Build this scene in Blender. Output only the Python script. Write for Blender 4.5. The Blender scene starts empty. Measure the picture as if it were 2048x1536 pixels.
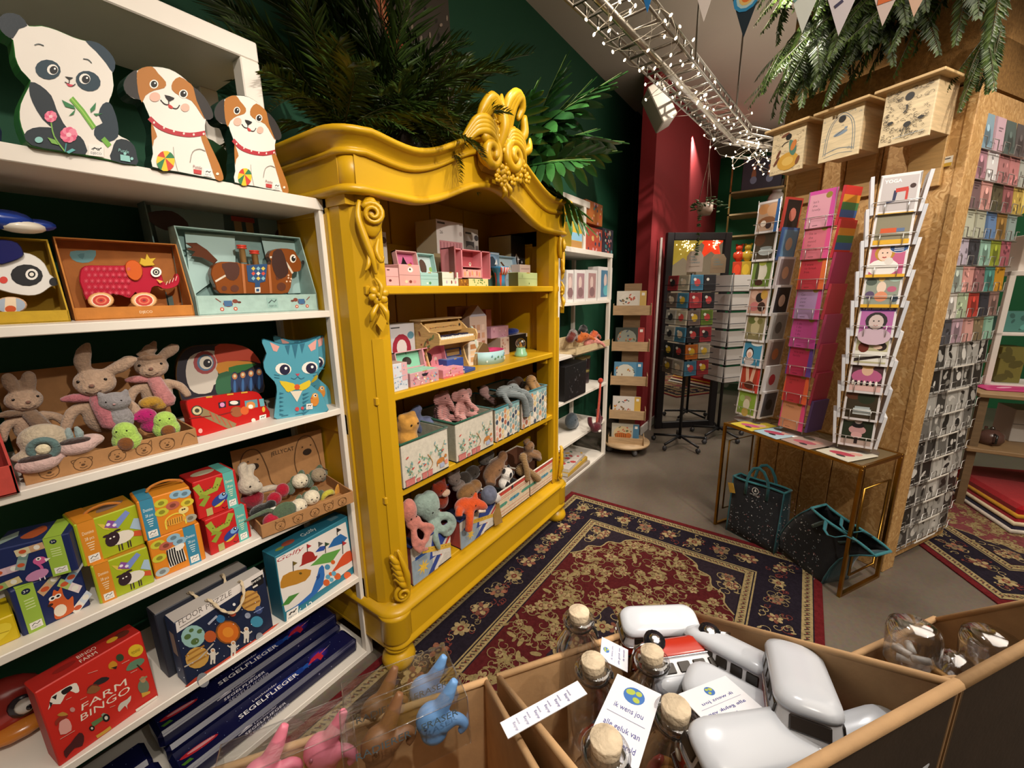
import bpy, bmesh, math, random
from mathutils import Vector, Matrix
random.seed(7)
SC = bpy.context.scene
COL = SC.collection
PI = math.pi
# ---------------------------------------------------------------- camera, exposure, light
F_PX, YAW, PITCH, ROLL, EYE = 828.2, .6113, .2200, .01506, 1.45
_f = Vector((math.cos(YAW)*math.cos(PITCH), math.sin(YAW)*math.cos(PITCH), -math.sin(PITCH)))
_r = Vector((math.sin(YAW), -math.cos(YAW), 0))
_d = _f.cross(_r)
CR = math.cos(ROLL)*_r + math.sin(ROLL)*_d
CD = -math.sin(ROLL)*_r + math.cos(ROLL)*_d
CF = _f
CAM0 = Vector((0, 0, EYE))
cam = bpy.data.cameras.new('camera')
cam.sensor_width = 36
cam.lens = F_PX/2048*36
cam.clip_start = .02
camo = bpy.data.objects.new('camera', cam)
COL.objects.link(camo)
camo.matrix_world = Matrix(((CR.x, -CD.x, -CF.x, 0), (CR.y, -CD.y, -CF.y, 0), (CR.z, -CD.z, -CF.z, EYE), (0, 0, 0, 1)))
SC.camera = camo
vs = SC.view_settings
SC.cycles.transparent_max_bounces = 24
vs.view_transform = 'Standard'
vs.look = 'None'
vs.gamma = 1
vs.use_curve_mapping = False
vs.exposure = -0.16
w = bpy.data.worlds.new('world')
SC.world = w
w.use_nodes = True
w.node_tree.nodes['Background'].inputs[0].default_value = (1, .9, .8, 1)
w.node_tree.nodes['Background'].inputs[1].default_value = .05
def spot(name, loc, aim, watts, size=60, col=(1, .90, .78), rad=.03, blend=.5):
    l = bpy.data.lights.new(name, 'SPOT')
    l.energy = watts; l.color = col; l.spot_size = math.radians(size); l.spot_blend = blend; l.shadow_soft_size = rad
    o = bpy.data.objects.new(name, l); COL.objects.link(o)
    o.location = loc
    o.rotation_euler = (Vector(aim)-Vector(loc)).to_track_quat('-Z', 'Y').to_euler()
    return o
spot('track_spot', (.35, -1.5, 2.85), (1.5, 1.25, 1.1), 245, 52)
spot('track_spot', (1.25, .15, 3.2), (1.6, 1.2, 1.75), 80, 52, rad=.015)
spot('track_spot', (-.15, -.45, 3.0), (.25, 1.4, .95), 120, 66)
spot('track_spot', (1.35, .95, 3.05), (2.55, .05, 1.0), 120, 75)
spot('track_spot', (1.2, -1.35, 3.05), (2.8, -.65, .9), 150, 70)
spot('track_spot', (1.25, .35, 3.05), (.45, .0, .95), 62, 50, (1, .95, .91))
spot('track_spot', (2.6, .1, 3.1), (3.4, 1.5, 1.0), 150, 80)
spot('track_spot', (4.1, .35, 2.9), (4.2, 1.3, .6), 110, 56)
spot('track_spot', (1.9, .2, 3.15), (2.05, 1.35, 2.1), 30, 55)
spot('track_spot', (3.6, .0, 3.1), (4.3, .9, .9), 60, 80)
spot('track_spot', (4.3, -2.2, 3.1), (4.4, -1.7, .5), 60, 80)
spot('track_spot', (5.3, 1.2, 3.1), (6.6, 1.6, 1.4), 110, 70)
l = bpy.data.lights.new('ambient_fill', 'AREA'); l.energy = 95; l.size = 3.2; l.color = (1, .9, .78)  # two unseen area lights, added to raise the ambient level
o = bpy.data.objects.new('ambient_fill', l); COL.objects.link(o); o.location = (1.2, -1.6, 3.25)
l = bpy.data.lights.new('ambient_fill', 'AREA'); l.energy = 60; l.size = 2.5; l.color = (1, .9, .78)
o = bpy.data.objects.new('ambient_fill', l); COL.objects.link(o); o.location = (4.6, -1.2, 3.25)
for x, y, e in ((1.0, -1.2, 28), (3.6, .1, 10), (5.5, -.5, 8)):  # upward area lights added only to brighten the ceiling
    l = bpy.data.lights.new('ceiling_fill', 'AREA'); l.energy = e; l.size = 1.6; l.color = (1, .9, .8)
    o = bpy.data.objects.new('ceiling_fill', l); COL.objects.link(o); o.location = (x, y, 2.45); o.rotation_euler = (PI, 0, 0)
# ---------------------------------------------------------------- finding places on real surfaces
def ray(u, v):
    return CR*((u-1024)/F_PX) + CD*((v-768)/F_PX) + CF
def on(u, v, ax, val):
    d = ray(u, v); t = (val-CAM0[ax])/d[ax]
    return CAM0+d*t
def onp(u, v, n, p0):
    d = ray(u, v); n = Vector(n); t = (Vector(p0)-CAM0).dot(n)/d.dot(n)
    return CAM0+d*t
def zabove(u, v, p):
    """height of the seen point (u,v) on the vertical line through p"""
    d = ray(u, v)
    h = Vector((d.x, d.y)); q = Vector((p.x, p.y))
    t = q.dot(h)/h.dot(h)
    return EYE+d.z*t
def fit(bl, br, tl, z):
    """a box front standing at height z: bottom corner, turn, width, height"""
    a = on(*bl, 2, z); b = on(*br, 2, z)
    wd = (b-a).length
    yaw = math.atan2(b.y-a.y, b.x-a.x)
    return a, yaw, wd, zabove(*tl, a)-z
# ---------------------------------------------------------------- colour and material
_lin = {}
def C(h):
    if isinstance(h, tuple): return h
    if h not in _lin:
        s = h.lstrip('#')
        if len(s) == 3: s = ''.join(c*2 for c in s)
        r = []
        for i in (0, 2, 4):
            c = int(s[i:i+2], 16)/255
            r.append(c/12.92 if c <= .04045 else ((c+.055)/1.055)**2.4)
        _lin[h] = (*r, 1)
    return _lin[h]
def shade(h, k):
    c = C(h); return (min(c[0]*k, 1), min(c[1]*k, 1), min(c[2]*k, 1), 1)
MATS = {}
def nd(nt, t, **kw):
    n = nt.nodes.new(t)
    for k, v in kw.items():
        if k in n.inputs: n.inputs[k].default_value = v
        else: setattr(n, k, v)
    return n
def mat(name, rough=.5, metal=0, bump=0, bscale=80, var=.06, vscale=6, spec=.5, sheen=0, wave=None, coat=0, trans=0, stretch=None, thru=0):
    """painted colours come from the mesh, grain, wear and gloss from noise nodes"""
    if name in MATS: return MATS[name]
    m = bpy.data.materials.new(name); m.use_nodes = True
    nt = m.node_tree; L = nt.links; b = nt.nodes['Principled BSDF']
    at = nd(nt, 'ShaderNodeVertexColor', layer_name='Col')
    tc = nd(nt, 'ShaderNodeTexCoord')
    src = tc.outputs['Object']
    if stretch:
        mp = nd(nt, 'ShaderNodeMapping'); mp.inputs['Scale'].default_value = stretch
        L.new(src, mp.inputs[0]); src = mp.outputs[0]
    nz = nd(nt, 'ShaderNodeTexNoise', Scale=vscale, Detail=4.0); L.new(src, nz.inputs['Vector'])
    mr = nd(nt, 'ShaderNodeMapRange'); mr.inputs[1].default_value = .3; mr.inputs[2].default_value = .7
    mr.inputs[3].default_value = 1-var; mr.inputs[4].default_value = 1+var
    L.new(nz.outputs[0], mr.inputs[0])
    mx = nd(nt, 'ShaderNodeMix', data_type='RGBA', blend_type='MULTIPLY'); mx.inputs[0].default_value = 1
    L.new(at.outputs[0], mx.inputs[6]); L.new(mr.outputs[0], mx.inputs[7])
    L.new(mx.outputs[2], b.inputs['Base Color'])
    b.inputs['Roughness'].default_value = rough; b.inputs['Metallic'].default_value = metal
    b.inputs['Specular IOR Level'].default_value = spec
    b.inputs['Sheen Weight'].default_value = sheen; b.inputs['Coat Weight'].default_value = coat
    if trans:
        b.inputs['Transmission Weight'].default_value = trans; b.inputs['IOR'].default_value = 1.45
    if bump or wave:
        bp = nd(nt, 'ShaderNodeBump'); bp.inputs['Strength'].default_value = bump or .6
        bp.inputs['Distance'].default_value = .004
        if wave:
            wv = nd(nt, 'ShaderNodeTexWave', wave_type='BANDS', bands_direction=wave[1]); wv.inputs['Scale'].default_value = wave[0]
            wv.inputs['Distortion'].default_value = 1.0
            L.new(src, wv.inputs['Vector']); L.new(wv.outputs[1], bp.inputs['Height'])
        else:
            n2 = nd(nt, 'ShaderNodeTexNoise', Scale=bscale, Detail=3.0); L.new(src, n2.inputs['Vector']); L.new(n2.outputs[0], bp.inputs['Height'])
        L.new(bp.outputs[0], b.inputs['Normal'])
    MATS[name] = m
    return m
mat('print', .5, bump=.03, bscale=300, var=.03)
mat('gloss', .22, var=.03, vscale=4)
mat('satin', .36, bump=.10, bscale=14, var=.05, vscale=3, stretch=(1, 1, .35))
mat('kraft', .8, bump=.08, bscale=160, var=.09, vscale=40)
mat('plush', .95, bump=.9, bscale=110, var=.14, vscale=60, sheen=.4, spec=.15)
mat('fleece', .95, bump=1.0, bscale=42, var=.25, vscale=30, sheen=.3, spec=.1)
mat('cord', .9, bump=.9, wave=(38, 'Z'), var=.1, sheen=.4, spec=.15)
mat('cloth', .9, bump=.3, bscale=220, var=.1, vscale=50, sheen=.2, spec=.2)
mat('wool', .95, bump=.7, bscale=260, var=.22, vscale=70, spec=.05)
mat('chrome', .18, metal=1, var=.03)
mat('wire', .32, metal=.85, var=.04)
mat('brass', .3, metal=1, var=.12, vscale=20)
mat('blackmetal', .45, var=.05)
mat('wood', .55, bump=.15, bscale=30, var=.14, vscale=12, stretch=(1, 1, 8))
mat('leaf', .38, bump=.1, bscale=40, var=.25, vscale=14)
mat('whitelaq', .4, bump=.04, bscale=20, var=.03)
mat('wallpaint', .75, bump=.08, bscale=120, var=.04, vscale=2)
mat('cork', .85, bump=.5, bscale=180, var=.18, vscale=60)
def special(name, fn):
    m = bpy.data.materials.new(name); m.use_nodes = True
    fn(m.node_tree, m.node_tree.nodes['Principled BSDF'], m.node_tree.links); MATS[name] = m
def _thin(tint, k0, k1, rough, wob):
    # thin clear walls: see-through with a glossy skin that strengthens towards the edge
    def fn(nt, b, L):
        tr = nd(nt, 'ShaderNodeBsdfTransparent'); tr.inputs[0].default_value = tint
        gl = nd(nt, 'ShaderNodeBsdfGlossy'); gl.inputs['Roughness'].default_value = rough
        lw = nd(nt, 'ShaderNodeLayerWeight'); lw.inputs[0].default_value = .35
        mr = nd(nt, 'ShaderNodeMapRange'); mr.inputs[3].default_value = k0; mr.inputs[4].default_value = k1
        nz = nd(nt, 'ShaderNodeTexNoise', Scale=8.0); bp = nd(nt, 'ShaderNodeBump'); bp.inputs['Strength'].default_value = wob
        L.new(nz.outputs[0], bp.inputs['Height']); L.new(bp.outputs[0], gl.inputs['Normal']); L.new(lw.outputs[1], mr.inputs[0])
        mx = nd(nt, 'ShaderNodeMixShader'); L.new(mr.outputs[0], mx.inputs[0]); L.new(tr.outputs[0], mx.inputs[1]); L.new(gl.outputs[0], mx.inputs[2])
        L.new(mx.outputs[0], nt.nodes['Material Output'].inputs[0])
    return fn
special('glass', _thin((.96, .965, .985, 1), .13, .75, .05, .08))
special('clearfilm', _thin((.97, .98, .985, 1), .03, .28, .1, .3))
def _mirror(nt, b, L):
    b.inputs['Metallic'].default_value = 1; b.inputs['Roughness'].default_value = .015; b.inputs['Base Color'].default_value = (.85, .87, .86, 1)
    nz = nd(nt, 'ShaderNodeTexNoise', Scale=3.0); mr = nd(nt, 'ShaderNodeMapRange'); mr.inputs[3].default_value = .005; mr.inputs[4].default_value = .03
    L.new(nz.outputs[0], mr.inputs[0]); L.new(mr.outputs[0], b.inputs['Roughness'])
special('mirror', _mirror)
def _emit(k, col):
    def fn(nt, b, L):
        at = nd(nt, 'ShaderNodeVertexColor', layer_name='Col')
        L.new(at.outputs[0], b.inputs['Base Color']); L.new(at.outputs[0], b.inputs['Emission Color'])
        b.inputs['Emission Strength'].default_value = k
    return fn
special('bulbglow', _emit(9, 0))
special('lampglow', _emit(1.6, 0))
def _osb(nt, b, L):
    tc = nd(nt, 'ShaderNodeTexCoord')
    v = nd(nt, 'ShaderNodeTexVoronoi', Scale=95.0); mp = nd(nt, 'ShaderNodeMapping'); mp.inputs['Scale'].default_value = (1, 1, .45); mp.inputs['Rotation'].default_value = (.4, .3, .6)
    nz0 = nd(nt, 'ShaderNodeTexNoise', Scale=7.0, Detail=3.0)
    L.new(tc.outputs['Object'], nz0.inputs['Vector'])
    ad = nd(nt, 'ShaderNodeVectorMath', operation='MULTIPLY_ADD'); ad.inputs[1].default_value = (.25, .25, .25)
    L.new(nz0.outputs[1], ad.inputs[0]); L.new(tc.outputs['Object'], ad.inputs[2]); L.new(ad.outputs[0], mp.inputs[0]); L.new(mp.outputs[0], v.inputs['Vector'])
    cr = nd(nt, 'ShaderNodeValToRGB'); e = cr.color_ramp.elements
    e[0].position = 0; e[0].color = C('#a47a44'); e[1].position = 1; e[1].color = C('#d4b07a')
    e.new(.35).color = C('#b98f58'); e.new(.6).color = C('#c8a068'); e.new(.8).color = C('#b1854a')
    sp = nd(nt, 'ShaderNodeSeparateColor'); L.new(v.outputs['Color'], sp.inputs[0]); L.new(sp.outputs[0], cr.inputs[0])
    L.new(cr.outputs[0], b.inputs['Base Color']); b.inputs['Roughness'].default_value = .6
    bp = nd(nt, 'ShaderNodeBump'); bp.inputs['Strength'].default_value = .35; bp.inputs['Distance'].default_value = .003; L.new(sp.outputs[1], bp.inputs['Height']); L.new(bp.outputs[0], b.inputs['Normal'])
special('osb', _osb)
def _concrete(nt, b, L):
    tc = nd(nt, 'ShaderNodeTexCoord')
    n1 = nd(nt, 'ShaderNodeTexNoise', Scale=1.6, Detail=6.0); L.new(tc.outputs['Object'], n1.inputs['Vector'])
    n2 = nd(nt, 'ShaderNodeTexNoise', Scale=60.0, Detail=4.0); L.new(tc.outputs['Object'], n2.inputs['Vector'])
    cr = nd(nt, 'ShaderNodeValToRGB'); e = cr.color_ramp.elements
    e[0].position = .3; e[0].color = C('#574d43'); e[1].position = .75; e[1].color = C('#72685d')
    mx = nd(nt, 'ShaderNodeMix', data_type='RGBA', blend_type='SOFT_LIGHT'); mx.inputs[0].default_value = .35
    L.new(n1.outputs[0], cr.inputs[0]); L.new(cr.outputs[0], mx.inputs[6]); L.new(n2.outputs[1], mx.inputs[7]); L.new(mx.outputs[2], b.inputs['Base Color'])
    mr = nd(nt, 'ShaderNodeMapRange'); mr.inputs[3].default_value = .22; mr.inputs[4].default_value = .42
    L.new(n1.outputs[0], mr.inputs[0]); L.new(mr.outputs[0], b.inputs['Roughness'])
special('concrete', _concrete)
# ---------------------------------------------------------------- mesh builder
def X(loc=(0, 0, 0), rz=0, rx=0, ry=0, s=None):
    m = Matrix.Translation(loc) @ Matrix.Rotation(rz, 4, 'Z') @ Matrix.Rotation(ry, 4, 'Y') @ Matrix.Rotation(rx, 4, 'X')
    if s is not None: m = m @ Matrix.Diagonal((*((s,)*3 if not isinstance(s, tuple) else s), 1))
    return m
def circ(n, rx=1, ry=None, cx=0, cy=0, a0=0):
    ry = rx if ry is None else ry
    return [(cx+rx*math.cos(a0+2*PI*i/n), cy+ry*math.sin(a0+2*PI*i/n)) for i in range(n)]
def cr(pts, n=4, closed=True):
    """smooth curve through points"""
    P = [Vector(p) for p in pts]; N = len(P); out = []
    for i in range(N if closed else N-1):
        g = (lambda k: P[k % N]) if closed else (lambda k: P[max(0, min(N-1, k))])
        a, b, c, d = g(i-1), g(i), g(i+1), g(i+2)
        for j in range(n):
            t = j/n
            out.append(.5*((2*b)+(c-a)*t+(2*a-5*b+4*c-d)*t*t+(3*b-a-3*c+d)*t**3))
    if not closed: out.append(P[-1])
    return [tuple(p) for p in out]
class G:
    def __init__(s, M=None):
        s.v = []; s.f = []; s.c = []; s.s = []; s.M = M or Matrix()
    def add(s, vs, fs, col, smooth=False, M=None):
        k = len(s.v); T = s.M @ M if M is not None else s.M
        s.v += [tuple(T @ Vector(p)) for p in vs]
        many = isinstance(col, list)
        for i, f in enumerate(fs):
            s.f.append([a+k for a in f]); s.c.append(C(col[i]) if many else C(col)); s.s.append(smooth)
        return s
    def box(s, x0, x1, y0, y1, z0, z1, col, M=None, bev=0):
        if bev <= 0:
            v = [(x, y, z) for x in (x0, x1) for y in (y0, y1) for z in (z0, z1)]
            return s.add(v, [(0, 1, 3, 2), (4, 6, 7, 5), (0, 4, 5, 1), (2, 3, 7, 6), (0, 2, 6, 4), (1, 5, 7, 3)], col, M=M)
        b = min(bev, (x1-x0)*.45, (y1-y0)*.45, (z1-z0)*.45)
        v = []; ix = {}
        for i, x in enumerate((x0, x1)):
            for j, y in enumerate((y0, y1)):
                for k, z in enumerate((z0, z1)):
                    sx, sy, sz = (1, -1)[i], (1, -1)[j], (1, -1)[k]
                    ix[i, j, k] = len(v)
                    v += [(x, y+sy*b, z+sz*b), (x+sx*b, y, z+sz*b), (x+sx*b, y+sy*b, z)]
        q = lambda i, j, k, a: ix[i, j, k]+a
        fs = []
        for i in (0, 1):
            fs += [[q(i, 0, 0, 0), q(i, 0, 1, 0), q(i, 1, 1, 0), q(i, 1, 0, 0)], [q(0, i, 0, 1), q(1, i, 0, 1), q(1, i, 1, 1), q(0, i, 1, 1)], [q(0, 0, i, 2), q(0, 1, i, 2), q(1, 1, i, 2), q(1, 0, i, 2)]]
        for i in (0, 1):
            for j in (0, 1):
                fs += [[q(i, j, 0, 0), q(i, j, 1, 0), q(i, j, 1, 1), q(i, j, 0, 1)], [q(i, 0, j, 0), q(i, 1, j, 0), q(i, 1, j, 2), q(i, 0, j, 2)], [q(0, i, j, 1), q(1, i, j, 1), q(1, i, j, 2), q(0, i, j, 2)]]
        for k in ix.values(): fs.append([k, k+1, k+2])
        return s.add(v, fs, col, M=M)
    def prism(s, poly, z0, z1, col, side=None, M=None, smooth=False, bev=0):
        n = len(poly); side = side or col
        if bev:
            cx = sum(p[0] for p in poly)/n; cy = sum(p[1] for p in poly)/n
            r = max(max(abs(p[0]-cx), abs(p[1]-cy)) for p in poly); k = 1-bev/r
            inn = [(cx+(p[0]-cx)*k, cy+(p[1]-cy)*k) for p in poly]
            v = [(x, y, z0) for x, y in inn]+[(x, y, z0+bev) for x, y in poly]+[(x, y, z1-bev) for x, y in poly]+[(x, y, z1) for x, y in inn]
            fs = [list(range(n))[::-1], list(range(3*n, 4*n))]; cs = [col, col]
            for l in range(3):
                for i in range(n):
                    j = (i+1) % n; fs.append([l*n+i, l*n+j, l*n+n+j, l*n+n+i]); cs.append(side)
        else:
            v = [(x, y, z0) for x, y in poly]+[(x, y, z1) for x, y in poly]
            fs = [list(range(n))[::-1], list(range(n, 2*n))]; cs = [col, col]
            for i in range(n):
                j = (i+1) % n; fs.append([i, j, n+j, n+i]); cs.append(side)
        k = len(s.s); s.add(v, fs, cs, M=M)
        if smooth:
            for i in range(k+2, len(s.s)): s.s[i] = True
        return s
    def tube(s, pts, r, col, n=6, closed=False, M=None, cap=True, flat=None):
        P = [Vector(p) for p in pts]; N = len(P)
        R = r if isinstance(r, (list, tuple)) else [r]*N
        v = []; fs = []; up = None
        for i in range(N):
            t = (P[(i+1) % N]-P[i-1]) if closed else (P[min(i+1, N-1)]-P[max(i-1, 0)])
            t = t.normalized() if t.length > 1e-9 else Vector((0, 0, 1))
            if up is None:
                up = Vector((0, 0, 1)) if abs(t.z) < .9 else Vector((1, 0, 0))
            a = (up-t*up.dot(t)).normalized(); b = t.cross(a); up = a
            for k in range(n):
                an = 2*PI*k/n
                v.append(P[i]+(a*math.cos(an)+b*math.sin(an)*(flat or 1))*R[i])
        for i in range(N if closed else N-1):
            j = (i+1) % N
            for k in range(n):
                m = (k+1) % n; fs.append([i*n+k, i*n+m, j*n+m, j*n+k])
        if cap and not closed: fs += [list(range(n))[::-1], list(range((N-1)*n, N*n))]
        return s.add(v, fs, col, True, M)
    def lathe(s, prof, col, n=16, M=None, smooth=True, sy=1):
        v = []; fs = []; cs = []; K = len(prof)
        for r, z in prof: v += [(r*math.cos(2*PI*i/n), sy*r*math.sin(2*PI*i/n), z) for i in range(n)]
        for k in range(K-1):
            for i in range(n):
                j = (i+1) % n; fs.append([k*n+i, k*n+j, k*n+n+j, k*n+n+i]); cs.append(col[k] if isinstance(col, list) else col)
        fs += [list(range(n))[::-1], list(range((K-1)*n, K*n))]; cs += [cs[0], cs[-1]]
        return s.add(v, fs, cs, smooth, M)
    def ell(s, c, r, col, M=None, nu=10, nv=7, rot=None):
        if not isinstance(r, (tuple, list)): r = (r, r, r)
        T = Matrix.Translation(c)
        if rot: T = T @ Matrix.Rotation(rot[2], 4, 'Z') @ Matrix.Rotation(rot[1], 4, 'Y') @ Matrix.Rotation(rot[0], 4, 'X')
        if M is not None: T = M @ T
        v = [(0, 0, r[2])]; fs = []
        for j in range(1, nv):
            a = PI*j/nv
            v += [(r[0]*math.sin(a)*math.cos(2*PI*i/nu), r[1]*math.sin(a)*math.sin(2*PI*i/nu), r[2]*math.cos(a)) for i in range(nu)]
        v.append((0, 0, -r[2])); e = len(v)-1
        for i in range(nu):
            k = (i+1) % nu
            fs.append([0, 1+i, 1+k]); fs.append([e, e-nu+k, e-nu+i])
            for j in range(nv-2): fs.append([1+j*nu+i, 1+(j+1)*nu+i, 1+(j+1)*nu+k, 1+j*nu+k])
        return s.add(v, fs, col, True, T)
    def sheet(s, grid, col, th=0, M=None, smooth=True):
        """a surface from rows of points, given thickness th along its normal"""
        R = len(grid); K = len(grid[0]); v = [Vector(p) for row in grid for p in row]; fs = []
        ix = lambda i, j: i*K+j
        for i in range(R-1):
            for j in range(K-1): fs.append([ix(i, j), ix(i, j+1), ix(i+1, j+1), ix(i+1, j)])
        if th:
            nn = []
            for i in range(R):
                for j in range(K):
                    a = v[ix(min(i+1, R-1), j)]-v[ix(max(i-1, 0), j)]; b = v[ix(i, min(j+1, K-1))]-v[ix(i, max(j-1, 0))]
                    q = a.cross(b); nn.append(q.normalized() if q.length > 1e-12 else Vector((0, 0, 1)))
            m = len(v); v += [p+q*th for p, q in zip(v, nn)]
            fs += [[a+m for a in f][::-1] for f in fs]
            edge = [ix(0, j) for j in range(K)]+[ix(i, K-1) for i in range(1, R)]+[ix(R-1, j) for j in range(K-2, -1, -1)]+[ix(i, 0) for i in range(R-2, 0, -1)]
            for a, b in zip(edge, edge[1:]+edge[:1]): fs.append([b, a, a+m, b+m])
        return s.add(v, fs, col, smooth, M)
    def build(s, name, m='print', parent=None, M=None, remesh=0, sub=0):
        me = bpy.data.meshes.new(name)
        me.from_pydata(s.v, [], s.f)
        me.materials.append(MATS[m])
        at = me.color_attributes.new('Col', 'FLOAT_COLOR', 'CORNER')
        buf = []
        for f, c in zip(s.f, s.c): buf += list(c)*len(f)
        at.data.foreach_set('color', buf)
        me.polygons.foreach_set('use_smooth', s.s)
        o = bpy.data.objects.new(name, me); COL.objects.link(o)
        if parent is not None: o.parent = parent
        if M is not None: o.matrix_basis = M
        return o
class Blob(G):
    """soft body: the overlapping shapes are grown into one continuous skin"""
    def build(s, name, m='plush', parent=None, M=None, vox=.006):
        o = G.build(s, name, m, parent, M)
        md = o.modifiers.new('skin', 'REMESH'); md.mode = 'VOXEL'; md.voxel_size = vox; md.use_smooth_shade = True
        sm = o.modifiers.new('soft', 'SMOOTH'); sm.factor = .6; sm.iterations = 4
        dg = bpy.context.evaluated_depsgraph_get()
        me = bpy.data.meshes.new_from_object(o.evaluated_get(dg))
        o.modifiers.clear(); me.name = name
        for a in [a for a in me.color_attributes]: me.color_attributes.remove(a)
        at = me.color_attributes.new('Col', 'FLOAT_COLOR', 'POINT')
        at.data.foreach_set('color', list(s.c[0])*len(me.vertices))
        me.polygons.foreach_set('use_smooth', [True]*len(me.polygons))
        if not me.materials: me.materials.append(MATS[m])
        o.data = me
        return o
# ---------------------------------------------------------------- flat print laid on real faces
_txt = {}
def glyphs(body):
    if body not in _txt:
        cu = bpy.data.curves.new('t', 'FONT'); cu.body = body; cu.size = 1; cu.resolution_u = 2; cu.align_x = 'CENTER'; cu.align_y = 'CENTER'
        ob = bpy.data.objects.new('t', cu); me = bpy.data.meshes.new_from_object(ob)
        vv = [(v.co.x, v.co.y) for v in me.vertices]; ff = [list(p.vertices) for p in me.polygons]
        bpy.data.objects.remove(ob); bpy.data.meshes.remove(me); bpy.data.curves.remove(cu)
        xs = [p[0] for p in vv] or [0, 1]
        _txt[body] = (vv, ff, max(xs)-min(xs) or 1, (max(xs)+min(xs))/2)
    return _txt[body]
class Pr(G):
    """artwork in face units: u 0..1 across width w, v 0..1 up height h"""
    def __init__(s, o, U, V, w, h, lift=.0004):
        U = Vector(U).normalized(); V = Vector(V).normalized(); N = U.cross(V)
        G.__init__(s, Matrix(((U.x, V.x, N.x, o[0]), (U.y, V.y, N.y, o[1]), (U.z, V.z, N.z, o[2]), (0, 0, 0, 1))))
        s.w = w; s.h = h; s.z = lift; s.d = .00004
    def _z(s): s.z += s.d; return s.z
    def poly(s, pts, col):
        z = s._z(); s.add([(u*s.w, v*s.h, z) for u, v in pts], [list(range(len(pts)))], col); return s
    def rect(s, u0, v0, u1, v1, col): return s.poly([(u0, v0), (u1, v0), (u1, v1), (u0, v1)], col)
    def ell(s, u, v, ru, rv, col, rot=0, n=14):
        z = s._z(); c, q = math.cos(rot), math.sin(rot); P = []
        for i in range(n):
            a = 2*PI*i/n; x = ru*s.h*math.cos(a); y = rv*s.h*math.sin(a)
            P.append((u*s.w+x*c-y*q, v*s.h+x*q+y*c, z))
        s.add(P, [list(range(n))], col); return s
    def dot(s, u, v, r, col, n=12): return s.ell(u, v, r, r, col, n=n)
    def line(s, pts, t, col, smooth=0):
        if smooth: pts = cr(pts, smooth, False)
        z = s._z(); P = [Vector((u*s.w, v*s.h)) for u, v in pts]; L = []; R = []; t = t*s.h/2
        for i in range(len(P)):
            d = P[min(i+1, len(P)-1)]-P[max(i-1, 0)]
            d = d.normalized() if d.length > 1e-9 else Vector((1, 0)); nrm = Vector((-d.y, d.x))*t
            L.append((P[i]+nrm)); R.append(P[i]-nrm)
        n = len(P); s.add([(p.x, p.y, z) for p in L+R], [[i, n+i, n+i+1, i+1] for i in range(n-1)], col); return s
    def curve(s, pts, col, n=4): return s.poly([tuple(p) for p in cr(pts, n)], col)
    def text(s, body, u, v, size, col, rot=0, w=None, slant=0, align='C', bold=0):
        vv, ff, tw, mid = glyphs(body)
        k = size*s.h
        kx = (w*s.w/tw) if w else k
        if align == 'L': off = tw/2*kx
        elif align == 'R': off = -tw/2*kx
        else: off = 0
        c, q = math.cos(rot), math.sin(rot)
        for bx, by in ([(0, 0)] if not bold else [(0, 0), (bold, 0), (0, bold*.7)]):
            z = s._z(); P = []
            for x, y in vv:
                x = (x-mid+slant*y)*kx+off+bx*k; y = y*k+by*k
                P.append((u*s.w+x*c-y*q, v*s.h+x*q+y*c, z))
            s.add(P, ff, col)
        return s
    def star(s, u, v, r, col, n=8, k=.4, rot=0):
        return s.poly([(u+(r if i % 2 == 0 else r*k)*s.h/s.w*math.sin(rot+PI*i/n), v+(r if i % 2 == 0 else r*k)*math.cos(rot+PI*i/n)) for i in range(2*n)], col)
def gb(*a, **k): return G().box(*a, **k)
def fp(p, t): return p.build('front_print', 'print', t)
def front(w, h, **k): return Pr((0, 0, 0), (1, 0, 0), (0, 0, 1), w, h, **k)          # the face towards -y, x from 0 to w
def top(w, dpt, z): return Pr((0, 0, z), (1, 0, 0), (0, 1, 0), w, dpt)
def lside(dpt, h): return Pr((0, dpt, 0), (0, -1, 0), (0, 0, 1), dpt, h)               # the face towards -x
# ---------------------------------------------------------------- things and tags
def tag(o, label, cat, group=None, kind=None):
    if label: o['label'] = label
    if cat: o['category'] = cat
    if group: o['group'] = group
    if kind: o['kind'] = kind
    return o
def thing(name, label, cat, M=None, group=None):
    o = bpy.data.objects.new(name, None); COL.objects.link(o); o.empty_display_size = .05
    if M is not None: o.matrix_basis = M
    return tag(o, label, cat, group)
def struct(name, g, m, label=None):
    o = g.build(name, m); o['kind'] = 'structure'
    if label: o['label'] = label
    return o
def copytree(o, M, label=None, parent=None):
    c = o.copy(); COL.objects.link(c); c.parent = parent
    if parent is None: c.matrix_basis = M
    if label: c['label'] = label
    for ch in list(o.children): copytree(ch, None, None, c)
    return c
def at(a, yaw, dz=0): return X((a.x, a.y, a.z+dz), yaw)
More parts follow.
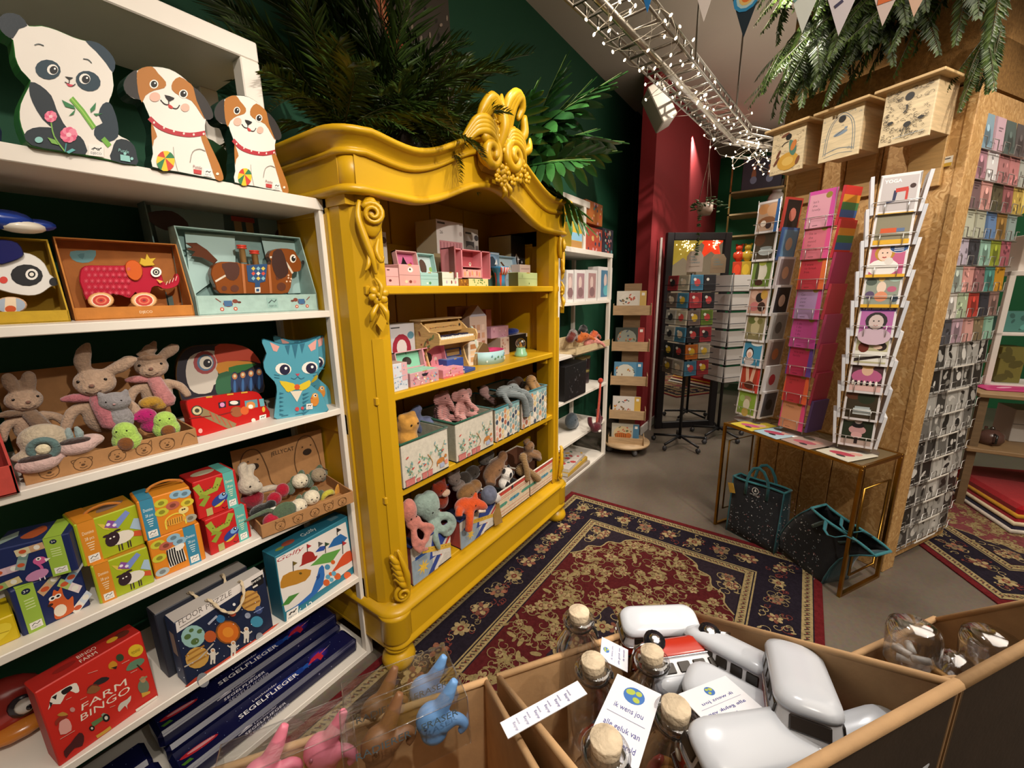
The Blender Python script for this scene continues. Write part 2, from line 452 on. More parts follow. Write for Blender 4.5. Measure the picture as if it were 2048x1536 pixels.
# ================================================================ the room
g = gb(-2.5, 8, -4.5, 2.2, -.05, 0, '#867a6b'); struct('floor', g, 'concrete')
g = gb(-2.5, 8, -4.5, 2.2, 3.3, 3.36, '#bcb0a0'); struct('ceiling', g, 'wallpaint')
GREEN = '#0d4a30'
g = gb(-2.5, 4.83, 1.72, 1.8, 0, 3.3, GREEN); struct('wall_left', g, 'wallpaint', 'dark green painted wall behind the shelves')
g = gb(7.2, 7.3, -4.5, 2.2, 0, 3.3, '#1c6b41'); struct('wall_far', g, 'wallpaint', 'green wall at the back of the shop')
g = gb(-2.6, -2.5, -4.5, 2.2, 0, 3.3, '#b5a791'); struct('wall_back', g, 'wallpaint')
g = gb(-2.5, 8, -4.6, -4.5, 0, 3.3, '#b5a791'); struct('wall_right', g, 'wallpaint')
g = gb(4.83, 7.2, 1.8, 1.9, 0, 3.3, '#0d4a30'); struct('wall_recess', g, 'wallpaint')
g = gb(4.04, 7.1, 1.24, 1.375, 0, 3.3, '#8f1d24'); struct('wall_pier', g, 'wallpaint', 'red painted pier beyond the green wall')
g = gb(4.83, 5.6, 1.70, 1.72, 0, 3.3, '#06130d'); struct('gap_shade', g, 'wallpaint', 'black panel for the dark gap between the green wall and the red pier')  # flat black panel stands in for the shade inside the gap
g = gb(4.02, 7.1, 1.222, 1.24, 0, .09, '#e8e4de', bev=.004); struct('baseboard_pier', g, 'whitelaq', 'white skirting along the red pier')
# ================================================================ white shelf units
WHITE = '#eae3d8'
def shelf_unit(label, x0, x1, y0, y1, zs, topz, bars=()):
    t = thing('shelf_unit', label, 'shelf', X((x0, y0, 0)))
    w, d = x1-x0, y1-y0
    for x in (0, w-.03):
        for y in (0, d-.03):
            g = gb(x, x+.03, y, y+.03, 0, topz, WHITE, bev=.002); g.build('post', 'whitelaq', t)
    for z in zs:
        th = .034 if z == topz else .022
        g = gb(.0, w, -.004 if z == topz else .002, d, z-th, z, WHITE, bev=.002); g.build('shelf_board', 'whitelaq', t)
    return t
shelf_unit('tall white metal shelf unit filled with toys and games at the left', -1.0, .84, 1.313, 1.69, (.02, .368, .711, 1.054, 1.396, 1.747), 1.747)
t = thing('wall_shelf', 'thick white open frame standing on top of the toy shelf', 'shelf', X((-1.0, 1.35, 1.747)))
g = gb(0, 1.70, 0, .33, .345, .395, WHITE, bev=.003); g.build('top_board', 'whitelaq', t)
for x in (0.02, 1.65):
    for y in (0.0, .28):
        g = gb(x, x+.05, y, y+.05, 0, .345, WHITE, bev=.003); g.build('leg', 'whitelaq', t)
shelf_unit('white metal shelf unit behind the yellow wardrobe', 2.44, 3.36, 1.335, 1.69, (.02, .335, .672, 1.0, 1.368, 1.736), 1.736)
t = thing('wall_shelf', 'white open frame on top of the shelf behind the yellow wardrobe', 'shelf', X((2.30, 1.36, 1.736)))
g = gb(0, .66, 0, .32, .29, .335, WHITE, bev=.003); g.build('top_board', 'whitelaq', t)
for x in (.02, .56):
    for y in (0, .27):
        g = gb(x, x+.04, y, y+.04, 0, .29, WHITE); g.build('leg', 'whitelaq', t)
# ================================================================ yellow wardrobe
YL = '#c69a14'
WR = thing('wardrobe', 'mustard yellow antique open wardrobe with carved crest and curved cornice', 'wardrobe')
XL, XR, XC = .83, 2.19, 1.51
def bump(x, hw=.5):
    d = abs(x-XC)
    return .5+.5*math.cos(PI*d/hw) if d < hw else 0
# plinth with moulded top and rounded corner posts
g = G()
g.box(XL+.01, XR-.01, 1.17, 1.68, .10, .26, YL)
PLX0, PLX1 = .80, 2.24
g.box(.86, 2.15, 1.135, 1.18, .10, .25, YL, bev=.004)
g.box(.815, .84, 1.20, 1.68, .10, .25, YL); g.box(2.17, 2.205, 1.20, 1.68, .10, .25, YL)
g.build('plinth', 'satin', WR)
def sweep(path, prof, col, g, closed=False):
    """profile points (outward, up) carried along a path of (point, outward direction)"""
    v = []; n = len(prof); fs = []
    for p, o in path:
        for a, b in prof: v.append((p[0]+o[0]*a, p[1]+o[1]*a, p[2]+b))
    for i in range(len(path)-1):
        for k in range(n-1): fs.append([i*n+k, i*n+k+1, (i+1)*n+k+1, (i+1)*n+k])
    g.add(v, fs, col, True)
def ring(x0, x1, yf, yb, r, zf, nx=40):
    """path round left side, rounded corner, front, rounded corner, right side"""
    P = [((x0, yb, zf(x0)), (-1, 0)), ((x0, yf+r, zf(x0)), (-1, 0))]
    for i in range(1, 6):
        a = PI/2*i/6; P.append(((x0+r-r*math.cos(a), yf+r-r*math.sin(a), zf(x0)), (-math.cos(a), -math.sin(a))))
    for i in range(nx+1):
        x = x0+r+(x1-x0-2*r)*i/nx; P.append(((x, yf, zf(x)), (0, -1)))
    for i in range(1, 6):
        a = PI/2*i/6; P.append(((x1-r+r*math.sin(a), yf+r-r*math.cos(a), zf(x1)), (math.sin(a), -math.cos(a))))
    P += [((x1, yf+r, zf(x1)), (1, 0)), ((x1, yb, zf(x1)), (1, 0))]
    return P
g = G()
sweep(ring(.83, 2.20, 1.15, 1.68, .05, lambda x: .24), [(-.03, .0), (.012, 0), (.026, .006), (.028, .018), (.018, .028), (.0, .036), (-.02, .04), (-.2, .042)], YL, g)
sweep(ring(.82, 2.21, 1.13, 1.68, .05, lambda x: .10), [(-.03, 0), (.004, 0), (.006, .012), (.0, .02), (-.004, .03)], YL, g)
g.build('plinth_moulding', 'satin', WR)
for x in (.865, 2.155):
    for y in (1.18, 1.62):
        g = G()
        prof = [(.0, 0), (.036, 0), (.058, .014), (.066, .036), (.060, .058), (.046, .072), (.040, .080), (.050, .088), (.052, .098), (.044, .106), (.044, .12)]
        if y < 1.3: prof += [(.056, .13), (.06, .14), (.06, .235), (.066, .25), (0, .25)]
        g.lathe(prof, YL, 20, X((x, y, 0))); g.build('bun_foot', 'satin', WR)
for sx in (0, 1):
    m = (lambda x: x) if sx == 0 else (lambda x: 2*XC-x)
    g = G(); pl = [(m(a), b) for a, b in [(.83, 1.30), (.83, 1.235), (.845, 1.205), (.876, 1.172), (.888, 1.163), (.932, 1.163), (.932, 1.20), (.90, 1.30)]]
    g.prism(pl if sx == 0 else pl[::-1], .28, 1.78, YL); g.build('corner_post', 'satin', WR)
    g = G(); g.prism([(m(a), b) for a, b in [(.866, 1.176), (.893, 1.152), (.910, 1.152), (.910, 1.17), (.88, 1.19)]][::1 if sx == 0 else -1], .30, 1.30, YL); g.build('pilaster', 'satin', WR)
    g = G(); x0 = .83 if sx == 0 else 2*XC-.85
    g.box(x0-.006, x0+.026, 1.19, 1.68, 1.72, 1.93, YL); g.box(x0, x0+.02, 1.29, 1.68, .26, 1.80, YL)
    for z0, z1 in ((.27, .36), (.95, 1.03), (1.70, 1.79)): g.box(x0-.006, x0+.026, 1.30, 1.68, z0, z1, YL, bev=.003)
    for y0, y1 in ((1.29, 1.36), (1.60, 1.68)): g.box(x0-.006, x0+.026, y0, y1, .27, 1.79, YL, bev=.003)
    g.build('side_panel', 'satin', WR)
for i in range(5):
    x0 = .85+i*(1.32/5)
    g = gb(x0+.003, x0+1.32/5-.003, 1.655, 1.675, .28, 1.93, YL, bev=.003); g.build('plank', 'satin', WR)
g = gb(.85, 2.17, 1.645, 1.665, 1.60, 1.68, YL, bev=.004); g.box(.85, 2.17, 1.645, 1.665, .98, 1.05, YL, bev=.004); g.build('back_rail', 'satin', WR)
for z in (1.475, 1.10, .725, .30):
    g = gb(.86, 2.16, 1.175 if z < .4 else 1.172, 1.655, z-.03, z, YL, bev=.004)
    g.build('shelf_board', 'satin', WR)
for z in (1.43, 1.055, .68):
    for x in (.945, 2.06):
        g = gb(x, x+.02, 1.20, 1.24, z-.02, z+.012, YL, bev=.002); g.build('shelf_cleat', 'satin', WR)
g = gb(.84, 2.18, 1.185, 1.68, 1.905, 1.925, YL); g.build('roof_board', 'satin', WR)
# frieze with an arched lower edge
zl = lambda x: 1.757+.125*bump(x, .47)
zc = lambda x: 1.845+.155*bump(x, .50)
g = G(); N = 44; xs = [.84+(1.34)*i/N for i in range(N+1)]
v = []; fs = []
for x in xs: v += [(x, 1.15, zl(x)), (x, 1.15, zc(x)+.03), (x, 1.185, zl(x)), (x, 1.185, zc(x)+.03)]
for i in range(N):
    a = 4*i; fs += [[a, a+4, a+5, a+1], [a+2, a+3, a+7, a+6], [a, a+2, a+6, a+4], [a+1, a+5, a+7, a+3]]
g.add(v, fs, YL)
for s_ in (0, 1):
    x0 = .815 if s_ == 0 else 2.175
    g.box(x0, x0+.03, 1.20, 1.68, 1.757, 1.87, YL)
    g.lathe([(.0, 1.757), (.05, 1.757), (.05, 1.87), (0, 1.87)], YL, 20, X((.866 if s_ == 0 else 2.154, 1.20, 0)))
g.build('frieze', 'satin', WR)
g = G()
sweep(ring(.815, 2.205, 1.148, 1.68, .055, lambda x: zl(x)-.006), [(-.02, -.004), (.006, -.004), (.016, .002), (.017, .012), (.010, .02), (.0, .024)], YL, g)
g.build('lower_moulding', 'satin', WR)
g = G()
zt = lambda x: zc(x)+.012*math.exp(-((min(abs(x-.86), abs(x-2.16)))/.09)**2)
sweep(ring(.815, 2.205, 1.148, 1.68, .06, zt), [(-.01, 0), (.008, 0), (.014, .004), (.015, .011), (.009, .016), (.008, .020), (.014, .027), (.024, .040), (.035, .047), (.046, .050), (.050, .057), (.047, .066), (.036, .070), (-.08, .066)], YL, g)
g.build('cornice', 'satin', WR)
# ---- carving
CK = 1
def spiral(g, cx, cz, y, r0, r1, turns, a0, rad0, rad1, col=YL, n=26, flip=1, bulge=.02):
    P = []; R = []
    for i in range(n+1):
        t = i/n; a = a0+flip*turns*2*PI*t; r = r0+(r1-r0)*t
        P.append((cx+r*math.cos(a), y-bulge*t, cz+r*math.sin(a))); R.append(CK*(rad0+(rad1-rad0)*t))
    g.tube(P, R, col, 7)
def leafy(g, pts, rads, col=YL, n=8):
    P = cr(pts, 5, False); R = []
    for i in range(len(P)):
        k = i/(len(P)-1)*(len(rads)-1); a = int(min(k, len(rads)-2)); R.append(CK*(rads[a]+(rads[a+1]-rads[a])*(k-a)))
    g.tube(P, R, col, n)
def petals(g, x, y, z, r, n=5, col=YL):
    for i in range(n):
        a = 2*PI*i/n+.3
        g.ell((x+r*.6*math.cos(a), y, z+r*.6*math.sin(a)), (r*.5, r*.28, r*.42), col, nu=8, nv=5, rot=(0, -a, 0))
    g.ell((x, y-r*.2, z), r*.3, col, nu=8, nv=5)
for s_ in (0, 1):
    k = 1 if s_ == 0 else -1
    M = Matrix.Translation((.880 if s_ == 0 else 2*XC-.880, 1.150, 0)) @ Matrix.Rotation(-k*.55, 4, 'Z') @ Matrix.Diagonal((k, 1, 1, 1))
    g = G(M)
    g.ell((0.004, .008, 1.685), (.034, .016, .062), YL)
    spiral(g, .008, 1.692, -.008, .034, .008, 1.9, 2.6, .009, .006, flip=-1, bulge=.012)
    leafy(g, [(-.028, 0, 1.73), (-.036, -.01, 1.68), (-.022, -.01, 1.62), (-.004, -.008, 1.56), (.004, -.004, 1.51)], [.006, .010, .012, .011, .004])
    leafy(g, [(.020, 0, 1.62), (.010, -.01, 1.58), (.022, -.012, 1.55), (.030, -.016, 1.565)], [.004, .009, .008, .003])
    leafy(g, [(-.012, 0, 1.58), (-.018, -.01, 1.54), (-.030, -.014, 1.52)], [.006, .008, .002])
    petals(g, .006, -.004, 1.445, .032, 6)
    leafy(g, [(.0, 0, 1.50), (.016, -.012, 1.47), (.006, -.014, 1.43)], [.004, .008, .004])
    leafy(g, [(.004, -.002, 1.42), (.024, -.014, 1.39), (.026, -.01, 1.35)], [.006, .011, .003])
    leafy(g, [(.004, -.002, 1.42), (-.018, -.012, 1.385), (-.024, -.008, 1.36)], [.006, .010, .003])
    g.prism([(.006, 1.385), (.024, 1.36), (.008, 1.325), (-.010, 1.355)], -.002, .018, YL, M=Matrix.Rotation(PI/2, 4, 'X'))
    g.build('carved_drop', 'satin', WR)
    g = G(M)
    spiral(g, .004, .325, -.006, .032, .006, 1.8, 1.3, .009, .005, flip=1, bulge=.012)
    for q in range(5):
        z = .36+q*.026
        leafy(g, [(.02-.004*q, 0, z-.02), (.006-.005*q, -.016, z+.01), (-.012-.004*q, -.012, z+.034), (-.026-.002*q, -.004, z+.03)], [.006, .012, .009, .002])
    leafy(g, [(.026, 0, .32), (.024, -.012, .40), (.012, -.014, .46), (-.004, -.006, .515)], [.008, .013, .010, .002])
    g.ell((.0, .012, .40), (.026, .012, .11), YL)
    g.build('carved_leaf', 'satin', WR)
# crest: asymmetrical scrolls, leaves and a flower garland
g = G(); y = 1.095; CK = 1.4
spiral(g, 1.430, 1.985, y, .060, .014, 1.6, 2.4, .016, .012, flip=-1, bulge=.02)
g.ell((1.430, y+.01, 1.985), (.05, .03, .05), YL)
spiral(g, 1.590, 2.005, y, .062, .014, 1.6, .7, .016, .012, flip=1, bulge=.02)
g.ell((1.590, y+.01, 2.005), (.05, .03, .05), YL)
for dx in (0, .014, .028, .042):
    leafy(g, [(1.30-dx*.3, y+.03, 1.975+dx*.3), (1.345, y, 2.035+dx), (1.40, y-.012, 2.055+dx), (1.455, y-.01, 2.035+dx*.9), (1.475, y, 1.985+dx)], [.004, .010, .012, .012, .006])
    leafy(g, [(1.72+dx*.3, y+.03, 1.96+dx*.3), (1.68, y, 2.02+dx), (1.63, y-.012, 2.055+dx), (1.575, y-.01, 2.06+dx*.9), (1.55, y, 2.02+dx)], [.004, .010, .012, .012, .006])
for dx in (0, .016, .032, .048):
    leafy(g, [(1.365+dx*.6, y+.01, 2.07), (1.385+dx*.7, y-.01, 2.13), (1.425+dx*.5, y-.022, 2.175-dx*.2), (1.47+dx*.2, y-.02, 2.165-dx*.4), (1.485, y-.01, 2.12-dx*.3)], [.006, .013, .015, .012, .006])
g.ell((1.462, y+.01, 2.135), (.035, .02, .045), YL)
for dx in (0, .016, .032):
    leafy(g, [(1.545+dx, y+.01, 2.08), (1.535+dx*1.2, y-.01, 2.17), (1.560+dx, y-.02, 2.22), (1.605+dx*.6, y-.022, 2.245-dx*.3), (1.645, y-.015, 2.215-dx*.4), (1.625, y-.005, 2.165-dx*.2)], [.008, .014, .016, .014, .012, .006])
leafy(g, [(1.50, y+.01, 2.02), (1.512, y-.014, 2.10), (1.50, y-.012, 2.17), (1.52, y, 2.22)], [.014, .018, .013, .004])
leafy(g, [(1.62, y+.01, 2.06), (1.665, y-.01, 2.11), (1.665, y-.012, 2.17), (1.70, y, 2.19)], [.010, .015, .011, .003])
leafy(g, [(1.64, y+.01, 2.03), (1.70, y-.01, 2.06), (1.715, y-.01, 2.11)], [.010, .014, .003])
for (x, z, r) in ((1.505, 2.075, .03), (1.475, 2.105, .022), (1.49, 1.945, .032), (1.535, 1.93, .030), (1.512, 1.895, .026), (1.555, 1.965, .024), (1.475, 1.905, .02), (1.54, 1.885, .018), (1.565, 2.075, .03), (1.535, 2.03, .03), (1.60, 2.10, .026), (1.665, 1.985, .03), (1.70, 1.945, .026), (1.63, 1.94, .03), (1.585, 1.915, .024), (1.44, 2.07, .026)):
    petals(g, x, y-.005, z, r)
leafy(g, [(1.51, y, 1.88), (1.516, y-.012, 1.855), (1.51, y, 1.83)], [.004, .009, .002])
leafy(g, [(1.525, y, 1.90), (1.55, y-.012, 1.87), (1.56, y, 1.845)], [.004, .009, .002])
g.box(1.42, 1.62, y+.03, y+.07, 1.93, 2.06, YL, bev=.02)
g.build('crest_carving', 'satin', WR)
# ---------------------------------------------------------------- artwork measured off a box front: photo points are carried onto the real face
class Tr(G):
    def __init__(s, a, yaw, sc, ox, oy, tilt=0, y0=0, lift=.0006, inv=None):
        G.__init__(s)
        s.T = X(tuple(a), yaw) @ Matrix.Rotation(-tilt, 4, 'X'); s.I = s.T.inverted()
        s.n = s.T.to_3x3() @ Vector((0, -1, 0)); s.p0 = s.T @ Vector((0, y0, 0))
        s.sc, s.ox, s.oy, s.y0, s.z, s.d = sc, ox, oy, y0, lift, .00005
    def p(s, x, y):
        q = s.I @ onp(s.ox+x*s.sc, s.oy+y*s.sc, s.n, s.p0); return (q.x, q.z)
    def P(s, pts): return [s.p(*q) for q in pts]
    def _z(s): s.z += s.d; return s.y0-s.z
    def poly(s, pts, col, sm=0):
        if sm: pts = [tuple(q) for q in cr(pts, sm)]
        z = s._z(); s.add([(x, z, h) for x, h in s.P(pts)], [list(range(len(pts)))], col); return s
    def ell(s, cx, cy, rx, ry, col, rot=0, n=14):
        c, q = math.cos(rot), math.sin(rot)
        return s.poly([(cx+rx*math.cos(a)*c-ry*math.sin(a)*q, cy+rx*math.cos(a)*q+ry*math.sin(a)*c) for a in [2*PI*i/n for i in range(n)]], col)
    def line(s, pts, t, col, sm=0):
        if sm: pts = cr([(*q, 0) for q in pts], sm, False)
        Q = [Vector(q[:2]) for q in pts]; L = []; R = []
        for i in range(len(Q)):
            d = Q[min(i+1, len(Q)-1)]-Q[max(i-1, 0)]; d = d.normalized() if d.length else Vector((1, 0)); m = Vector((-d.y, d.x))*t/2
            L.append(Q[i]+m); R.append(Q[i]-m)
        z = s._z(); n = len(Q); s.add([(x, z, h) for x, h in s.P([tuple(q) for q in L+R])], [[i, n+i, n+i+1, i+1] for i in range(n-1)], col); return s
    def text(s, body, q, col, slant=0):
        """q: four photo points bottom left, bottom right, top right, top left"""
        vv, ff, tw, mid = glyphs(body); ys = [b for a, b in vv] or [0, 1]; y0, y1 = min(ys), max(ys)
        z = s._z(); P = []
        for x, y in vv:
            a = (x-mid)/tw+.5; b = (y-y0)/(y1-y0); a += slant*(b-.5)
            P.append(((q[0][0]*(1-a)+q[1][0]*a)*(1-b)+(q[3][0]*(1-a)+q[2][0]*a)*b, (q[0][1]*(1-a)+q[1][1]*a)*(1-b)+(q[3][1]*(1-a)+q[2][1]*a)*b))
        s.add([(x, z, h) for x, h in s.P(P)], ff, col); return s
def solid(t, name, tr, pts, dep, col, side, m='print', sm=3, bev=.002):
    """outline pts made into a body dep thick behind the traced face"""
    if sm: pts = [tuple(q)[:2] for q in cr([(*q, 0) for q in pts], sm)]
    g = G(Matrix.Translation((0, tr.y0, 0)) @ Matrix.Rotation(PI/2, 4, 'X'))
    poly = tr.P(pts)
    g.prism(poly, -dep, 0, col, side, bev=bev)
    return g.build(name, m, t)
def seat(bl, br, sc, ox, oy, z):
    """where two bottom corners of a standing face touch the board at height z"""
    a = on(ox+bl[0]*sc, oy+bl[1]*sc, 2, z); b = on(ox+br[0]*sc, oy+br[1]*sc, 2, z)
    return a, math.atan2(b.y-a.y, b.x-a.x), (b-a).length
def logo(p, x, y, wd, ht, dy=0):
    """little white maker's label: squiggle over the word"""
    if isinstance(p, Tr):
        q = lambda a, b: (x+a*wd, y-b*ht-a*wd*dy)
        p.poly([q(0, 0), q(1, 0), q(1, 1), q(0, 1)], '#f2efe8')
        p.line([q(.2, .55), q(.4, .75), q(.6, .55), q(.85, .8)], ht*.09, '#222222'); p.line([q(.3, .5), q(.35, .65), q(.65, .7), q(.7, .5)], ht*.07, '#222222')
        p.text('DJECO', [q(.15, .1), q(.85, .1), q(.85, .35), q(.15, .35)], '#33415a')
    else:
        p.rect(x, y, x+wd, y+ht, '#f2efe8')
        p.line([(x+.15*wd, y+.5*ht), (x+.4*wd, y+.78*ht), (x+.6*wd, y+.55*ht), (x+.85*wd, y+.8*ht)], ht*.09, '#222222')
        p.text('DJECO', x+wd/2, y+.24*ht, ht*.3, '#33415a', w=wd*.7)
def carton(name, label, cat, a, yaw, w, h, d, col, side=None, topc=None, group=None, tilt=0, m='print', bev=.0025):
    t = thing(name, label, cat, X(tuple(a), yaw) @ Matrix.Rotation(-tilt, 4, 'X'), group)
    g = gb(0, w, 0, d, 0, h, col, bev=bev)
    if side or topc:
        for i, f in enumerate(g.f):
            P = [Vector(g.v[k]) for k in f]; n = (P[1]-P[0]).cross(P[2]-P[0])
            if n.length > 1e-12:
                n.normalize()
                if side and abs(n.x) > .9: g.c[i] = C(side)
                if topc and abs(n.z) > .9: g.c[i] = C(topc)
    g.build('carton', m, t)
    return t
# ================================================================ toys on the left shelf unit
Z1, Z2, Z3, Z4, Z5, Z6 = 1.747, 1.396, 1.054, .711, .368, .02
S1 = (700/2048, 0, 0); S2 = (720/2048, 0, 380); S3 = (760/2048, 0, 880)
NAVY = '#16252f'
# ---- panda box
a, yw, wd = seat((185, 850), (800, 968), *S1, Z1)
t = thing('puzzle_box', 'panda shaped puzzle box holding bamboo and pink flowers', 'puzzle box', X(tuple(a), yw))
tr = Tr(a, yw, *S1)
out = [(185, 853), (140, 790), (112, 700), (118, 610), (160, 520), (176, 470), (120, 410), (85, 330), (72, 230), (30, 205), (-5, 160), (0, 100), (45, 76), (115, 90), (165, 148), (240, 147), (330, 172), (430, 215), (510, 238), (575, 250), (640, 305), (674, 365), (660, 425), (668, 500), (655, 560), (640, 600), (668, 650), (688, 720), (692, 790), (745, 818), (785, 855), (800, 915), (798, 968), (640, 938), (500, 910), (340, 882)]
solid(t, 'carton', tr, out, .045, '#ece6dd', '#2f7b33', sm=2)
tr.poly([(30, 205), (-5, 160), (0, 100), (45, 76), (115, 90), (160, 150), (110, 170), (75, 225)], NAVY, 2)
tr.poly([(500, 240), (575, 252), (640, 305), (674, 365), (660, 425), (620, 370), (560, 300)], '#1d3646', 2)
tr.poly([(180, 480), (235, 500), (300, 560), (330, 640), (370, 720), (395, 760), (330, 760), (250, 700), (190, 600), (170, 530)], NAVY, 2)
tr.poly([(600, 610), (640, 600), (668, 650), (688, 720), (690, 800), (640, 830), (590, 830), (550, 790), (560, 740), (600, 720), (575, 670)], '#1a2f3c', 2)
tr.poly([(140, 790), (190, 750), (280, 745), (400, 770), (470, 800), (500, 850), (498, 905), (340, 880), (185, 850)], NAVY, 2)
tr.poly([(680, 820), (740, 818), (785, 855), (800, 915), (797, 965), (650, 938), (655, 880)], NAVY, 2)
for x, y, r in ((280, 408, .15), (515, 475, .35)):
    tr.ell(x, y, 75, 58, '#1c3a49', r); 
for x, y in ((310, 408), (498, 462)): tr.ell(x-3, y, 33, 31, '#f2eee6'); tr.ell(x+3, y+3, 24, 24, '#14181c'); tr.ell(x+10, y-5, 6, 6, '#ffffff')
tr.poly([(378, 448), (428, 455), (405, 470)], '#121212'); tr.line([(405, 470), (400, 490), (378, 480)], 5, '#222222', 3); tr.line([(400, 490), (420, 505), (440, 492)], 5, '#222222', 3)
tr.poly([(385, 488), (430, 498), (415, 508), (398, 505)], '#d3435a')
tr.line([(200, 265), (225, 258), (255, 268)], 5, '#3a4a50', 3); tr.line([(485, 345), (515, 350), (535, 370)], 5, '#3a4a50', 3)
tr.line([(415, 575), (480, 650), (550, 750)], 30, '#6fae3c'); tr.line([(415, 575), (480, 650), (550, 750)], 8, '#9dcb58'); tr.line([(600, 810), (640, 855)], 28, '#6fae3c')
for q in ([(360, 585), (430, 620), (440, 640), (380, 625)], [(400, 680), (440, 640), (430, 670)], [(525, 640), (560, 600), (555, 640), (530, 660)], [(545, 665), (600, 665), (560, 680)]): tr.poly(q, '#2f7d4a')
for x, y, r in ((295, 683, 38), (400, 790, 52)):
    for k in range(9): tr.ell(x+r*.55*math.cos(k*.7), y+r*.5*math.sin(k*.7), r*.45, r*.4, '#e55f84' if k % 2 else '#f08aa3')
    tr.ell(x, y, r*.3, r*.25, '#f7c6cf')
tr.line([(297, 720), (315, 800), (375, 885)], 8, '#7bb14a', 3); tr.line([(385, 840), (378, 890)], 8, '#3d8c8c'); tr.poly([(275, 805), (320, 820), (340, 850), (300, 840)], '#7bb14a'); tr.poly([(385, 890), (420, 870), (440, 880), (400, 900)], '#5fb0b0')
tr.ell(225, 820, 24, 18, '#8fc9c4'); tr.star = None
logo(tr, 515, 910, 90, 66, -.12)
tr.text('Puzzle', [(690, 888), (750, 900), (752, 882), (692, 870)], '#8fc9c4'); tr.poly([(700, 905), (755, 915), (760, 950), (702, 940)], '#8fc9c4'); tr.ell(728, 900, 9, 9, '#8fc9c4'); tr.ell(768, 930, 9, 9, '#8fc9c4')
tr.build('front_print', 'print', t)
# ---- two puppy boxes
a, yw, wd = seat((890, 980), (1300, 1058), *S1, Z1)
DM = X(tuple(a), yw)
t = thing('puzzle_box', 'brown and white puppy shaped puzzle box, next to the panda box', 'puzzle box', DM)
tr = Tr(a, yw, *S1)
out = [(890, 980), (893, 905), (888, 840), (897, 770), (880, 700), (850, 630), (828, 585), (780, 575), (740, 548), (722, 500), (740, 445), (800, 408), (850, 390), (910, 386), (990, 400), (1060, 440), (1110, 485), (1150, 530), (1200, 575), (1238, 640), (1246, 688), (1208, 702), (1203, 770), (1235, 860), (1282, 960), (1306, 1030), (1300, 1058), (1200, 1040), (1040, 1008)]
solid(t, 'carton', tr, out, .045, '#ece6dd', '#14372a', sm=2)
BR = '#b0702a'
tr.poly([(800, 410), (760, 430), (735, 460), (722, 500), (740, 548), (785, 575), (830, 580), (812, 520), (800, 460)], '#2b2624', 2)
tr.poly([(1128, 508), (1190, 560), (1238, 640), (1246, 688), (1205, 700), (1165, 640), (1135, 570)], '#2b2624', 2)
tr.poly([(800, 430), (830, 398), (890, 390), (925, 430), (970, 480), (960, 515), (900, 530), (850, 560), (830, 600), (808, 540)], BR, 2)
tr.poly([(1010, 480), (1050, 450), (1100, 480), (1130, 510), (1150, 590), (1200, 700), (1170, 660), (1120, 590), (1050, 560), (1005, 525)], BR, 2)
tr.poly([(1190, 770), (1235, 860), (1282, 960), (1306, 1030), (1300, 1056), (1262, 1050), (1230, 960), (1195, 860), (1175, 800)], BR, 2)
tr.poly([(885, 720), (905, 760), (918, 800), (900, 820), (893, 860), (886, 800)], BR, 2)
for x, y in ((900, 493), (1072, 550)): tr.ell(x, y, 26, 26, '#f6f1e8'); tr.ell(x, y, 19, 20, '#15110f'); tr.ell(x+6, y-6, 5, 5, '#ffffff')
tr.poly([(962, 556), (1020, 574), (1000, 590), (985, 592)], '#14110f', 2)
tr.line([(985, 592), (985, 612), (960, 608), (938, 585)], 6, '#221d1a', 3); tr.line([(985, 612), (1010, 632), (1035, 635), (1050, 615)], 6, '#221d1a', 3)
tr.poly([(985, 610), (1010, 625), (1005, 637), (985, 628)], '#c63a34', 2)
tr.ell(905, 568, 32, 28, '#e3b5a2'); tr.ell(1082, 630, 26, 24, '#e3b5a2')
tr.line([(872, 690), (930, 742), (1010, 775), (1110, 790), (1200, 778)], 26, '#b42c37', 4)
for k in range(6): tr.ell(900+k*58, 718+[0, 30, 50, 64, 70, 66][k], 6, 7, '#f1d9d0')
tr.ell(967, 943, 54, 60, '#e3c52c'); 
for i, c in enumerate(('#cf4030', '#2d7a4c', '#cf4030', '#2d7a4c')): 
    a0 = i*PI/2+.5; tr.poly([(965, 925)]+[(967+54*math.cos(a0+k*.2), 943+60*math.sin(a0+k*.2)) for k in range(5)], c)
tr.line([(1110, 950), (1125, 890), (1165, 872), (1200, 885)], 4, '#8d857c', 3); tr.line([(1012, 860), (1020, 930), (1040, 1005)], 3, '#a59d94', 3)
tr.poly([(1130, 990), (1178, 998), (1176, 1022), (1132, 1014)], '#c23a3a'); logo(tr, 1190, 1030, 50, 44, -.17); tr.text('Puzzle', [(1128, 982), (1180, 992), (1180, 975), (1128, 965)], '#8a4b4b')
tr.ell(1270, 1018, 9, 8, '#f0e4d2')
tr.build('front_print', 'print', t)
a2, y2, _ = seat((1372, 1070), (1698, 1132), *S1, Z1)
copytree(t, X(tuple(a2), y2+.03), 'brown and white puppy shaped puzzle box, last one beside the palm leaves')
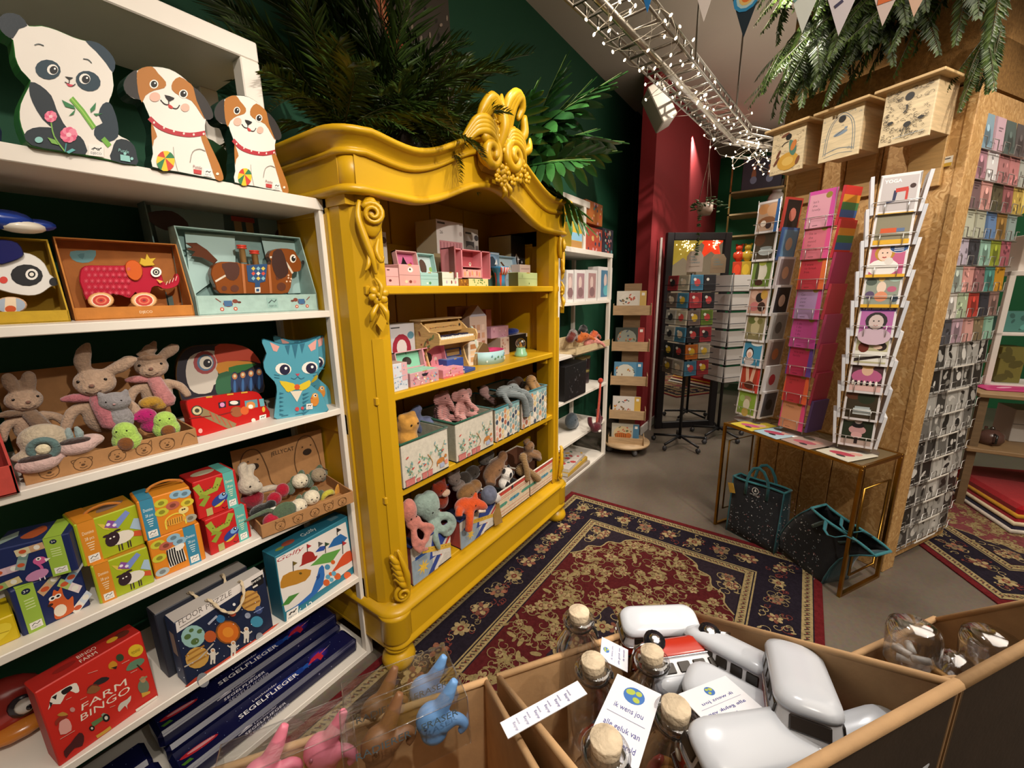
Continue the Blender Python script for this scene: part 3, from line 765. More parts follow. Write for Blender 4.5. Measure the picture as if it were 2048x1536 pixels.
# ---- boxes behind and at the edge of the top board
a = on(265, 330, 2, Z1); g = G(Matrix.Translation((0, 0, 0)) @ Matrix.Rotation(PI/2, 4, 'X'))
g.prism([tuple(q) for q in cr([(0, 0), (.16, 0), (.17, .06), (.14, .12), (.08, .15), (.02, .12), (-.01, .06)], 3)], -.05, 0, '#1d4a22', '#16361b', bev=.004)
o = g.build('puzzle_box', 'print', None, X((.50, 1.47, Z1), 0)); tag(o, 'dark green rounded box standing behind the panda and puppy boxes', 'puzzle box')
g = G(Matrix.Rotation(PI/2, 4, 'X')); g.prism([tuple(q) for q in cr([(0, 0), (.15, 0), (.17, .05), (.14, .11), (.06, .13), (0, .1)], 3)], -.05, 0, '#33486b', '#22314d', bev=.004)
o = g.build('puzzle_box', 'print', None, X((.015, 1.36, Z1), 0)); o.location.x = on(14, 290, 2, Z1).x-.17; tag(o, 'blue rounded box cut by the photo edge on the panda shelf', 'puzzle box')
# ---- pull-along toys in open display boxes
def display_box(label, bl, br, lip, topl, z, dep, col, dark, cat='toy box', deptop=.05):
    a, yw, w = seat(bl, br, *S2, z)
    T = X(tuple(a), yw); I = T.inverted()
    n = T.to_3x3() @ Vector((0, -1, 0))
    hl = (I @ onp(S2[1]+lip[0]*S2[0], S2[2]+lip[1]*S2[0], n, a)).z
    pb = T @ Vector((0, dep-deptop, 0)); ht = (I @ onp(S2[1]+topl[0]*S2[0], S2[2]+topl[1]*S2[0], n, pb)).z
    t = thing('toy_box', label, cat, T)
    k = .003; g = G()
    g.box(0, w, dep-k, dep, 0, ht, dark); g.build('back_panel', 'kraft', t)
    for x in (0, w-k):
        g = G(X((x+k, 0, 0)) @ Matrix.Rotation(-PI/2, 4, 'Y'))
        g.prism([(0, 0), (0, dep), (ht, dep), (ht, dep-deptop), (hl, 0)], 0, k, col); g.build('side_panel', 'kraft', t)
    g = gb(0, w, 0, .012, 0, hl, col, bev=.001); g.build('front_lip', 'kraft', t)
    g = gb(0, w, 0, dep, 0, k, col); g.build('bottom', 'kraft', t)
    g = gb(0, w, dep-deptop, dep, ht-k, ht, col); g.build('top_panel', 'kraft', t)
    return t, a, yw, w, hl, ht
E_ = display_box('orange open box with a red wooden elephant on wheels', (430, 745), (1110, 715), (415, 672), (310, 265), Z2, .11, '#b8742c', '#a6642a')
t, a, yw, w, hl, ht = E_
p = front(w, hl); p.text('DJECO', .56, .5, .3, '#ecd9bb', w=.11); p.build('lip_print', 'print', t)
tr = Tr(a, yw, *S2, y0=.045)
e = thing('pull_toy', 'red patterned wooden elephant with striped wheels', 'toy', X(tuple(a), yw))
body = [(455, 470), (470, 440), (520, 428), (700, 430), (760, 410), (860, 430), (915, 470), (930, 520), (960, 535), (1000, 500), (1010, 475), (1024, 500), (1015, 540), (970, 560), (930, 560), (900, 545), (865, 555), (850, 600), (800, 605), (770, 580), (740, 615), (690, 600), (640, 590), (590, 600), (530, 615), (490, 625), (470, 570), (452, 520)]
solid(e, 'body', tr, body, .026, '#b8203a', '#a01c30', 'gloss', 2)
tr.z = .0008
for i in range(9):
    for j in range(5):
        x, y = 490+i*34+(j % 2)*17, 450+j*34
        if x < 730:
            for k in range(4): tr.line([(x-13*math.cos(k*.785), y-13*math.sin(k*.785)), (x+13*math.cos(k*.785), y+13*math.sin(k*.785))], 2, '#d9566a')
tr.ell(884, 468, 31, 28, '#f2efe9'); tr.ell(884, 468, 20, 18, '#151515'); tr.ell(884, 468, 12, 11, '#e8e0d0'); tr.ell(884, 468, 7, 7, '#151515')
tr.poly([(885, 508), (925, 520), (905, 532)], '#e0b24a')
for k in range(4): tr.line([(940+k*18, 540-k*8), (948+k*18, 520-k*10)], 3, '#f0d9c8')
tr.build('body_print', 'print', e)
tr = Tr(a, yw, *S2, y0=.038)
solid(e, 'ear', tr, [(712, 430), (730, 402), (770, 400), (805, 430), (812, 480), (785, 515), (750, 510), (722, 480)], .007, '#d4632a', '#b5501f', 'gloss', 2)
solid(e, 'crown', tr, [(790, 420), (800, 385), (825, 395), (835, 360), (855, 390), (890, 385), (870, 410), (885, 430), (820, 435)], .006, '#d7b23a', '#b08a20', 'gloss', 0)
for x, y in ((575, 628), (820, 628)):
    q = Tr(a, yw, *S2, y0=.022); q.z = 0
    solid(e, 'wheel', q, [(x+75*math.cos(k*.35), y+46*math.sin(k*.35)) for k in range(18)], .012, '#d9a468', '#d9a468', 'gloss', 0)
    for r, c in ((1, '#e3b27a'), (.86, '#f1dcc0'), (.74, '#c63a2c'), (.5, '#e07a58'), (.34, '#c8342c'), (.15, '#8f2323')): q.ell(x, y, 66*r, 42*r, c)
    q.build('wheel_print', 'print', e)
q = Tr(a, yw, *S2, y0=.107); q.poly([(400, 350), (480, 345), (545, 345), (530, 400), (470, 415), (410, 395)], '#5b8f93', 2); q.poly([(440, 370), (480, 360), (470, 395)], '#3f767c', 2)
q.build('back_print', 'print', t)
# dachshund box
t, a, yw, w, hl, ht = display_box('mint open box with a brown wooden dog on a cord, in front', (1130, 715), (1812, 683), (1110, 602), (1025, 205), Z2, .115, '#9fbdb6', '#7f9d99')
p = front(w, hl)
for u, f in ((.22, 1), (.84, -1)):
    p.ell(u, .55, .24, .17, '#7c3b2c'); p.ell(u+.055*f, .68, .14, .11, '#7c3b2c'); p.ell(u+.085*f, .62, .10, .06, '#5d2b22'); p.line([(u-.05*f, .65), (u-.085*f, .85)], .05, '#7c3b2c')
    for q in (-.05, .05): p.dot(u+q, .28, .10, '#b8483a'); p.dot(u+q, .28, .05, '#e8d3b8')
    p.rect(u-.03, .42, u+.03, .72, '#3d6690')
p.rect(.53, .25, .62, .82, '#8fb2ab'); p.line([(.54, .52), (.57, .7), (.59, .58), (.61, .72)], .05, '#2a3a3a'); p.text('DJECO', .575, .36, .15, '#2a3a3a', w=.06)
p.build('lip_print', 'print', t)
cards = G(); 
tr = Tr(a, yw, *S2, y0=.10)
for q in ([(1050, 240), (1335, 262), (1340, 420), (1100, 600), (1085, 560)], [(1485, 268), (1760, 300), (1800, 580), (1640, 590), (1560, 470), (1520, 420)]): tr.poly(q, '#a9c7c3')
tr.build('card_insert', 'print', t)
MAH = '#8a4a1f'
def dachs(T, a, yw, lab):
    e = thing('pull_toy', lab, 'toy', T)
    tr = Tr(a, yw, *S2, y0=.05)
    solid(e, 'body', tr, [(1200, 480), (1215, 430), (1260, 408), (1350, 412), (1380, 420), (1540, 425), (1530, 380), (1545, 345), (1600, 332), (1670, 340), (1690, 370), (1715, 410), (1712, 455), (1690, 465), (1665, 470), (1660, 520), (1640, 585), (1550, 590), (1380, 590), (1250, 588), (1225, 540)], .025, MAH, '#6d3817', 'gloss', 2)
    tr.z = .0008
    tr.poly([(1262, 420), (1350, 415), (1360, 480), (1330, 515), (1290, 500), (1275, 460)], '#4b2312', 2); tr.ell(1335, 560, 24, 20, '#5e2d15'); tr.ell(1275, 560, 16, 14, '#5e2d15'); tr.ell(1600, 550, 26, 24, '#5e2d15'); tr.ell(1580, 500, 12, 12, '#5e2d15')
    tr.poly([(1555, 350), (1600, 338), (1625, 400), (1640, 470), (1600, 505), (1570, 490), (1545, 420)], '#3a1b10', 2)
    tr.ell(1666, 390, 18, 24, '#efe6d6'); tr.ell(1669, 391, 12, 16, '#141210'); tr.ell(1673, 383, 4, 5, '#ffffff')
    for x, y in ((1640, 500), (1650, 520), (1630, 520), (1640, 485), (1655, 505)): tr.ell(x, y, 5, 5, '#e6c3a2')
    tr.ell(1722, 412, 10, 12, '#191512')
    tr.poly([(1400, 428), (1520, 420), (1508, 520), (1478, 528), (1476, 580), (1450, 580), (1450, 528), (1410, 520)], '#1f4a78')
    for i in range(3):
        for j in range(3): tr.poly([(1440+i*28, 435+j*28), (1452+i*28, 447+j*28), (1440+i*28, 459+j*28), (1428+i*28, 447+j*28)], ('#d8c256', '#cf4d3f', '#86b7c4', '#e7e1d2')[(i*2+j) % 4])
    tr.line([(1378, 420), (1392, 588)], 14, '#b56d3a'); tr.line([(1528, 425), (1540, 588)], 14, '#b56d3a')
    tr.poly([(1448, 555), (1480, 553), (1480, 583), (1450, 585)], '#e8e2d4'); tr.poly([(1455, 562), (1473, 561), (1473, 577), (1456, 578)], '#1f4a78')
    tr.build('body_print', 'print', e)
    g = Tr(a, yw, *S2, y0=.05)
    for q in ([(1225, 520), (1355, 445)], [(1535, 382), (1610, 395), (1665, 475)]):
        g = Tr(a, yw, *S2, y0=.05); g.line(q, 11, '#d8cdbb', 3); g.build('elastic_band', 'cloth', e)
    g = Tr(a, yw, *S2, y0=.07)
    solid(e, 'tail', g, [(1055, 300), (1120, 300), (1180, 340), (1240, 400), (1220, 420), (1150, 385), (1090, 375), (1110, 350), (1060, 335), (1095, 325)], .006, '#5a3220', '#452417', 'gloss', 0)
    for x, y in ((1380, 318), (1452, 348)):
        q0 = g.p(x, y+95); q1 = g.p(x, y); k = G()
        c = Matrix.Translation((q0[0], .062, q0[1])); hh = q1[1]-q0[1]
        k.lathe([(.0, 0), (.009, 0), (.009, hh*.8), (.014, hh*.8), (.014, hh*.88), (.010, hh*.9), (.014, hh*.93), (.014, hh*1.02), (0, hh*1.02)], ['#c49a63']*3+['#c43a2a']*5, 12, c); k.build('peg', 'gloss', e)
    return e
dachs(X(tuple(a), yw), a, yw, 'brown wooden dog with blue saddle cloth, in the front mint box')
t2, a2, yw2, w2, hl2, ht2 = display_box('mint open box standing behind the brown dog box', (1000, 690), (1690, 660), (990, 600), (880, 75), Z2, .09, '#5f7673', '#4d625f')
sh = a2+Vector((0, .11, 0))
t2.matrix_basis = X((on(318, 520, 1, 1.525).x, 1.525, Z2), 0)
p = Pr((0, .085, 0), (1, 0, 0), (0, 0, 1), w2, ht2)
p.poly([(.06, .55), (.40, .5), (.42, .92), (.05, .95)], '#8aa5a2'); p.poly([(.62, .5), (.95, .45), (.93, .88), (.62, .92)], '#8aa5a2')
for u in (.47, .54): p.rect(u, .5, u+.045, .78, '#b48f5e'); p.rect(u-.012, .78, u+.057, .82, '#b63a2c'); p.rect(u-.012, .84, u+.057, .88, '#b63a2c')
p.curve([(.02, .75), (.15, .8), (.22, .7), (.1, .65)], '#452417'); p.curve([(.72, .7), (.8, .8), (.9, .72), (.84, .6), (.74, .58)], '#55280f')
p.build('back_print', 'print', t2)
# panda toy box cut by the photo edge
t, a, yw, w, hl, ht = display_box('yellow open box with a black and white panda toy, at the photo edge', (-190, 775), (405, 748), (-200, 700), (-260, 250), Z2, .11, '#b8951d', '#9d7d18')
e = thing('pull_toy', 'black and white wooden panda with a blue cap', 'toy', X(tuple(a), yw)); tr = Tr(a, yw, *S2, y0=.045)
solid(e, 'body', tr, [(-60, 420), (0, 360), (130, 355), (200, 375), (255, 420), (285, 480), (325, 510), (330, 540), (290, 550), (250, 580), (200, 600), (120, 598), (0, 570), (-60, 520)], .028, '#eceae6', '#d2cfc9', 'gloss', 2)
tr.z = .0008; tr.ell(152, 485, 92, 62, '#14151a', .05); tr.ell(180, 480, 36, 32, '#f0ede6'); tr.ell(180, 480, 22, 20, '#14151a'); tr.ell(180, 480, 13, 11, '#efe9dd'); tr.ell(20, 512, 24, 20, '#d84336'); tr.ell(305, 522, 26, 24, '#17181c'); tr.build('body_print', 'print', e)
q = Tr(a, yw, *S2, y0=.036); solid(e, 'cap', q, [(-40, 300), (20, 282), (100, 300), (133, 350), (128, 380), (60, 410), (-30, 420)], .03, '#1b1f5e', '#14163f', 'gloss', 2)
for x, y in ((60, 655),):
    q = Tr(a, yw, *S2, y0=.022); q.z = 0
    solid(e, 'wheel', q, [(x+95*math.cos(k*.35), y+48*math.sin(k*.35)) for k in range(18)], .012, '#d9b089', '#d9b089', 'gloss', 0)
    q.ell(x, y, 85, 44, '#a7b6c9'); q.poly([(30, 612), (90, 612), (95, 695), (25, 695)], '#efd9bb'); q.ell(x, y+22, 32, 20, '#d1571f'); q.build('wheel_print', 'print', e)
g = G(); g.ell((0, 0, 0), (.045, .03, .022), '#1f3f9a'); g.ell((.02, -.004, -.012), (.04, .03, .014), '#e9e2d2'); g.ell((.05, 0, -.004), (.03, .02, .013), '#1f3f9a')
o = g.build('toy_bird', 'gloss', None, X(tuple(on(12, 440, 1, 1.45)), .2)); tag(o, 'blue and white toy bird lying on the yellow panda box', 'toy')
# it lies on a box behind
o.location.z = on(12, 440, 1, 1.45).z
t = carton('toy_box', 'dark box standing behind the yellow panda box', 'toy box', Vector((-.30, 1.43, Z2)), 0, .37, o.location.z-Z2-.025, .12, '#141d1a')
# ---- shaped boxes on the third board
a, yw, w = seat((1150, 1400), (1535, 1290), *S2, Z3)
tr = Tr(a, yw, *S2, tilt=.12); t = thing('puzzle_box', 'red bus shaped puzzle box with animal passengers and ladder', 'puzzle box', tr.T)
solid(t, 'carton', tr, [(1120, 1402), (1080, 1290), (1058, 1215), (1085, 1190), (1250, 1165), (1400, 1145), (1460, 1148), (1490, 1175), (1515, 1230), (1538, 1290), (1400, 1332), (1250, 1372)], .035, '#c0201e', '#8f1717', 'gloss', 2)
tr.z = .0008
tr.line([(1110, 1245), (1335, 1350)], 46, '#8d7a55'); tr.line([(1190, 1262), (1215, 1310), (1222, 1275), (1250, 1325), (1256, 1292), (1285, 1340), (1292, 1305), (1318, 1352)], 5, '#c23b2b')
tr.ell(1120, 1255, 34, 30, '#3b3a2c'); tr.ell(1120, 1255, 27, 24, '#cdbf93'); tr.ell(1120, 1255, 14, 12, '#3b3a2c')
for q, c in (([(1240, 1210), (1283, 1202), (1285, 1235), (1245, 1242)], '#2a2030'), ([(1300, 1200), (1365, 1195), (1365, 1225), (1300, 1228)], '#1e1e24'), ([(1390, 1200), (1462, 1190), (1466, 1235), (1395, 1245)], '#5c99a8'), ([(1472, 1190), (1498, 1186), (1505, 1228), (1480, 1232)], '#6fb0ba')): tr.poly(q, c)
tr.ell(1263, 1222, 14, 13, '#d98fc0'); tr.ell(1330, 1210, 24, 11, '#e8e3da'); tr.ell(1425, 1225, 26, 22, '#d98d4a'); tr.ell(1425, 1232, 14, 12, '#f0ece2')
tr.ell(1345, 1262, 36, 30, '#9a5a34'); tr.ell(1390, 1255, 24, 24, '#d5612a'); tr.ell(1498, 1248, 9, 16, '#e3b23a')
tr.line([(1075, 1300), (1200, 1285)], 5, '#7d1414'); tr.line([(1240, 1282), (1320, 1262)], 5, '#7d1414')
for x in (1170, 1290, 1370): tr.line([(x, 1180-(x-1170)*.13), (x+36, 1176-(x-1170)*.13)], 8, '#d8a637')
logo(tr, 1474, 1316, 38, 32, .25); tr.ell(1440, 1310, 12, 12, '#e5ddcf'); tr.ell(1138, 1370, 12, 14, '#e3a79f')
tr.build('front_print', 'print', t)
a, yw, w = seat((1110, 1195), (1500, 1135), *S2, Z3)
a = Vector((a.x+.0, 1.50, Z3)); tr = Tr(a, yw, *S2, tilt=.06)
t = thing('puzzle_box', 'toucan shaped puzzle box with orange beak', 'puzzle box', tr.T)
out = [(1062, 1215), (1020, 1160), (1000, 1060), (1010, 970), (1050, 910), (1120, 885), (1220, 880), (1300, 872), (1380, 885), (1440, 920), (1485, 985), (1480, 1010), (1500, 1080), (1500, 1150), (1400, 1165), (1250, 1190)]
solid(t, 'carton', tr, out, .05, '#1d1726', '#6b4a22', 'print', 2)
tr.z = .0008
tr.poly([(1060, 1000), (1080, 950), (1140, 920), (1222, 915), (1235, 980), (1240, 1050), (1245, 1090), (1215, 1110), (1200, 1150), (1130, 1160), (1080, 1130), (1058, 1060)], '#d8cfc2', 2)
tr.ell(1165, 982, 66, 66, '#a5484a'); tr.ell(1168, 982, 48, 48, '#5c7fa0'); tr.ell(1172, 982, 38, 38, '#e9e2d2'); tr.ell(1180, 985, 24, 24, '#1a1420'); tr.ell(1188, 978, 6, 6, '#ffffff')
tr.poly([(1222, 890), (1290, 875), (1380, 888), (1440, 922), (1484, 985), (1440, 975), (1360, 970), (1240, 985)], '#c2401f', 2)
tr.poly([(1238, 985), (1360, 972), (1450, 985), (1350, 1025), (1245, 1045)], '#d98f2a', 2); tr.poly([(1300, 1010), (1400, 990), (1460, 992), (1330, 1050)], '#2f7d3a', 2)
tr.poly([(1245, 1045), (1330, 1040), (1310, 1150), (1250, 1170), (1225, 1130)], '#2f6b47', 2)
for i in range(4):
    x = 1335+i*46; tr.ell(x, 1095-i*8, 24, 62, '#22355f'); tr.ell(x, 1060-i*8, 15, 18, '#c8804a'); tr.ell(x, 1058-i*8, 8, 9, '#e8d9b0'); tr.ell(x, 1120-i*8, 8, 40, '#3d6ea8')
tr.build('front_print', 'print', t)
def cat_box(label, bl, br, shift=0):
    a, yw, w = seat(bl, br, *S2, Z3)
    T = X(tuple(a), yw); t = thing('puzzle_box', label, 'puzzle box', T)
    tr = Tr(a, yw, *S2)
    out = [(1575, 1305), (1560, 1270), (1575, 1150), (1560, 1090), (1510, 1040), (1497, 980), (1515, 930), (1490, 870), (1500, 850), (1560, 868), (1620, 880), (1700, 875), (1760, 858), (1800, 845), (1812, 880), (1815, 960), (1815, 1020), (1785, 1070), (1770, 1110), (1830, 1160), (1860, 1230), (1860, 1262), (1720, 1290)]
    B1, B2 = '#57a3b8', '#2b6f88'
    solid(t, 'carton', tr, out, .04, B1, '#3a86a0', 'gloss', 2)
    tr.z = .0008
    tr.poly([(1535, 865), (1590, 890), (1575, 920), (1555, 915)], '#e3a49a'); tr.poly([(1800, 850), (1752, 885), (1770, 918), (1795, 905)], '#e3a49a')
    for q in ([(1620, 885), (1640, 940), (1650, 880)], [(1660, 880), (1680, 960), (1695, 877)], [(1705, 876), (1718, 930), (1735, 870)]): tr.poly(q, B2)
    for x, y, r in ((1612, 1018, .1), (1762, 1010, -.2)): tr.ell(x, y, 46, 34, '#f2efe6', r); tr.ell(x+8, y+4, 30, 30, '#1d1a3a'); tr.ell(x+14, y-4, 8, 8, '#ffffff')
    tr.poly([(1680, 1045), (1706, 1043), (1694, 1060)], '#c94a5e'); tr.line([(1694, 1060), (1675, 1075), (1655, 1068)], 4, B2, 3); tr.line([(1694, 1060), (1712, 1074), (1732, 1066)], 4, B2, 3)
    for y in (1050, 1065): tr.line([(1560, y), (1590, y+5)], 4, B2); tr.line([(1780, y-8), (1808, y-16)], 4, B2)
    tr.poly([(1590, 1085), (1670, 1100), (1690, 1115), (1760, 1080), (1762, 1115), (1720, 1140), (1690, 1130), (1640, 1150), (1620, 1130)], '#e3c52a', 2); tr.ell(1690, 1120, 16, 16, '#d85a2a')
    tr.poly([(1650, 1145), (1720, 1140), (1690, 1205)], '#eadfca')
    for i in range(6): tr.poly([(1720, 1160+i*22), (1760, 1150+i*20), (1725, 1172+i*22)], B2); tr.poly([(1590, 1150+i*24), (1615, 1156+i*24), (1590, 1162+i*24)], B2)
    tr.ell(1790, 1195, 24, 34, '#d88a33'); tr.ell(1792, 1170, 18, 16, '#e0a04a'); tr.ell(1792, 1168, 9, 9, '#f2efe6'); tr.ell(1794, 1168, 5, 5, '#1d1a3a'); tr.poly([(1775, 1178), (1765, 1185), (1778, 1188)], '#c94a3e')
    tr.ell(1690, 1245, 12, 12, '#c94a4e'); tr.ell(1720, 1240, 9, 9, '#c94a4e'); logo(tr, 1742, 1248, 36, 32, .1)
    tr.line([(1600, 1285), (1640, 1278)], 4, B2); tr.line([(1680, 1275), (1740, 1262)], 4, B2)
    tr.build('front_print', 'print', t)
    return t, a, yw
t, a, yw = cat_box('blue striped cat shaped puzzle box with yellow bow, in front', (1575, 1305), (1860, 1262))
copytree(t, X((a.x+.075, a.y+.085, Z3), yw), 'blue striped cat shaped puzzle box, standing behind its twin')
# ---- red open box at the photo edge
a = on(40, 985, 2, Z3); t = thing('toy_box', 'coral red open box cut by the photo edge', 'toy box', X((a.x-.25, a.y, Z3), 0)); g = G()
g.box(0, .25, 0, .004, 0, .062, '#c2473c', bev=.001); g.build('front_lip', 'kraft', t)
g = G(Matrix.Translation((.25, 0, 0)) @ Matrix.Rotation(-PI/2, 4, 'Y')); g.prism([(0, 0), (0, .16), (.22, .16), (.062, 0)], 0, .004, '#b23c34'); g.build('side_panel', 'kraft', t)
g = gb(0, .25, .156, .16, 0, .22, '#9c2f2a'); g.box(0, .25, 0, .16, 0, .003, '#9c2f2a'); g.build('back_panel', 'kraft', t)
# ---- domino boxes, two high
def mini(label, bl, br, tl, z, kind, dep=.085, z_on=None, key=1.0):
    a = on(S3[1]+bl[0]*S3[0], S3[2]+bl[1]*S3[0], 2, z); b = on(S3[1]+br[0]*S3[0], S3[2]+br[1]*S3[0], 2, z)
    yw = math.atan2(b.y-a.y, b.x-a.x); w = (b-a).length; h = zabove(S3[1]+tl[0]*S3[0], S3[2]+tl[1]*S3[0], a)-z
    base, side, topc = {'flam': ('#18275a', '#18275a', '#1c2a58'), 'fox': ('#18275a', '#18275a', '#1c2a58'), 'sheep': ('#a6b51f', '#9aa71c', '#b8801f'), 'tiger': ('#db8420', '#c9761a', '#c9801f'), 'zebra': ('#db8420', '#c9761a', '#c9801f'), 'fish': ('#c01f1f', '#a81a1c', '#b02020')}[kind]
    t = carton('domino_box', label, 'game box', a, yw, w, h, dep, base, side, topc)
    p = front(w, h); q = top(w, dep, h)
    def band(x0, x1, c):
        p.rect(x0, 0, x1, 1, c); q.rect(x0, 0, x1, 1, c)
    def words(x, c='#f4e8c8'):
        p.text('Domino', x, .74, .11, c, w=.17); p.text('28 pcs', x, .60, .10, c, w=.14)
        for k in range(4): p.line([(x-.06+.01*k, .50-k*.055), (x+.06-.01*k, .50-k*.055)], .018, c)
        logo(p, x-.085, .05, .17, .17)
    if kind in ('flam', 'fox'):
        x0 = .66 if kind == 'flam' else .08
        band(x0, x0+.24, '#9dbf45'); p.dot(x0+.12, .88, .06, '#14213f'); p.text('3+', x0+.12, .88, .07, '#f4f4ea')
        for k in range(4): p.line([(x0+.06, .70-k*.06), (x0+.19, .70-k*.06)], .02, '#d9ebaa')
        logo(p, x0+.04, .06, .17, .15)
        def tile(u, v, r, c1, c2):
            for s_, c in ((-.09, c1), (.09, c2)): p.poly([(u+(s_-.09)*math.cos(r)-.06*math.sin(r), v+((s_-.09)*math.sin(r)+.06*math.cos(r))*1.4), (u+(s_+.09)*math.cos(r)-.06*math.sin(r), v+((s_+.09)*math.sin(r)+.06*math.cos(r))*1.4), (u+(s_+.09)*math.cos(r)+.06*math.sin(r), v+((s_+.09)*math.sin(r)-.06*math.cos(r))*1.4), (u+(s_-.09)*math.cos(r)+.06*math.sin(r), v+((s_-.09)*math.sin(r)-.06*math.cos(r))*1.4)], c)
            p.ell(u-.09*math.cos(r), v-.13*math.sin(r), .06, .05, '#c8572f'); p.ell(u+.09*math.cos(r), v+.13*math.sin(r), .05, .06, '#e9e6da')
        if kind == 'flam':
            tile(.14, .45, .1, '#d9b8c4', '#cfb2bd'); tile(.36, .62, 1.2, '#8fa59f', '#6f8f8a'); tile(.48, .83, .1, '#d3c9a2', '#c9a37c'); tile(.1, .12, .2, '#9bb36f', '#d6c58e')
            p.ell(.56, .50, .11, .10, '#cf5f97'); p.dot(.55, .55, .045, '#f4f2ea'); p.dot(.55, .55, .02, '#181828'); p.poly([(.62, .52), (.70, .50), (.63, .43)], '#f2efe6'); p.line([(.52, .44), (.56, .32), (.54, .18)], .05, '#cf5f97', 4); p.ell(.48, .16, .2, .12, '#c98bb4', .3); p.line([(.5, .08), (.5, 0)], .02, '#eadfe6'); p.line([(.56, .08), (.56, 0)], .02, '#eadfe6')
        else:
            tile(.52, .84, .55, '#c9a37c', '#b7b08d'); tile(.78, .62, -.75, '#a9c06d', '#e2d2d4'); tile(.90, .88, .7, '#8fb0c9', '#d6dbe6'); tile(.88, .16, .6, '#e6e2da', '#cdd6e2')
            F = '#d2602a'; p.curve([(.47, .05), (.48, .3), (.43, .42), (.5, .55), (.55, .68), (.6, .62), (.66, .68), (.66, .5), (.7, .35), (.78, .38), (.76, .2), (.72, .05)], F); p.ell(.56, .20, .09, .13, '#f0e2cc')
            for u in (.50, .58): p.dot(u, .52, .05, '#f5f3ea'); p.dot(u+.004, .52, .025, '#1a1420')
            p.ell(.45, .40, .04, .03, '#3a1d14')
        q.curve([(.3, .4), (.5, .8), (.62, .5), (.5, .2)], '#a8522c'); q.poly([(.05, .2), (.25, .5), (.2, .8), (.02, .6)], '#8fa59f')
    elif kind == 'sheep':
        band(.05, .30, '#d88a26'); words(.175)
        V = '#8a4f9e'; p.poly([(.33, .86), (.43, .80), (.50, .62), (.40, .70)], '#d9c24a'); p.poly([(.42, .72), (.62, .60), (.70, .72), (.50, .86)], V); p.poly([(.62, .60), (.86, .86), (.80, .95), (.56, .74)], '#7c8fd0'); p.dot(.49, .76, .035, '#efe6f2'); p.dot(.58, .70, .035, '#efe6f2'); p.poly([(.80, .50), (.98, .36), (.98, .66), (.90, .70)], '#a9c3d9'); p.poly([(.80, .30), (.97, .22), (.97, .36), (.86, .40)], '#d0562f')
        p.ell(.64, .36, .22, .15, '#e9e2d4'); p.ell(.50, .40, .12, .17, '#33202a', -.2)
        p.dot(.47, .43, .018, '#f4f0e6'); p.dot(.53, .44, .018, '#f4f0e6'); p.ell(.42, .52, .06, .03, '#33202a'); p.ell(.60, .56, .06, .025, '#33202a')
        for u in (.57, .62, .72, .76): p.line([(u, .22), (u-.005, .06)], .022, '#33202a')
        q.curve([(.4, .3), (.6, .7), (.9, .6), (.7, .3)], '#8a6f5c')
    elif kind in ('tiger', 'zebra'):
        x0 = .05 if kind == 'tiger' else .66
        band(x0, x0+.24, '#3a87a6'); words(x0+.12, '#e6f0ee')
        for u, v, c in ((.42, .80, '#c6c23a'), (.40, .58, '#c6c23a'), (.62, .66, '#b8604c'), (.72, .90, '#8fb6cc'), (.88, .86, '#8fb6cc'), (.90, .62, '#d8c53a'), (.90, .2, '#a9a28f')) if kind == 'tiger' else ((.16, .84, '#c6c23a'), (.30, .74, '#b8604c'), (.14, .50, '#c6c23a'), (.46, .86, '#8fb6cc'), (.56, .72, '#8fb6cc'), (.14, .14, '#a9b6b9')):
            p.ell(u, v, .13, .10, c); p.ell(u, v, .06, .05, shade(c, .45))
        if kind == 'tiger':
            p.line([(.42, .12), (.44, .36), (.62, .44), (.78, .36), (.80, .10)], .03, '#e7d24a', 4); p.ell(.62, .26, .2, .09, '#e3a23a')
            for k in range(7): p.line([(.46+k*.045, .2), (.47+k*.045, .33)], .012, '#5a3a14')
            p.ell(.80, .46, .1, .09, '#e8d48a'); p.dot(.78, .48, .02, '#2a1a10'); p.dot(.82, .48, .02, '#2a1a10')
        else:
            p.poly([(.28, .62), (.58, .66), (.62, .2), (.28, .16)], '#ece8de')
            for k in range(7): p.line([(.30+k*.045, .62), (.29+k*.047, .42), (.31+k*.045, .18)], .03, '#1c1a1a', 3)
            p.ell(.54, .58, .10, .07, '#ece8de', .5)
    else:
        band(.68, .93, '#5bb0a6'); words(.805)
        p.line([(.06, .90), (.16, .62), (.46, .66), (.60, .92)], .15, '#9aa83a'); p.line([(.10, .34), (.26, .52), (.10, .60)], .13, '#8a9a34'); p.rect(.18, .02, .32, .22, '#b0ad6a')
        for k in range(9): p.dot(.14+k*.055, .72+.03*math.sin(k*2), .016, '#4a5a1c')
        p.ell(.52, .34, .20, .13, '#2a3f8f', .45); p.ell(.60, .42, .10, .08, '#7aa7d9', .45); p.dot(.63, .45, .045, '#10121c'); p.dot(.635, .455, .02, '#eef2f6'); p.curve([(.36, .2), (.5, .18), (.64, .3), (.52, .26)], '#d8b83a')
        p.line([(.54, .12), (.60, .06), (.66, .10)], .02, '#4a1014')
        q.ell(.4, .55, .3, .2, '#b8b49a')
    fp(p, t); q.build('top_print', 'print', t)
    return t, a, yw, w, h, dep
def handle(t, w, d, h, col='#c27a2c'):
    g = G(); g.tube(cr([(w*.25, d*.5, h), (w*.35, d*.45, h+.014), (w*.6, d*.35, h+.022), (w*.85, d*.4, h+.012), (w*.95, d*.5, h)], 4, False), .0035, col, 5, flat=.35); g.build('elastic_band', 'cloth', t)
t, a, yw, w, h, d = mini('blue domino box with an orange fox, under the flamingo box', (125, 1062), (490, 890), (62, 815), Z4, 'fox')
mini('blue domino box with a pink flamingo, on the fox box', (0, 815), (425, 700), (-55, 600), Z4+h, 'flam', .10)
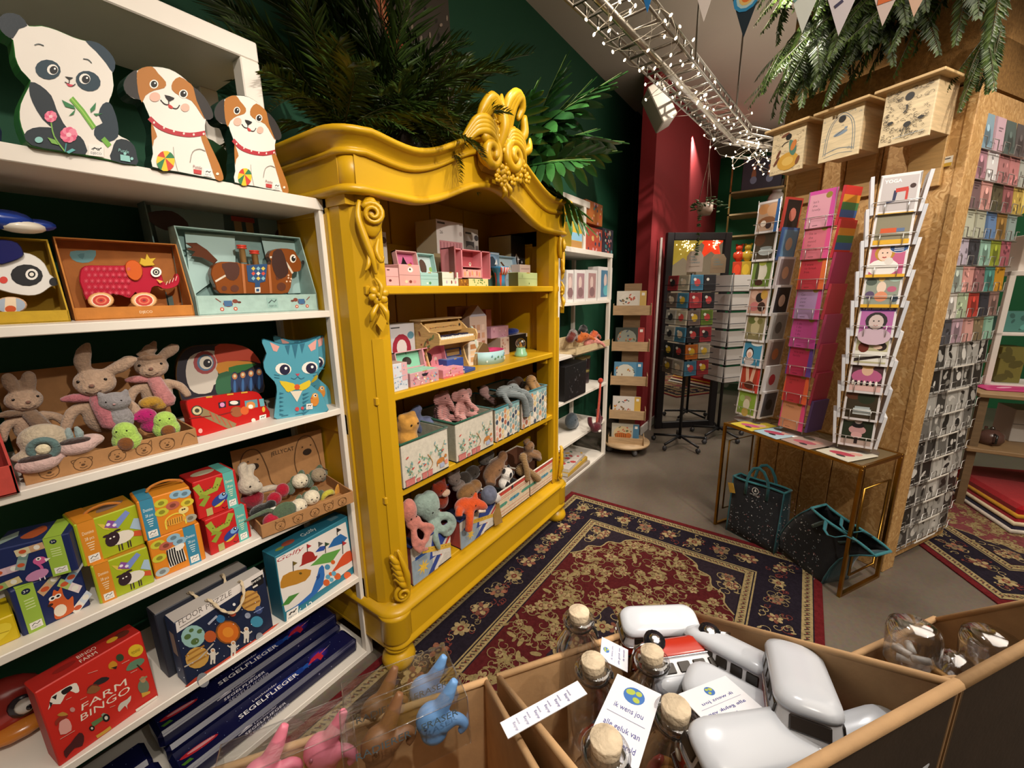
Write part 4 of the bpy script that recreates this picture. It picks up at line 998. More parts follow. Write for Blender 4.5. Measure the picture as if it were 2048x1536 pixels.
t, a, yw, w, h, d = mini('lime domino box with a sheep, the lower of two', (540, 888), (835, 765), (475, 690), Z4, 'sheep')
t = mini('lime domino box with a sheep, stacked on its twin', (455, 688), (785, 556), (390, 462), Z4+h, 'sheep', .10)[0]; handle(t, w, .1, h)
t, a, yw, w, h, d = mini('orange box with zebra and round counters, below the tiger box', (842, 755), (1112, 640), (800, 545), Z4, 'zebra')
handle(t, w, d, h)
t = mini('orange box with a yellow tiger, on the zebra box', (782, 550), (1060, 450), (738, 335), Z4+h, 'tiger')[0]; handle(t, w, d, h)
t, a, yw, w, h, d = mini('red domino box with a blue fish, the lower of two', (1140, 625), (1358, 520), (1090, 440), Z4, 'fish', .075)
mini('red domino box with a blue fish, stacked on its twin', (1075, 432), (1300, 345), (1025, 235), Z4+h, 'fish', .10)
a = on(42, 1275, 2, Z4); t = carton('game_box', 'yellow game box with a lemon, cut by the photo edge', 'game box', Vector((a.x-.12, a.y, Z4)), 0, .12, .062, .10, '#d9bd16', '#c4a812')
p = front(.12, .062); p.ell(.7, .5, .5, .3, '#e8d23a', .4); p.line([(.3, .4), (.6, .55), (.9, .45)], .03, '#b59a14'); fp(p, t)
# ---- board games on the fifth board
def px(sc, ox, oy): return lambda x, y: (ox+x*sc, oy+y*sc)
SZ = (400/1829, 0, 1200)
def game(name, label, S, bl, br, tl, z, dep, col, side, topc, tilt=0):
    f = px(*S); a, yw, w, h = fit(f(*bl), f(*br), f(*tl), z)
    t = carton(name, label, 'game box', a, yw, w, h, dep, col, side, topc, tilt=tilt)
    return t, a, yw, w, h, Tr(a, yw, *S, tilt=tilt)
RED = '#c8281e'
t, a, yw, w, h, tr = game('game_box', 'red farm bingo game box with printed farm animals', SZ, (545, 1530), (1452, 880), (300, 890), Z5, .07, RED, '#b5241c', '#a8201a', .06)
WH = '#efe3d2'
tr.text('FARM', [(745, 1015), (1160, 775), (1150, 715), (745, 955)], WH); tr.text('BINGO', [(740, 1110), (1190, 835), (1185, 775), (735, 1050)], WH)
tr.ell(1240, 462, 72, 56, '#d9b52c', -.4); tr.text('BINGO', [(1200, 475), (1275, 435), (1275, 450), (1200, 492)][::-1], '#6d5a14'); tr.text('GAME', [(1210, 500), (1280, 462), (1278, 445), (1208, 482)], '#6d5a14')
tr.poly([(450, 960), (470, 880), (560, 820), (650, 770), (700, 760), (725, 830), (690, 850), (640, 830), (590, 880), (550, 950), (480, 950), (440, 1005)], '#ece4d8', 2); tr.poly([(560, 830), (640, 785), (660, 810), (600, 860), (570, 860)], '#1d1a1c', 2); tr.poly([(470, 890), (520, 860), (510, 910)], '#1d1a1c'); tr.poly([(450, 930), (480, 940), (460, 990)], '#1d1a1c')
tr.poly([(850, 760), (930, 705), (1000, 710), (960, 750), (880, 780)], '#2a2426', 2); tr.ell(850, 810, 60, 40, '#6d2a22', -.4); tr.poly([(790, 850), (840, 780), (920, 800), (870, 850)], '#8a5a34', 2)
tr.poly([(990, 590), (1030, 555), (1070, 580), (1060, 620), (1000, 630)], '#c78a24', 2); tr.ell(1095, 525, 36, 34, '#33452c'); tr.poly([(1010, 620), (1070, 600), (1060, 630)], '#2a1d1a')
tr.poly([(1150, 640), (1190, 570), (1280, 530), (1320, 545), (1290, 590), (1200, 640)], '#5f8468', 2); tr.line([(1250, 590), (1300, 640)], 14, '#3d2a20')
tr.ell(1310, 790, 52, 66, '#6e7a62'); tr.ell(1305, 725, 26, 30, '#b88a62'); tr.poly([(1270, 720), (1340, 690), (1345, 705), (1275, 735)], '#8f8a66'); tr.poly([(1290, 850), (1370, 830), (1370, 850), (1300, 890)], '#d1a03a')
tr.poly([(1075, 990), (1100, 940), (1160, 905), (1195, 870), (1190, 920), (1160, 960), (1165, 1000), (1140, 965), (1090, 1020)], '#cfc8bd', 2)
tr.poly([(540, 1120), (600, 1080), (640, 1110), (650, 1190), (550, 1230)], '#e0a49c', 2); tr.poly([(500, 1110), (560, 1050), (620, 1050), (600, 1080), (540, 1110), (515, 1150)], '#8f2f22', 2); tr.poly([(520, 1050), (570, 1020), (620, 1045), (560, 1060)], '#b88a3a', 2); tr.ell(660, 1000, 24, 22, '#c98f88')
tr.poly([(830, 1120), (950, 1050), (960, 1080), (850, 1160)], '#5f7d4e'); tr.poly([(920, 1050), (940, 1030), (980, 1040), (960, 1080)], '#8aa08a'); tr.ell(968, 1075, 34, 36, '#181614'); tr.ell(968, 1075, 16, 18, '#d8cfc2'); tr.ell(838, 1170, 26, 24, '#181614'); tr.ell(838, 1170, 11, 11, '#d8cfc2')
tr.poly([(580, 1380), (640, 1310), (720, 1210), (765, 1240), (750, 1330), (680, 1350), (620, 1420), (600, 1440)], '#4a1c1e', 2)
tr.line([(880, 1250), (950, 1205), (1010, 1160)], 28, '#c99a3a'); tr.poly([(1235, 1000), (1430, 870), (1440, 885), (1245, 1020)], '#ece4d8')
for q in ([(800, 670), (890, 640)], [(1110, 580), (1180, 545)], [(1190, 665), (1250, 635)], [(600, 910), (650, 885)], [(730, 910), (790, 880)], [(545, 1270), (680, 1190)], [(1000, 980), (1050, 960)]): tr.line(q, 5, '#e0a092')
tr.build('front_print', 'print', t)
p = top(w, .07, h); p.text('BINGO', .52, .62, .32, '#e8d8c8', w=.18); p.text('FARM', .5, .28, .32, '#e8d8c8', w=.16); p.dot(.86, .5, .22, '#5a2418'); p.dot(.76, .5, .16, '#c79a2c'); p.ell(.3, .5, .3, .16, '#8a1c18'); p.build('top_print', 'print', t)
# floor puzzle
t, a, yw, w, h, tr = game('puzzle_box', 'navy floor puzzle carton with planets and rope handle, in front', S3, (1010, 1330), (1475, 1010), (945, 985), Z5, .06, '#17233f', '#2b4a78', '#b9b2ac')
tr.poly([(945, 985), (1415, 697), (1421, 738), (953, 1040)], '#e2dbd6')
tr.text('FLOOR', [(965, 1000), (1095, 920), (1090, 892), (960, 970)], '#6a625e'); tr.text('PUZZLE', [(1112, 915), (1248, 833), (1246, 806), (1107, 888)], '#6a625e'); tr.line([(968, 1012), (1080, 944)], 5, '#8a827e')
tr.poly([(1352, 760), (1415, 722), (1421, 770), (1360, 808)], '#14151a'); tr.text('petit', [(1357, 783), (1407, 752), (1405, 732), (1355, 763)], '#f2efe8'); tr.line([(1362, 795), (1388, 780)], 9, '#e0dcd4')
tr.ell(1040, 1058, 66, 60, '#8fb8b4', -.4)
for x, y, r in ((1010, 1060, 20), (1050, 1085, 24), (1075, 1030, 16), (1030, 1025, 14)): tr.ell(x, y, r, r*.7, '#4f6b3a', -.5)
tr.ell(1132, 1058, 33, 32, '#b5552a'); tr.ell(1228, 1035, 68, 64, '#7d4a1e'); tr.ell(1228, 1035, 58, 56, '#cc6a20'); tr.ell(1228, 1035, 30, 28, '#dd8a2c')
tr.ell(1062, 1172, 66, 56, '#c79a4c', -.5); tr.line([(992, 1222), (1065, 1185), (1150, 1095)], 7, '#b8b0a4')
for k in (-24, 0, 24): tr.line([(1010+k*.5, 1190+k), (1112+k*.5, 1130+k)], 9, '#a2712f')
tr.ell(1348, 865, 56, 56, '#c7974c')
for k in (-24, 0, 24): tr.line([(1305+k*.3, 885+k), (1392+k*.3, 840+k)], 9, '#9a6a34')
tr.ell(1382, 978, 34, 30, '#3f8aa8'); tr.ell(1393, 915, 20, 22, '#3a4a78'); tr.line([(1366, 930), (1420, 900)], 4, '#8a9ac0'); tr.ell(1187, 962, 24, 22, '#2d6ea0'); tr.ell(1252, 935, 18, 16, '#b04a34'); tr.ell(1333, 945, 16, 16, '#8f96a8'); tr.ell(1260, 885, 8, 8, '#e8e8e8')
tr.poly([(1010, 1328), (1050, 1280), (1160, 1215), (1290, 1125), (1400, 1055), (1470, 1000), (1474, 1010)], '#b8432c', 2)
for x, y in ((1145, 1155), (1255, 1115), (1325, 1040)):
    tr.ell(x, y-22, 13, 13, '#e6dfd2'); tr.ell(x, y-22, 8, 7, '#c99a72'); tr.poly([(x-16, y-10), (x+16, y-14), (x+14, y+26), (x-12, y+30)], '#d9d2c6'); tr.line([(x-8, y+28), (x-10, y+52)], 10, '#d9d2c6'); tr.line([(x+8, y+26), (x+8, y+48)], 10, '#d9d2c6'); tr.line([(x-16, y), (x-32, y-10)], 7, '#d9d2c6'); tr.line([(x+16, y), (x+30, y-12)], 7, '#d9d2c6')
for k in range(26): tr.ell(960+((k*97) % 460), 1020+((k*61) % 250)-((k*97) % 460)*.62+60, 2.5, 2.5, '#cfd6e6')
tr.ell(1090, 1290, 34, 40, '#8b8d93'); tr.ell(1395, 1060, 20, 26, '#8b8d93'); tr.line([(1118, 990), (1165, 945)], 12, '#a9aebc')
tr.build('front_print', 'print', t)
def rope(t, w, d, h, dx=0):
    g = G(); P = cr([(w*.36+dx, d*.45, h-.005), (w*.37+dx, .0, h+.008), (w*.44+dx, -.022, h-.03), (w*.56+dx, -.026, h-.055), (w*.68+dx, -.022, h-.025), (w*.72+dx, .0, h+.01), (w*.73+dx, d*.45, h-.005)], 8, False)
    for k in (0, 1):
        Q = []
        for i, p in enumerate(P):
            a_ = i*.8+k*PI; Q.append((p[0]+.002*math.cos(a_), p[1]+.002*math.sin(a_), p[2]+.0015*math.sin(a_)))
        g.tube(Q, .0028, '#cdbb9c', 5)
    g.build('rope_handle', 'cloth', t)
rope(t, w, .06, h); W5, H5 = w, h
p = Pr((0, .06, 0), (0, -1, 0), (0, 0, 1), .06, h); p.rect(.25, .45, .75, .8, '#b9b0a6'); p.line([(.3, .2), (.7, .25)], .03, '#8fa3c2'); p.build('side_print', 'print', t)
t = carton('puzzle_box', 'grey topped floor puzzle carton standing behind its twin', 'game box', Vector((a.x-.02, a.y+.075, Z5)), yw, W5, H5*1.02, .06, '#2c2f3a', '#2b3550', '#a8a29c'); rope(t, W5, .06, H5*1.02)
# golfy
S3c = (360/1843, 380, 880)
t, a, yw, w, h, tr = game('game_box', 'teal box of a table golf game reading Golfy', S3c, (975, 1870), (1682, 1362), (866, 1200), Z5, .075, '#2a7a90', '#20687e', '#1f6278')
tr.poly([(880, 1212), (1592, 838), (1668, 1290), (1480, 1440), (1150, 1660), (975, 1760), (930, 1560)], '#e6e1dc')
tr.text('Golfy', [(890, 1270), (1165, 1135), (1150, 1085), (885, 1220)], '#a82c3c', .15)
def flag(x, y, hgt, c): tr.line([(x, y), (x-4, y-hgt)], 8, '#3a3230'); tr.poly([(x-4, y-hgt), (x+42, y-hgt+16), (x, y-hgt+46)], c)
tr.poly([(1110, 1300), (1140, 1270), (1150, 1180), (1200, 1140), (1260, 1150), (1280, 1190), (1305, 1180), (1280, 1230), (1200, 1262)], '#a02a28', 2); tr.poly([(1228, 1290), (1360, 1170), (1545, 1112), (1450, 1250)], '#5fa04a'); tr.poly([(1280, 1150), (1330, 1090), (1395, 1080), (1370, 1130)], '#2a4fa0'); tr.poly([(1410, 1108), (1470, 1010), (1540, 960), (1610, 1000), (1560, 1060)], '#2466a8')
tr.poly([(1440, 1370), (1500, 1280), (1560, 1180), (1640, 1130), (1660, 1230), (1540, 1300)], '#d2502a', 2); tr.poly([(925, 1515), (950, 1390), (1100, 1330), (1240, 1330), (1180, 1440), (1000, 1500)], '#b8812a', 2); tr.ell(1130, 1365, 16, 12, '#5c4a1c')
tr.poly([(1030, 1735), (1240, 1560), (1320, 1310), (1370, 1300), (1360, 1480), (1210, 1640)], '#2a6ab8', 2); tr.poly([(1290, 1400), (1330, 1360), (1330, 1400), (1300, 1440)], '#17478a'); tr.poly([(935, 1700), (1010, 1600), (1120, 1560), (1010, 1680)], '#4a8a3c')
for x, y, r, c in ((1405, 1300, 28, '#4a8fb8'), (1462, 1250, 22, '#d2602a'), (1395, 1460, 34, '#d2602a'), (1438, 1370, 20, '#d2602a'), (1508, 1395, 34, '#d2602a'), (1610, 1385, 38, '#d9602a'), (1410, 1400, 24, '#5fa8c8'), (1470, 1365, 24, '#5fa8c8'), (1446, 1430, 22, '#5fa8c8')): tr.ell(x, y, r, r, c)
flag(1200, 1145, 80, '#b02a34'); flag(1385, 1155, 110, '#2a4a34'); flag(1505, 975, 75, '#2a2a30'); flag(1562, 1165, 130, '#b02a34'); flag(1055, 1340, 100, '#6b5a24'); flag(1318, 1095, 55, '#555')
tr.text('6-12', [(1115, 1790), (1255, 1700), (1245, 1640), (1105, 1730)], '#eaf0ee'); logo(tr, 985, 1860, 120, 96, .62)
tr.line([(1310, 1640), (1440, 1540)], 10, '#8fc0cc'); tr.line([(1315, 1665), (1445, 1565)], 10, '#8fc0cc')
tr.build('front_print', 'print', t)
p = top(w, .075, h); p.text('Golfy', .5, .45, .42, '#d8e4e4', w=.2); p.ell(.24, .5, .3, .2, '#8a4030'); p.ell(.12, .4, .2, .12, '#6f7a34'); p.rect(.80, .3, .92, .7, '#5a7f8c'); p.build('top_print', 'print', t)
# red balloon thing at the edge
t = thing('toy_mask', 'round red toy with goggle eye, cut by the photo corner', 'toy', X(tuple(on(20, 1490, 2, Z5)), -.1))
g = G(); g.ell((0, .05, .075), (.085, .05, .075), '#a3322c', nu=16, nv=10); g.build('body', 'gloss', t)
g = G(); g.ell((.035, .004, .085), (.026, .010, .030), '#2a2430'); g.ell((.040, -.004, .087), (.018, .008, .021), '#cfcac4'); g.ell((.046, -.010, .082), (.006, .004, .008), '#16161c'); g.build('eye', 'gloss', t)
g = G(); g.ell((.02, .0, .03), (.06, .03, .02), '#c2762c'); g.build('beak', 'gloss', t)
# ---- glider boxes on the lowest board
def glider(label, x, y, z, rz, w=.60, d=.105, h=.06, fr=True):
    t = carton('glider_box', label, 'game box', Vector((x, y, z)), rz, w, h, d, '#11143a', '#0d1030', '#14163f', bev=.012, m='gloss')
    q = top(w-.02, d-.024, h); q.M = q.M @ Matrix.Translation((.01, .012, 0)); q.d = .00006
    for k in range(6): q.ell(.5+.05*k, .45, .42-.05*k, .24-.03*k, ('#191f58', '#1b2668', '#1d3078', '#1f3c8a', '#2450a0', '#2a64b4')[k])
    for k in range(5): q.ell(.78, .55, .5-.08*k, .34-.05*k, ('#1d1a55', '#2a2068', '#37267a', '#452c8c', '#53329a')[k])
    q.ell(.10, .45, .62, .13, '#b52a34', -.1); q.ell(.11, .47, .46, .07, '#d8979a', -.1)
    q.poly([(.70, .40), (.74, .62), (.80, .70), (.79, .58), (.86, .62), (.80, .5), (.80, .3), (.77, .18), (.765, .42)], '#b82a3a'); q.poly([(.80, .52), (.88, .66), (.83, .56)], '#f2eef6')
    for k in range(34): q.dot((k*.137+.05) % 1, (k*.311+.1) % .9+.05, .012, '#9fb4e8', n=5)
    q.text('Leuchtender', .45, .66, .17, '#d9d6e6', w=.14); q.text('SEGELFLIEGER', .46, .36, .30, '#f2f0f4', w=.34, bold=.03)
    q.poly([(.02, .1), (.06, .1), (.05, .25), (.01, .22)], '#4a7a2c'); q.build('top_print', 'gloss', t)
    if fr:
        p = front(w, h); p.text('Leuchtender', .40, .72, .2, '#c9c6d6', w=.12); p.text('SEGELFLIEGER', .40, .47, .24, '#e6e3ec', w=.22); p.text('SEGELFLIEGER', .42, .2, .24, '#a9a6ba', w=.22)
        p.poly([(.27, .78), (.33, .8), (.30, .9)], '#d9d6e2'); p.line([(.26, .72), (.33, .74)], .05, '#d9d6e2'); p.line([(.02, .96), (.98, .96)], .02, '#8f8cb4'); p.star(.72, .6, .07, '#cfcbe6', 4, .2); p.star(.80, .45, .05, '#cfcbe6', 4, .2); p.build('front_print', 'gloss', t)
    return t
glider('dark blue glider box with white lettering, front of the bottom board', .195, 1.345, Z6, .0)
glider('dark blue glider box, lower one behind the front glider box', .20, 1.465, Z6, 0, fr=False)
glider('dark blue glider box, on top of the rear glider box', .19, 1.468, Z6+.062, 0)
glider('dark blue glider box lying farther left on the bottom board', -.42, 1.35, Z6, .03)
glider('dark blue glider box lying behind the farther left one', -.43, 1.475, Z6, .0, fr=False)
t = carton('box', 'grey and white patterned box between the glider boxes', 'box', Vector((-.60, 1.47, Z6+.062)), .0, .5, .05, .11, '#8f8d8a'); p = top(.5, .11, .05)
for i in range(5):
    for j in range(2): p.rect(i*.2, j*.5, i*.2+.1, j*.5+.5, '#c9c6c0' if j else '#3a3a40')
p.build('top_print', 'print', t)
t = carton('box', 'small black box on the bottom board next to the yellow wardrobe', 'box', Vector((.66, 1.58, Z6)), .1, .12, .09, .08, '#15171a'); p = top(.12, .08, .09); p.rect(.1, .2, .9, .8, '#22262a'); p.build('top_print', 'print', t)
# ================================================================ soft toys
def blob(shapes, col, g=None, M=None):
    g = g or Blob()
    for s in shapes:
        if s[0] == 't':
            P = cr([tuple(c*.01 for c in p) for p in s[1]], 4, False); r = s[2]; R = []
            for i in range(len(P)):
                k = i/(len(P)-1)*(len(r)-1); a = int(min(k, len(r)-2)); R.append(.01*(r[a]+(r[a+1]-r[a])*(k-a)))
            g.tube(P, R, col, 10)
        else: g.ell(tuple(c*.01 for c in s[0]), tuple(c*.01 for c in s[1]), col, nu=14, nv=10, rot=s[2] if len(s) > 2 else None)
    return g
def plush(name, label, M, col, shapes, bits=(), m='plush', group=None, vox=.006, cat='soft toy'):
    """shapes in cm about the head; bits: (part name, colour, shapes[, material])"""
    t = thing(name, label, cat, M, group)
    blob(shapes, col).build('body', m, t, vox=vox)
    for b in bits:
        g = blob(b[2], b[1], G()); g.build(b[0], b[3] if len(b) > 3 else m, t)
    return t
def EY(x, y, z, r=.45, c='#15110f'): return [('eye', c, [((x, y, z), (r, r*.6, r))], 'gloss'), ('eye', c, [((-x, y, z), (r, r*.6, r))], 'gloss')]
def hd(u, v, y, rz=0, s=1, rx=0, ry=0): return X(tuple(on(u, v, 1, y)), rz, rx, ry, s)
KR = '#a87a4c'
def tray(label, bl, br, lip, back_tl, z, dep, S, side_back=1.0):
    a, yw, w = seat(bl, br, *S, z); T = X(tuple(a), yw)
    hl = zabove(S[1]+lip[0]*S[0], S[2]+lip[1]*S[0], a)-z
    pb = T @ Vector((w*.5, dep, 0)); hb = zabove(S[1]+back_tl[0]*S[0], S[2]+back_tl[1]*S[0], pb)-z
    t = thing('display_tray', label, 'display tray', T); k = .004
    g = gb(0, w, 0, k, 0, hl, KR, bev=.001); g.build('front_lip', 'kraft', t)
    g = gb(0, w, dep-k, dep, 0, hb, KR); g.build('back_panel', 'kraft', t)
    g = gb(0, w, k, dep-k, 0, k, KR); g.build('bottom', 'kraft', t)
    for x in (0, w-k):
        g = G(X((x+k, 0, 0)) @ Matrix.Rotation(-PI/2, 4, 'Y')); g.prism([(0, k), (0, dep-k), (hl*side_back, dep-k), (hl, k)], 0, k, KR); g.build('side_panel', 'kraft', t)
    return t, a, yw, w, hl, hb
INK = '#5a3d22'
def doodles(p, us, v, r, t_):
    for i, u in enumerate(us):
        p.line([(u+r*p.h/p.w*math.cos(q*.52), v+r*math.sin(q*.52)) for q in range(13)], t_, INK)
        for s_ in (-1, 1): 
            p.dot(u+s_*.25*r*p.h/p.w, v+.25*r, t_*.9, INK)
            e = r*p.h/p.w; p.line([(u+s_*e*.6, v+r*.8), (u+s_*e*(.8+.3*(i % 2)), v+r*(1.25-.5*(i % 3))), (u+s_*e*1.0, v+r*.3)], t_, INK, 3)
        p.ell(u, v-.15*r, r*.22, r*.16, INK); p.line([(u-.4*r*p.h/p.w, v-.45*r), (u, v-.62*r), (u+.4*r*p.h/p.w, v-.45*r)], t_, INK, 3)
t, a, yw, w, hl, hb = tray('brown card display tray of bunnies and other soft toys, next to the toucan box', (148, 1684), (1129, 1442), (126, 1575), (400, 1000), Z3, .21, S2)
p = front(w, hl); doodles(p, (.12, .29, .48, .64, .79), .45, .36, .03); p.line([(.88, .2), (.93, .85), (.985, .5)], .03, INK, 4); p.build('lip_print', 'print', t)
SKN, PNK = '#a98e78', '#a8646c'
def bunny(label, u, v, y, s, rz, ears, bib):
    sh = [((0, 0, 0), (7.2, 5.5, 6.2)), ((0, -2.5, -1.8), (5.6, 4, 4)), ((0, .5, -15), (6.8, 5, 9)), ('t', [(-4, 0, -9), (-9, -2, -12), (-12, -4, -19)], [2.2, 2.3, 1.8]), ('t', [(4, 0, -9), (10, -1, -12), (13, -3, -18)], [2.2, 2.3, 1.8])]
    for e in ears: sh.append(('t', e, [1.8, 2.9, 2.6, .5]))
    b = [('nose', '#7e5a4c', [((0, -6.6, -.4), (1.0, .6, .8))]), ('mouth', '#4a3328', [('t', [(-2.6, -5.9, -2.8), (0, -6.4, -3.8), (2.6, -5.9, -2.8)], [.14, .14, .14])])]+EY(4.3, -4.2, 1.6, .6)
    b += [('bib', bib, [('t', [(0, -1.5, -6.5), (1.5, -5.2, -11), (3.5, -5.6, -18), (3.5, -5, -20)], [3.2, 3.4, 4.2, 2.2]), ('t', [(-1, -2, -6.5), (-7, -3, -5.5), (-11, -3, -5.6)], [1.6, 2.0, .8])])]
    return plush('plush_bunny', label, hd(u, v, y, rz, s), SKN, sh, b, vox=.007)
bunny('large plush bunny in pink bib, at the middle of the bunny tray', 190, 765, 1.43, .56, -.35, [[(-2, 0, 4), (-2.5, 0, 9), (-1, 0, 14), (1, 0, 18)], [(4, 0, 4), (9, 0, 6), (13, 0, 8.5), (16, 0, 9)]], PNK)
t = bunny('large plush bunny in pink with a cap, at the tray end near the toucan', 303, 733, 1.45, .52, -.3, [[(-1, 0, 4), (0, 0, 8), (2, 0, 10), (3, 0, 11)], [(4, 0, 4), (8, 0, 7), (11, 0, 9), (13, 0, 10)]], '#b27474')
blob([('t', [(-4.5, -1, 4.5), (0, -3.5, 5), (5, -1, 4.5)], [1.2, 1.5, 1.2]), ('t', [(-3, 0, 5), (1, 0, 9), (3.5, 0, 13)], [3, 2.4, .6])], '#9c7c62', G()).build('cap', 'plush', t)
bunny('small brown plush bunny deep in the left of the bunny tray', 48, 800, 1.47, .44, .1, [[(-2, 0, 4), (-3, 0, 9), (-3, 0, 13), (-2, 0, 15)], [(3, 0, 4), (3.5, 0, 9), (4, 0, 13), (4, 0, 15)]], '#7a6350')
plush('plush_cat', 'grey plush kitten leaning on the pink bunnies in the tray', hd(230, 803, 1.385, -.3, .52), '#8b8789', [((0, 0, 0), (6, 4.5, 4.6)), ((0, 1, -9), (5.5, 4.5, 7)), ('t', [(-4, 0, 3), (-5, 0, 5.5)], [1.8, .5]), ('t', [(4, 0, 3), (5, 0, 5.5)], [1.8, .5])], EY(2.6, -3.7, .8, .4)+[('nose', '#b98e8e', [((0, -4.5, -.5), (.6, .4, .4))])])
GRN = '#a5c95c'
for lab, u, v, y, rz, hat in (('green plush avocado bird with brown belly, leaning on the tray lip', 250, 865, 1.335, -.5, 0), ('green plush avocado with brown stone, at the right tray end', 330, 842, 1.355, -.25, 1)):
    plush('plush_avocado', lab, hd(u, v, y+.015, rz, .54), GRN, [((0, 0, 0), (4.6, 3.6, 5)), ((0, .3, -4), (5.6, 4, 5.5))], [('stone', '#7a4a22', [((0.5, -3.6, -4.5), (2.9, 1.6, 3.1))])]+EY(1.8, -3.3, 1.6, .35), vox=.005)
plush('plush_bird', 'magenta plush bird between the two green avocados', hd(290, 832, 1.39, -.2, .5), '#a81a64', [((0, 0, 0), (5, 4, 4.2)), ((2, 1, -5), (5, 4, 5)), ('t', [(-3, -2, 0), (-6, -3, -.5)], [1.4, .3])], EY(2.2, -3.2, 1, .35))
plush('plush_ball', 'ochre knitted plush lying against the pink bunny', hd(302, 805, 1.41, 0, .5), '#a8802a', [((0, 0, 0), (5.5, 4, 3.4)), ((3, 0, -2), (4, 3, 3))], [('patch', '#8f6a1e', [((0, -3, -.5), (2, 1.2, 1.4))])])
plush('plush_snail', 'cream plush snail with teal ring, in the front tray corner', hd(85, 880, 1.365, -.3, .66), '#b9aa93', [((0, 1, 0), (6.2, 4.5, 5.4)), ((-2, -1, -4.5), (6, 4, 2.2))], [('ring', '#5c7574', [('t', [(3*math.cos(k*.7)+.5, -3.6, 3*math.sin(k*.7)-2.2) for k in range(10)], [1.1]*10)]), ('face', '#e3d6b4', [((.5, -4.2, -2.2), (1.8, .9, 1.8))])])
for lab, u, v, y, rz in (('pink plush slipper with grey bunny ears, leaning over the tray lip', 152, 888, 1.328, -.25), ('pink plush slipper lying under the cream snail toy', 75, 922, 1.326, -.1)):
    t = plush('plush_slipper', lab, hd(u, v, y+.02, rz, .6), '#c9aaa4', [((0, 0, -1), (6, 4.4, 3.2)), ((3.5, 2, 0), (4.5, 4, 2.6))], [('opening', '#3b2b28', [((0, -.6, 1.4), (4.6, 3, 1.2))])])
    if u > 100: blob([('t', [(-1.2, 1, 1), (-1.4, 1, 4), (-1, .8, 6.5)], [1, 1.3, .5]), ('t', [(1.2, 1, 1), (1.4, 1, 4), (1, .8, 6.5)], [1, 1.3, .5])], '#8fa0a0', G()).build('ears', 'plush', t)
# ---- tray on the fourth board
t, a, yw, w, hl, hb = tray('brown card display tray of leafy sprout toys with printed back', (1415, 531), (1908, 335), (1402, 463), (1450, 5), Z4, .22, S3)
p = front(w, hl); doodles(p, (.18, .36, .54, .70, .86), .45, .34, .035); p.build('lip_print', 'print', t)
p = Pr((0, .215, 0), (1, 0, 0), (0, 0, 1), w, hb); p.text('JELLYCAT', .52, .80, .09, '#3a2a1c', w=.26)
for u in (.20, .80):
    p.line([(u-.14, .3), (u-.16, .6), (u-.08, .92), (u+.06, .92), (u+.13, .62), (u+.16, .34), (u+.28, .22)], .014, INK, 4); p.ell(u, .68, .07, .055, '#2e2016'); p.dot(u-.05, .78, .014, INK); p.dot(u+.05, .78, .014, INK)
p.build('back_print', 'print', t)
plush('plush_bunny', 'white plush bunny in a red dress, by the red fish boxes', hd(497, 970, 1.40, .3, .72), '#b9ae9d', [((0, 0, 0), (4.6, 4.2, 4.4)), ((1, -3, -1), (2.8, 2.6, 2.4)), ('t', [(-1, 1, 3), (0, 2, 8), (2, 2, 9)], [1.6, 2, 1.4]), ('t', [(2, 1, 3), (4, 2, 7), (5, 2, 5)], [1.4, 1.8, 1.2]), ((2, 2, -7), (4, 4, 4)), ('t', [(4, 0, -5), (10, -1, -6), (14, -1, -8)], [1.5, 1.5, 1.2])], [('dress', '#7d1425', [((2, 1.6, -8), (4.8, 4.4, 4.6))]), ('shoe', '#a0142c', [((9, -3, -11), (3.4, 3, 3.2))]), ('shoe', '#a0142c', [((14, -3, -9), (3.2, 3, 3.4))])]+EY(2.2, -3.8, .8, .45), vox=.005)
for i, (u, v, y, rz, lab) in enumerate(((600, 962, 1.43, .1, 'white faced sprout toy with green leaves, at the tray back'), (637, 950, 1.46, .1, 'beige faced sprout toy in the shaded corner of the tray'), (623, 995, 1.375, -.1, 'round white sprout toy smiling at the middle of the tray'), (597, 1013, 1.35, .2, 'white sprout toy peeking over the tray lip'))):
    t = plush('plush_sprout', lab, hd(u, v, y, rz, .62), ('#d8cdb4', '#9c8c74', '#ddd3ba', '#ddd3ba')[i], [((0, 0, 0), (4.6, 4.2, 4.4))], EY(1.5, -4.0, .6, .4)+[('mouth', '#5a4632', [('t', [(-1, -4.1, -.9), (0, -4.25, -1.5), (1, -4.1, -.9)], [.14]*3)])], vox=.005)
    for k in range(4): blob([((-5+k*3.5, 2+k % 2, -3+2*(k % 3)), (3.6, 1.6, 4.4), (0, (-.9, -.4, .5, 1.0)[k], .4))], '#4c5f47', G()).build('leaf', 'plush', t)
t = plush('plush_radish', 'red plush radish with a big green leaf hanging over the lip', hd(542, 1042, 1.335, 0, .6), '#a51a34', [((0, 0, 0), (4.2, 3.8, 4.2)), ('t', [(-3, 0, -1), (-5, 0, -3)], [1.6, .3])], [('stem', '#55654f', [('t', [(2, 0, 2), (0, 1, 6), (-12, 2, 5)], [1, 1.2, .8])])], vox=.005)
blob([((7, -1.5, 3), (6.5, 1.0, 5.2), (0, .3, 0))], '#52664e', G()).build('leaf', 'plush', t)
plush('plush_lemon', 'yellow crescent plush at the right end of the sprout tray', hd(655, 990, 1.375, 0, .6), '#b9b23c', [('t', [(-4, 0, -2), (-2, -1, 1.5), (2, -1, 1.5), (4, 0, -1)], [1, 1.8, 1.8, 1])], [('slice', '#c98f3a', [((7, -.5, 1), (2.2, .8, 4.2), (0, .4, 0))])], vox=.005)
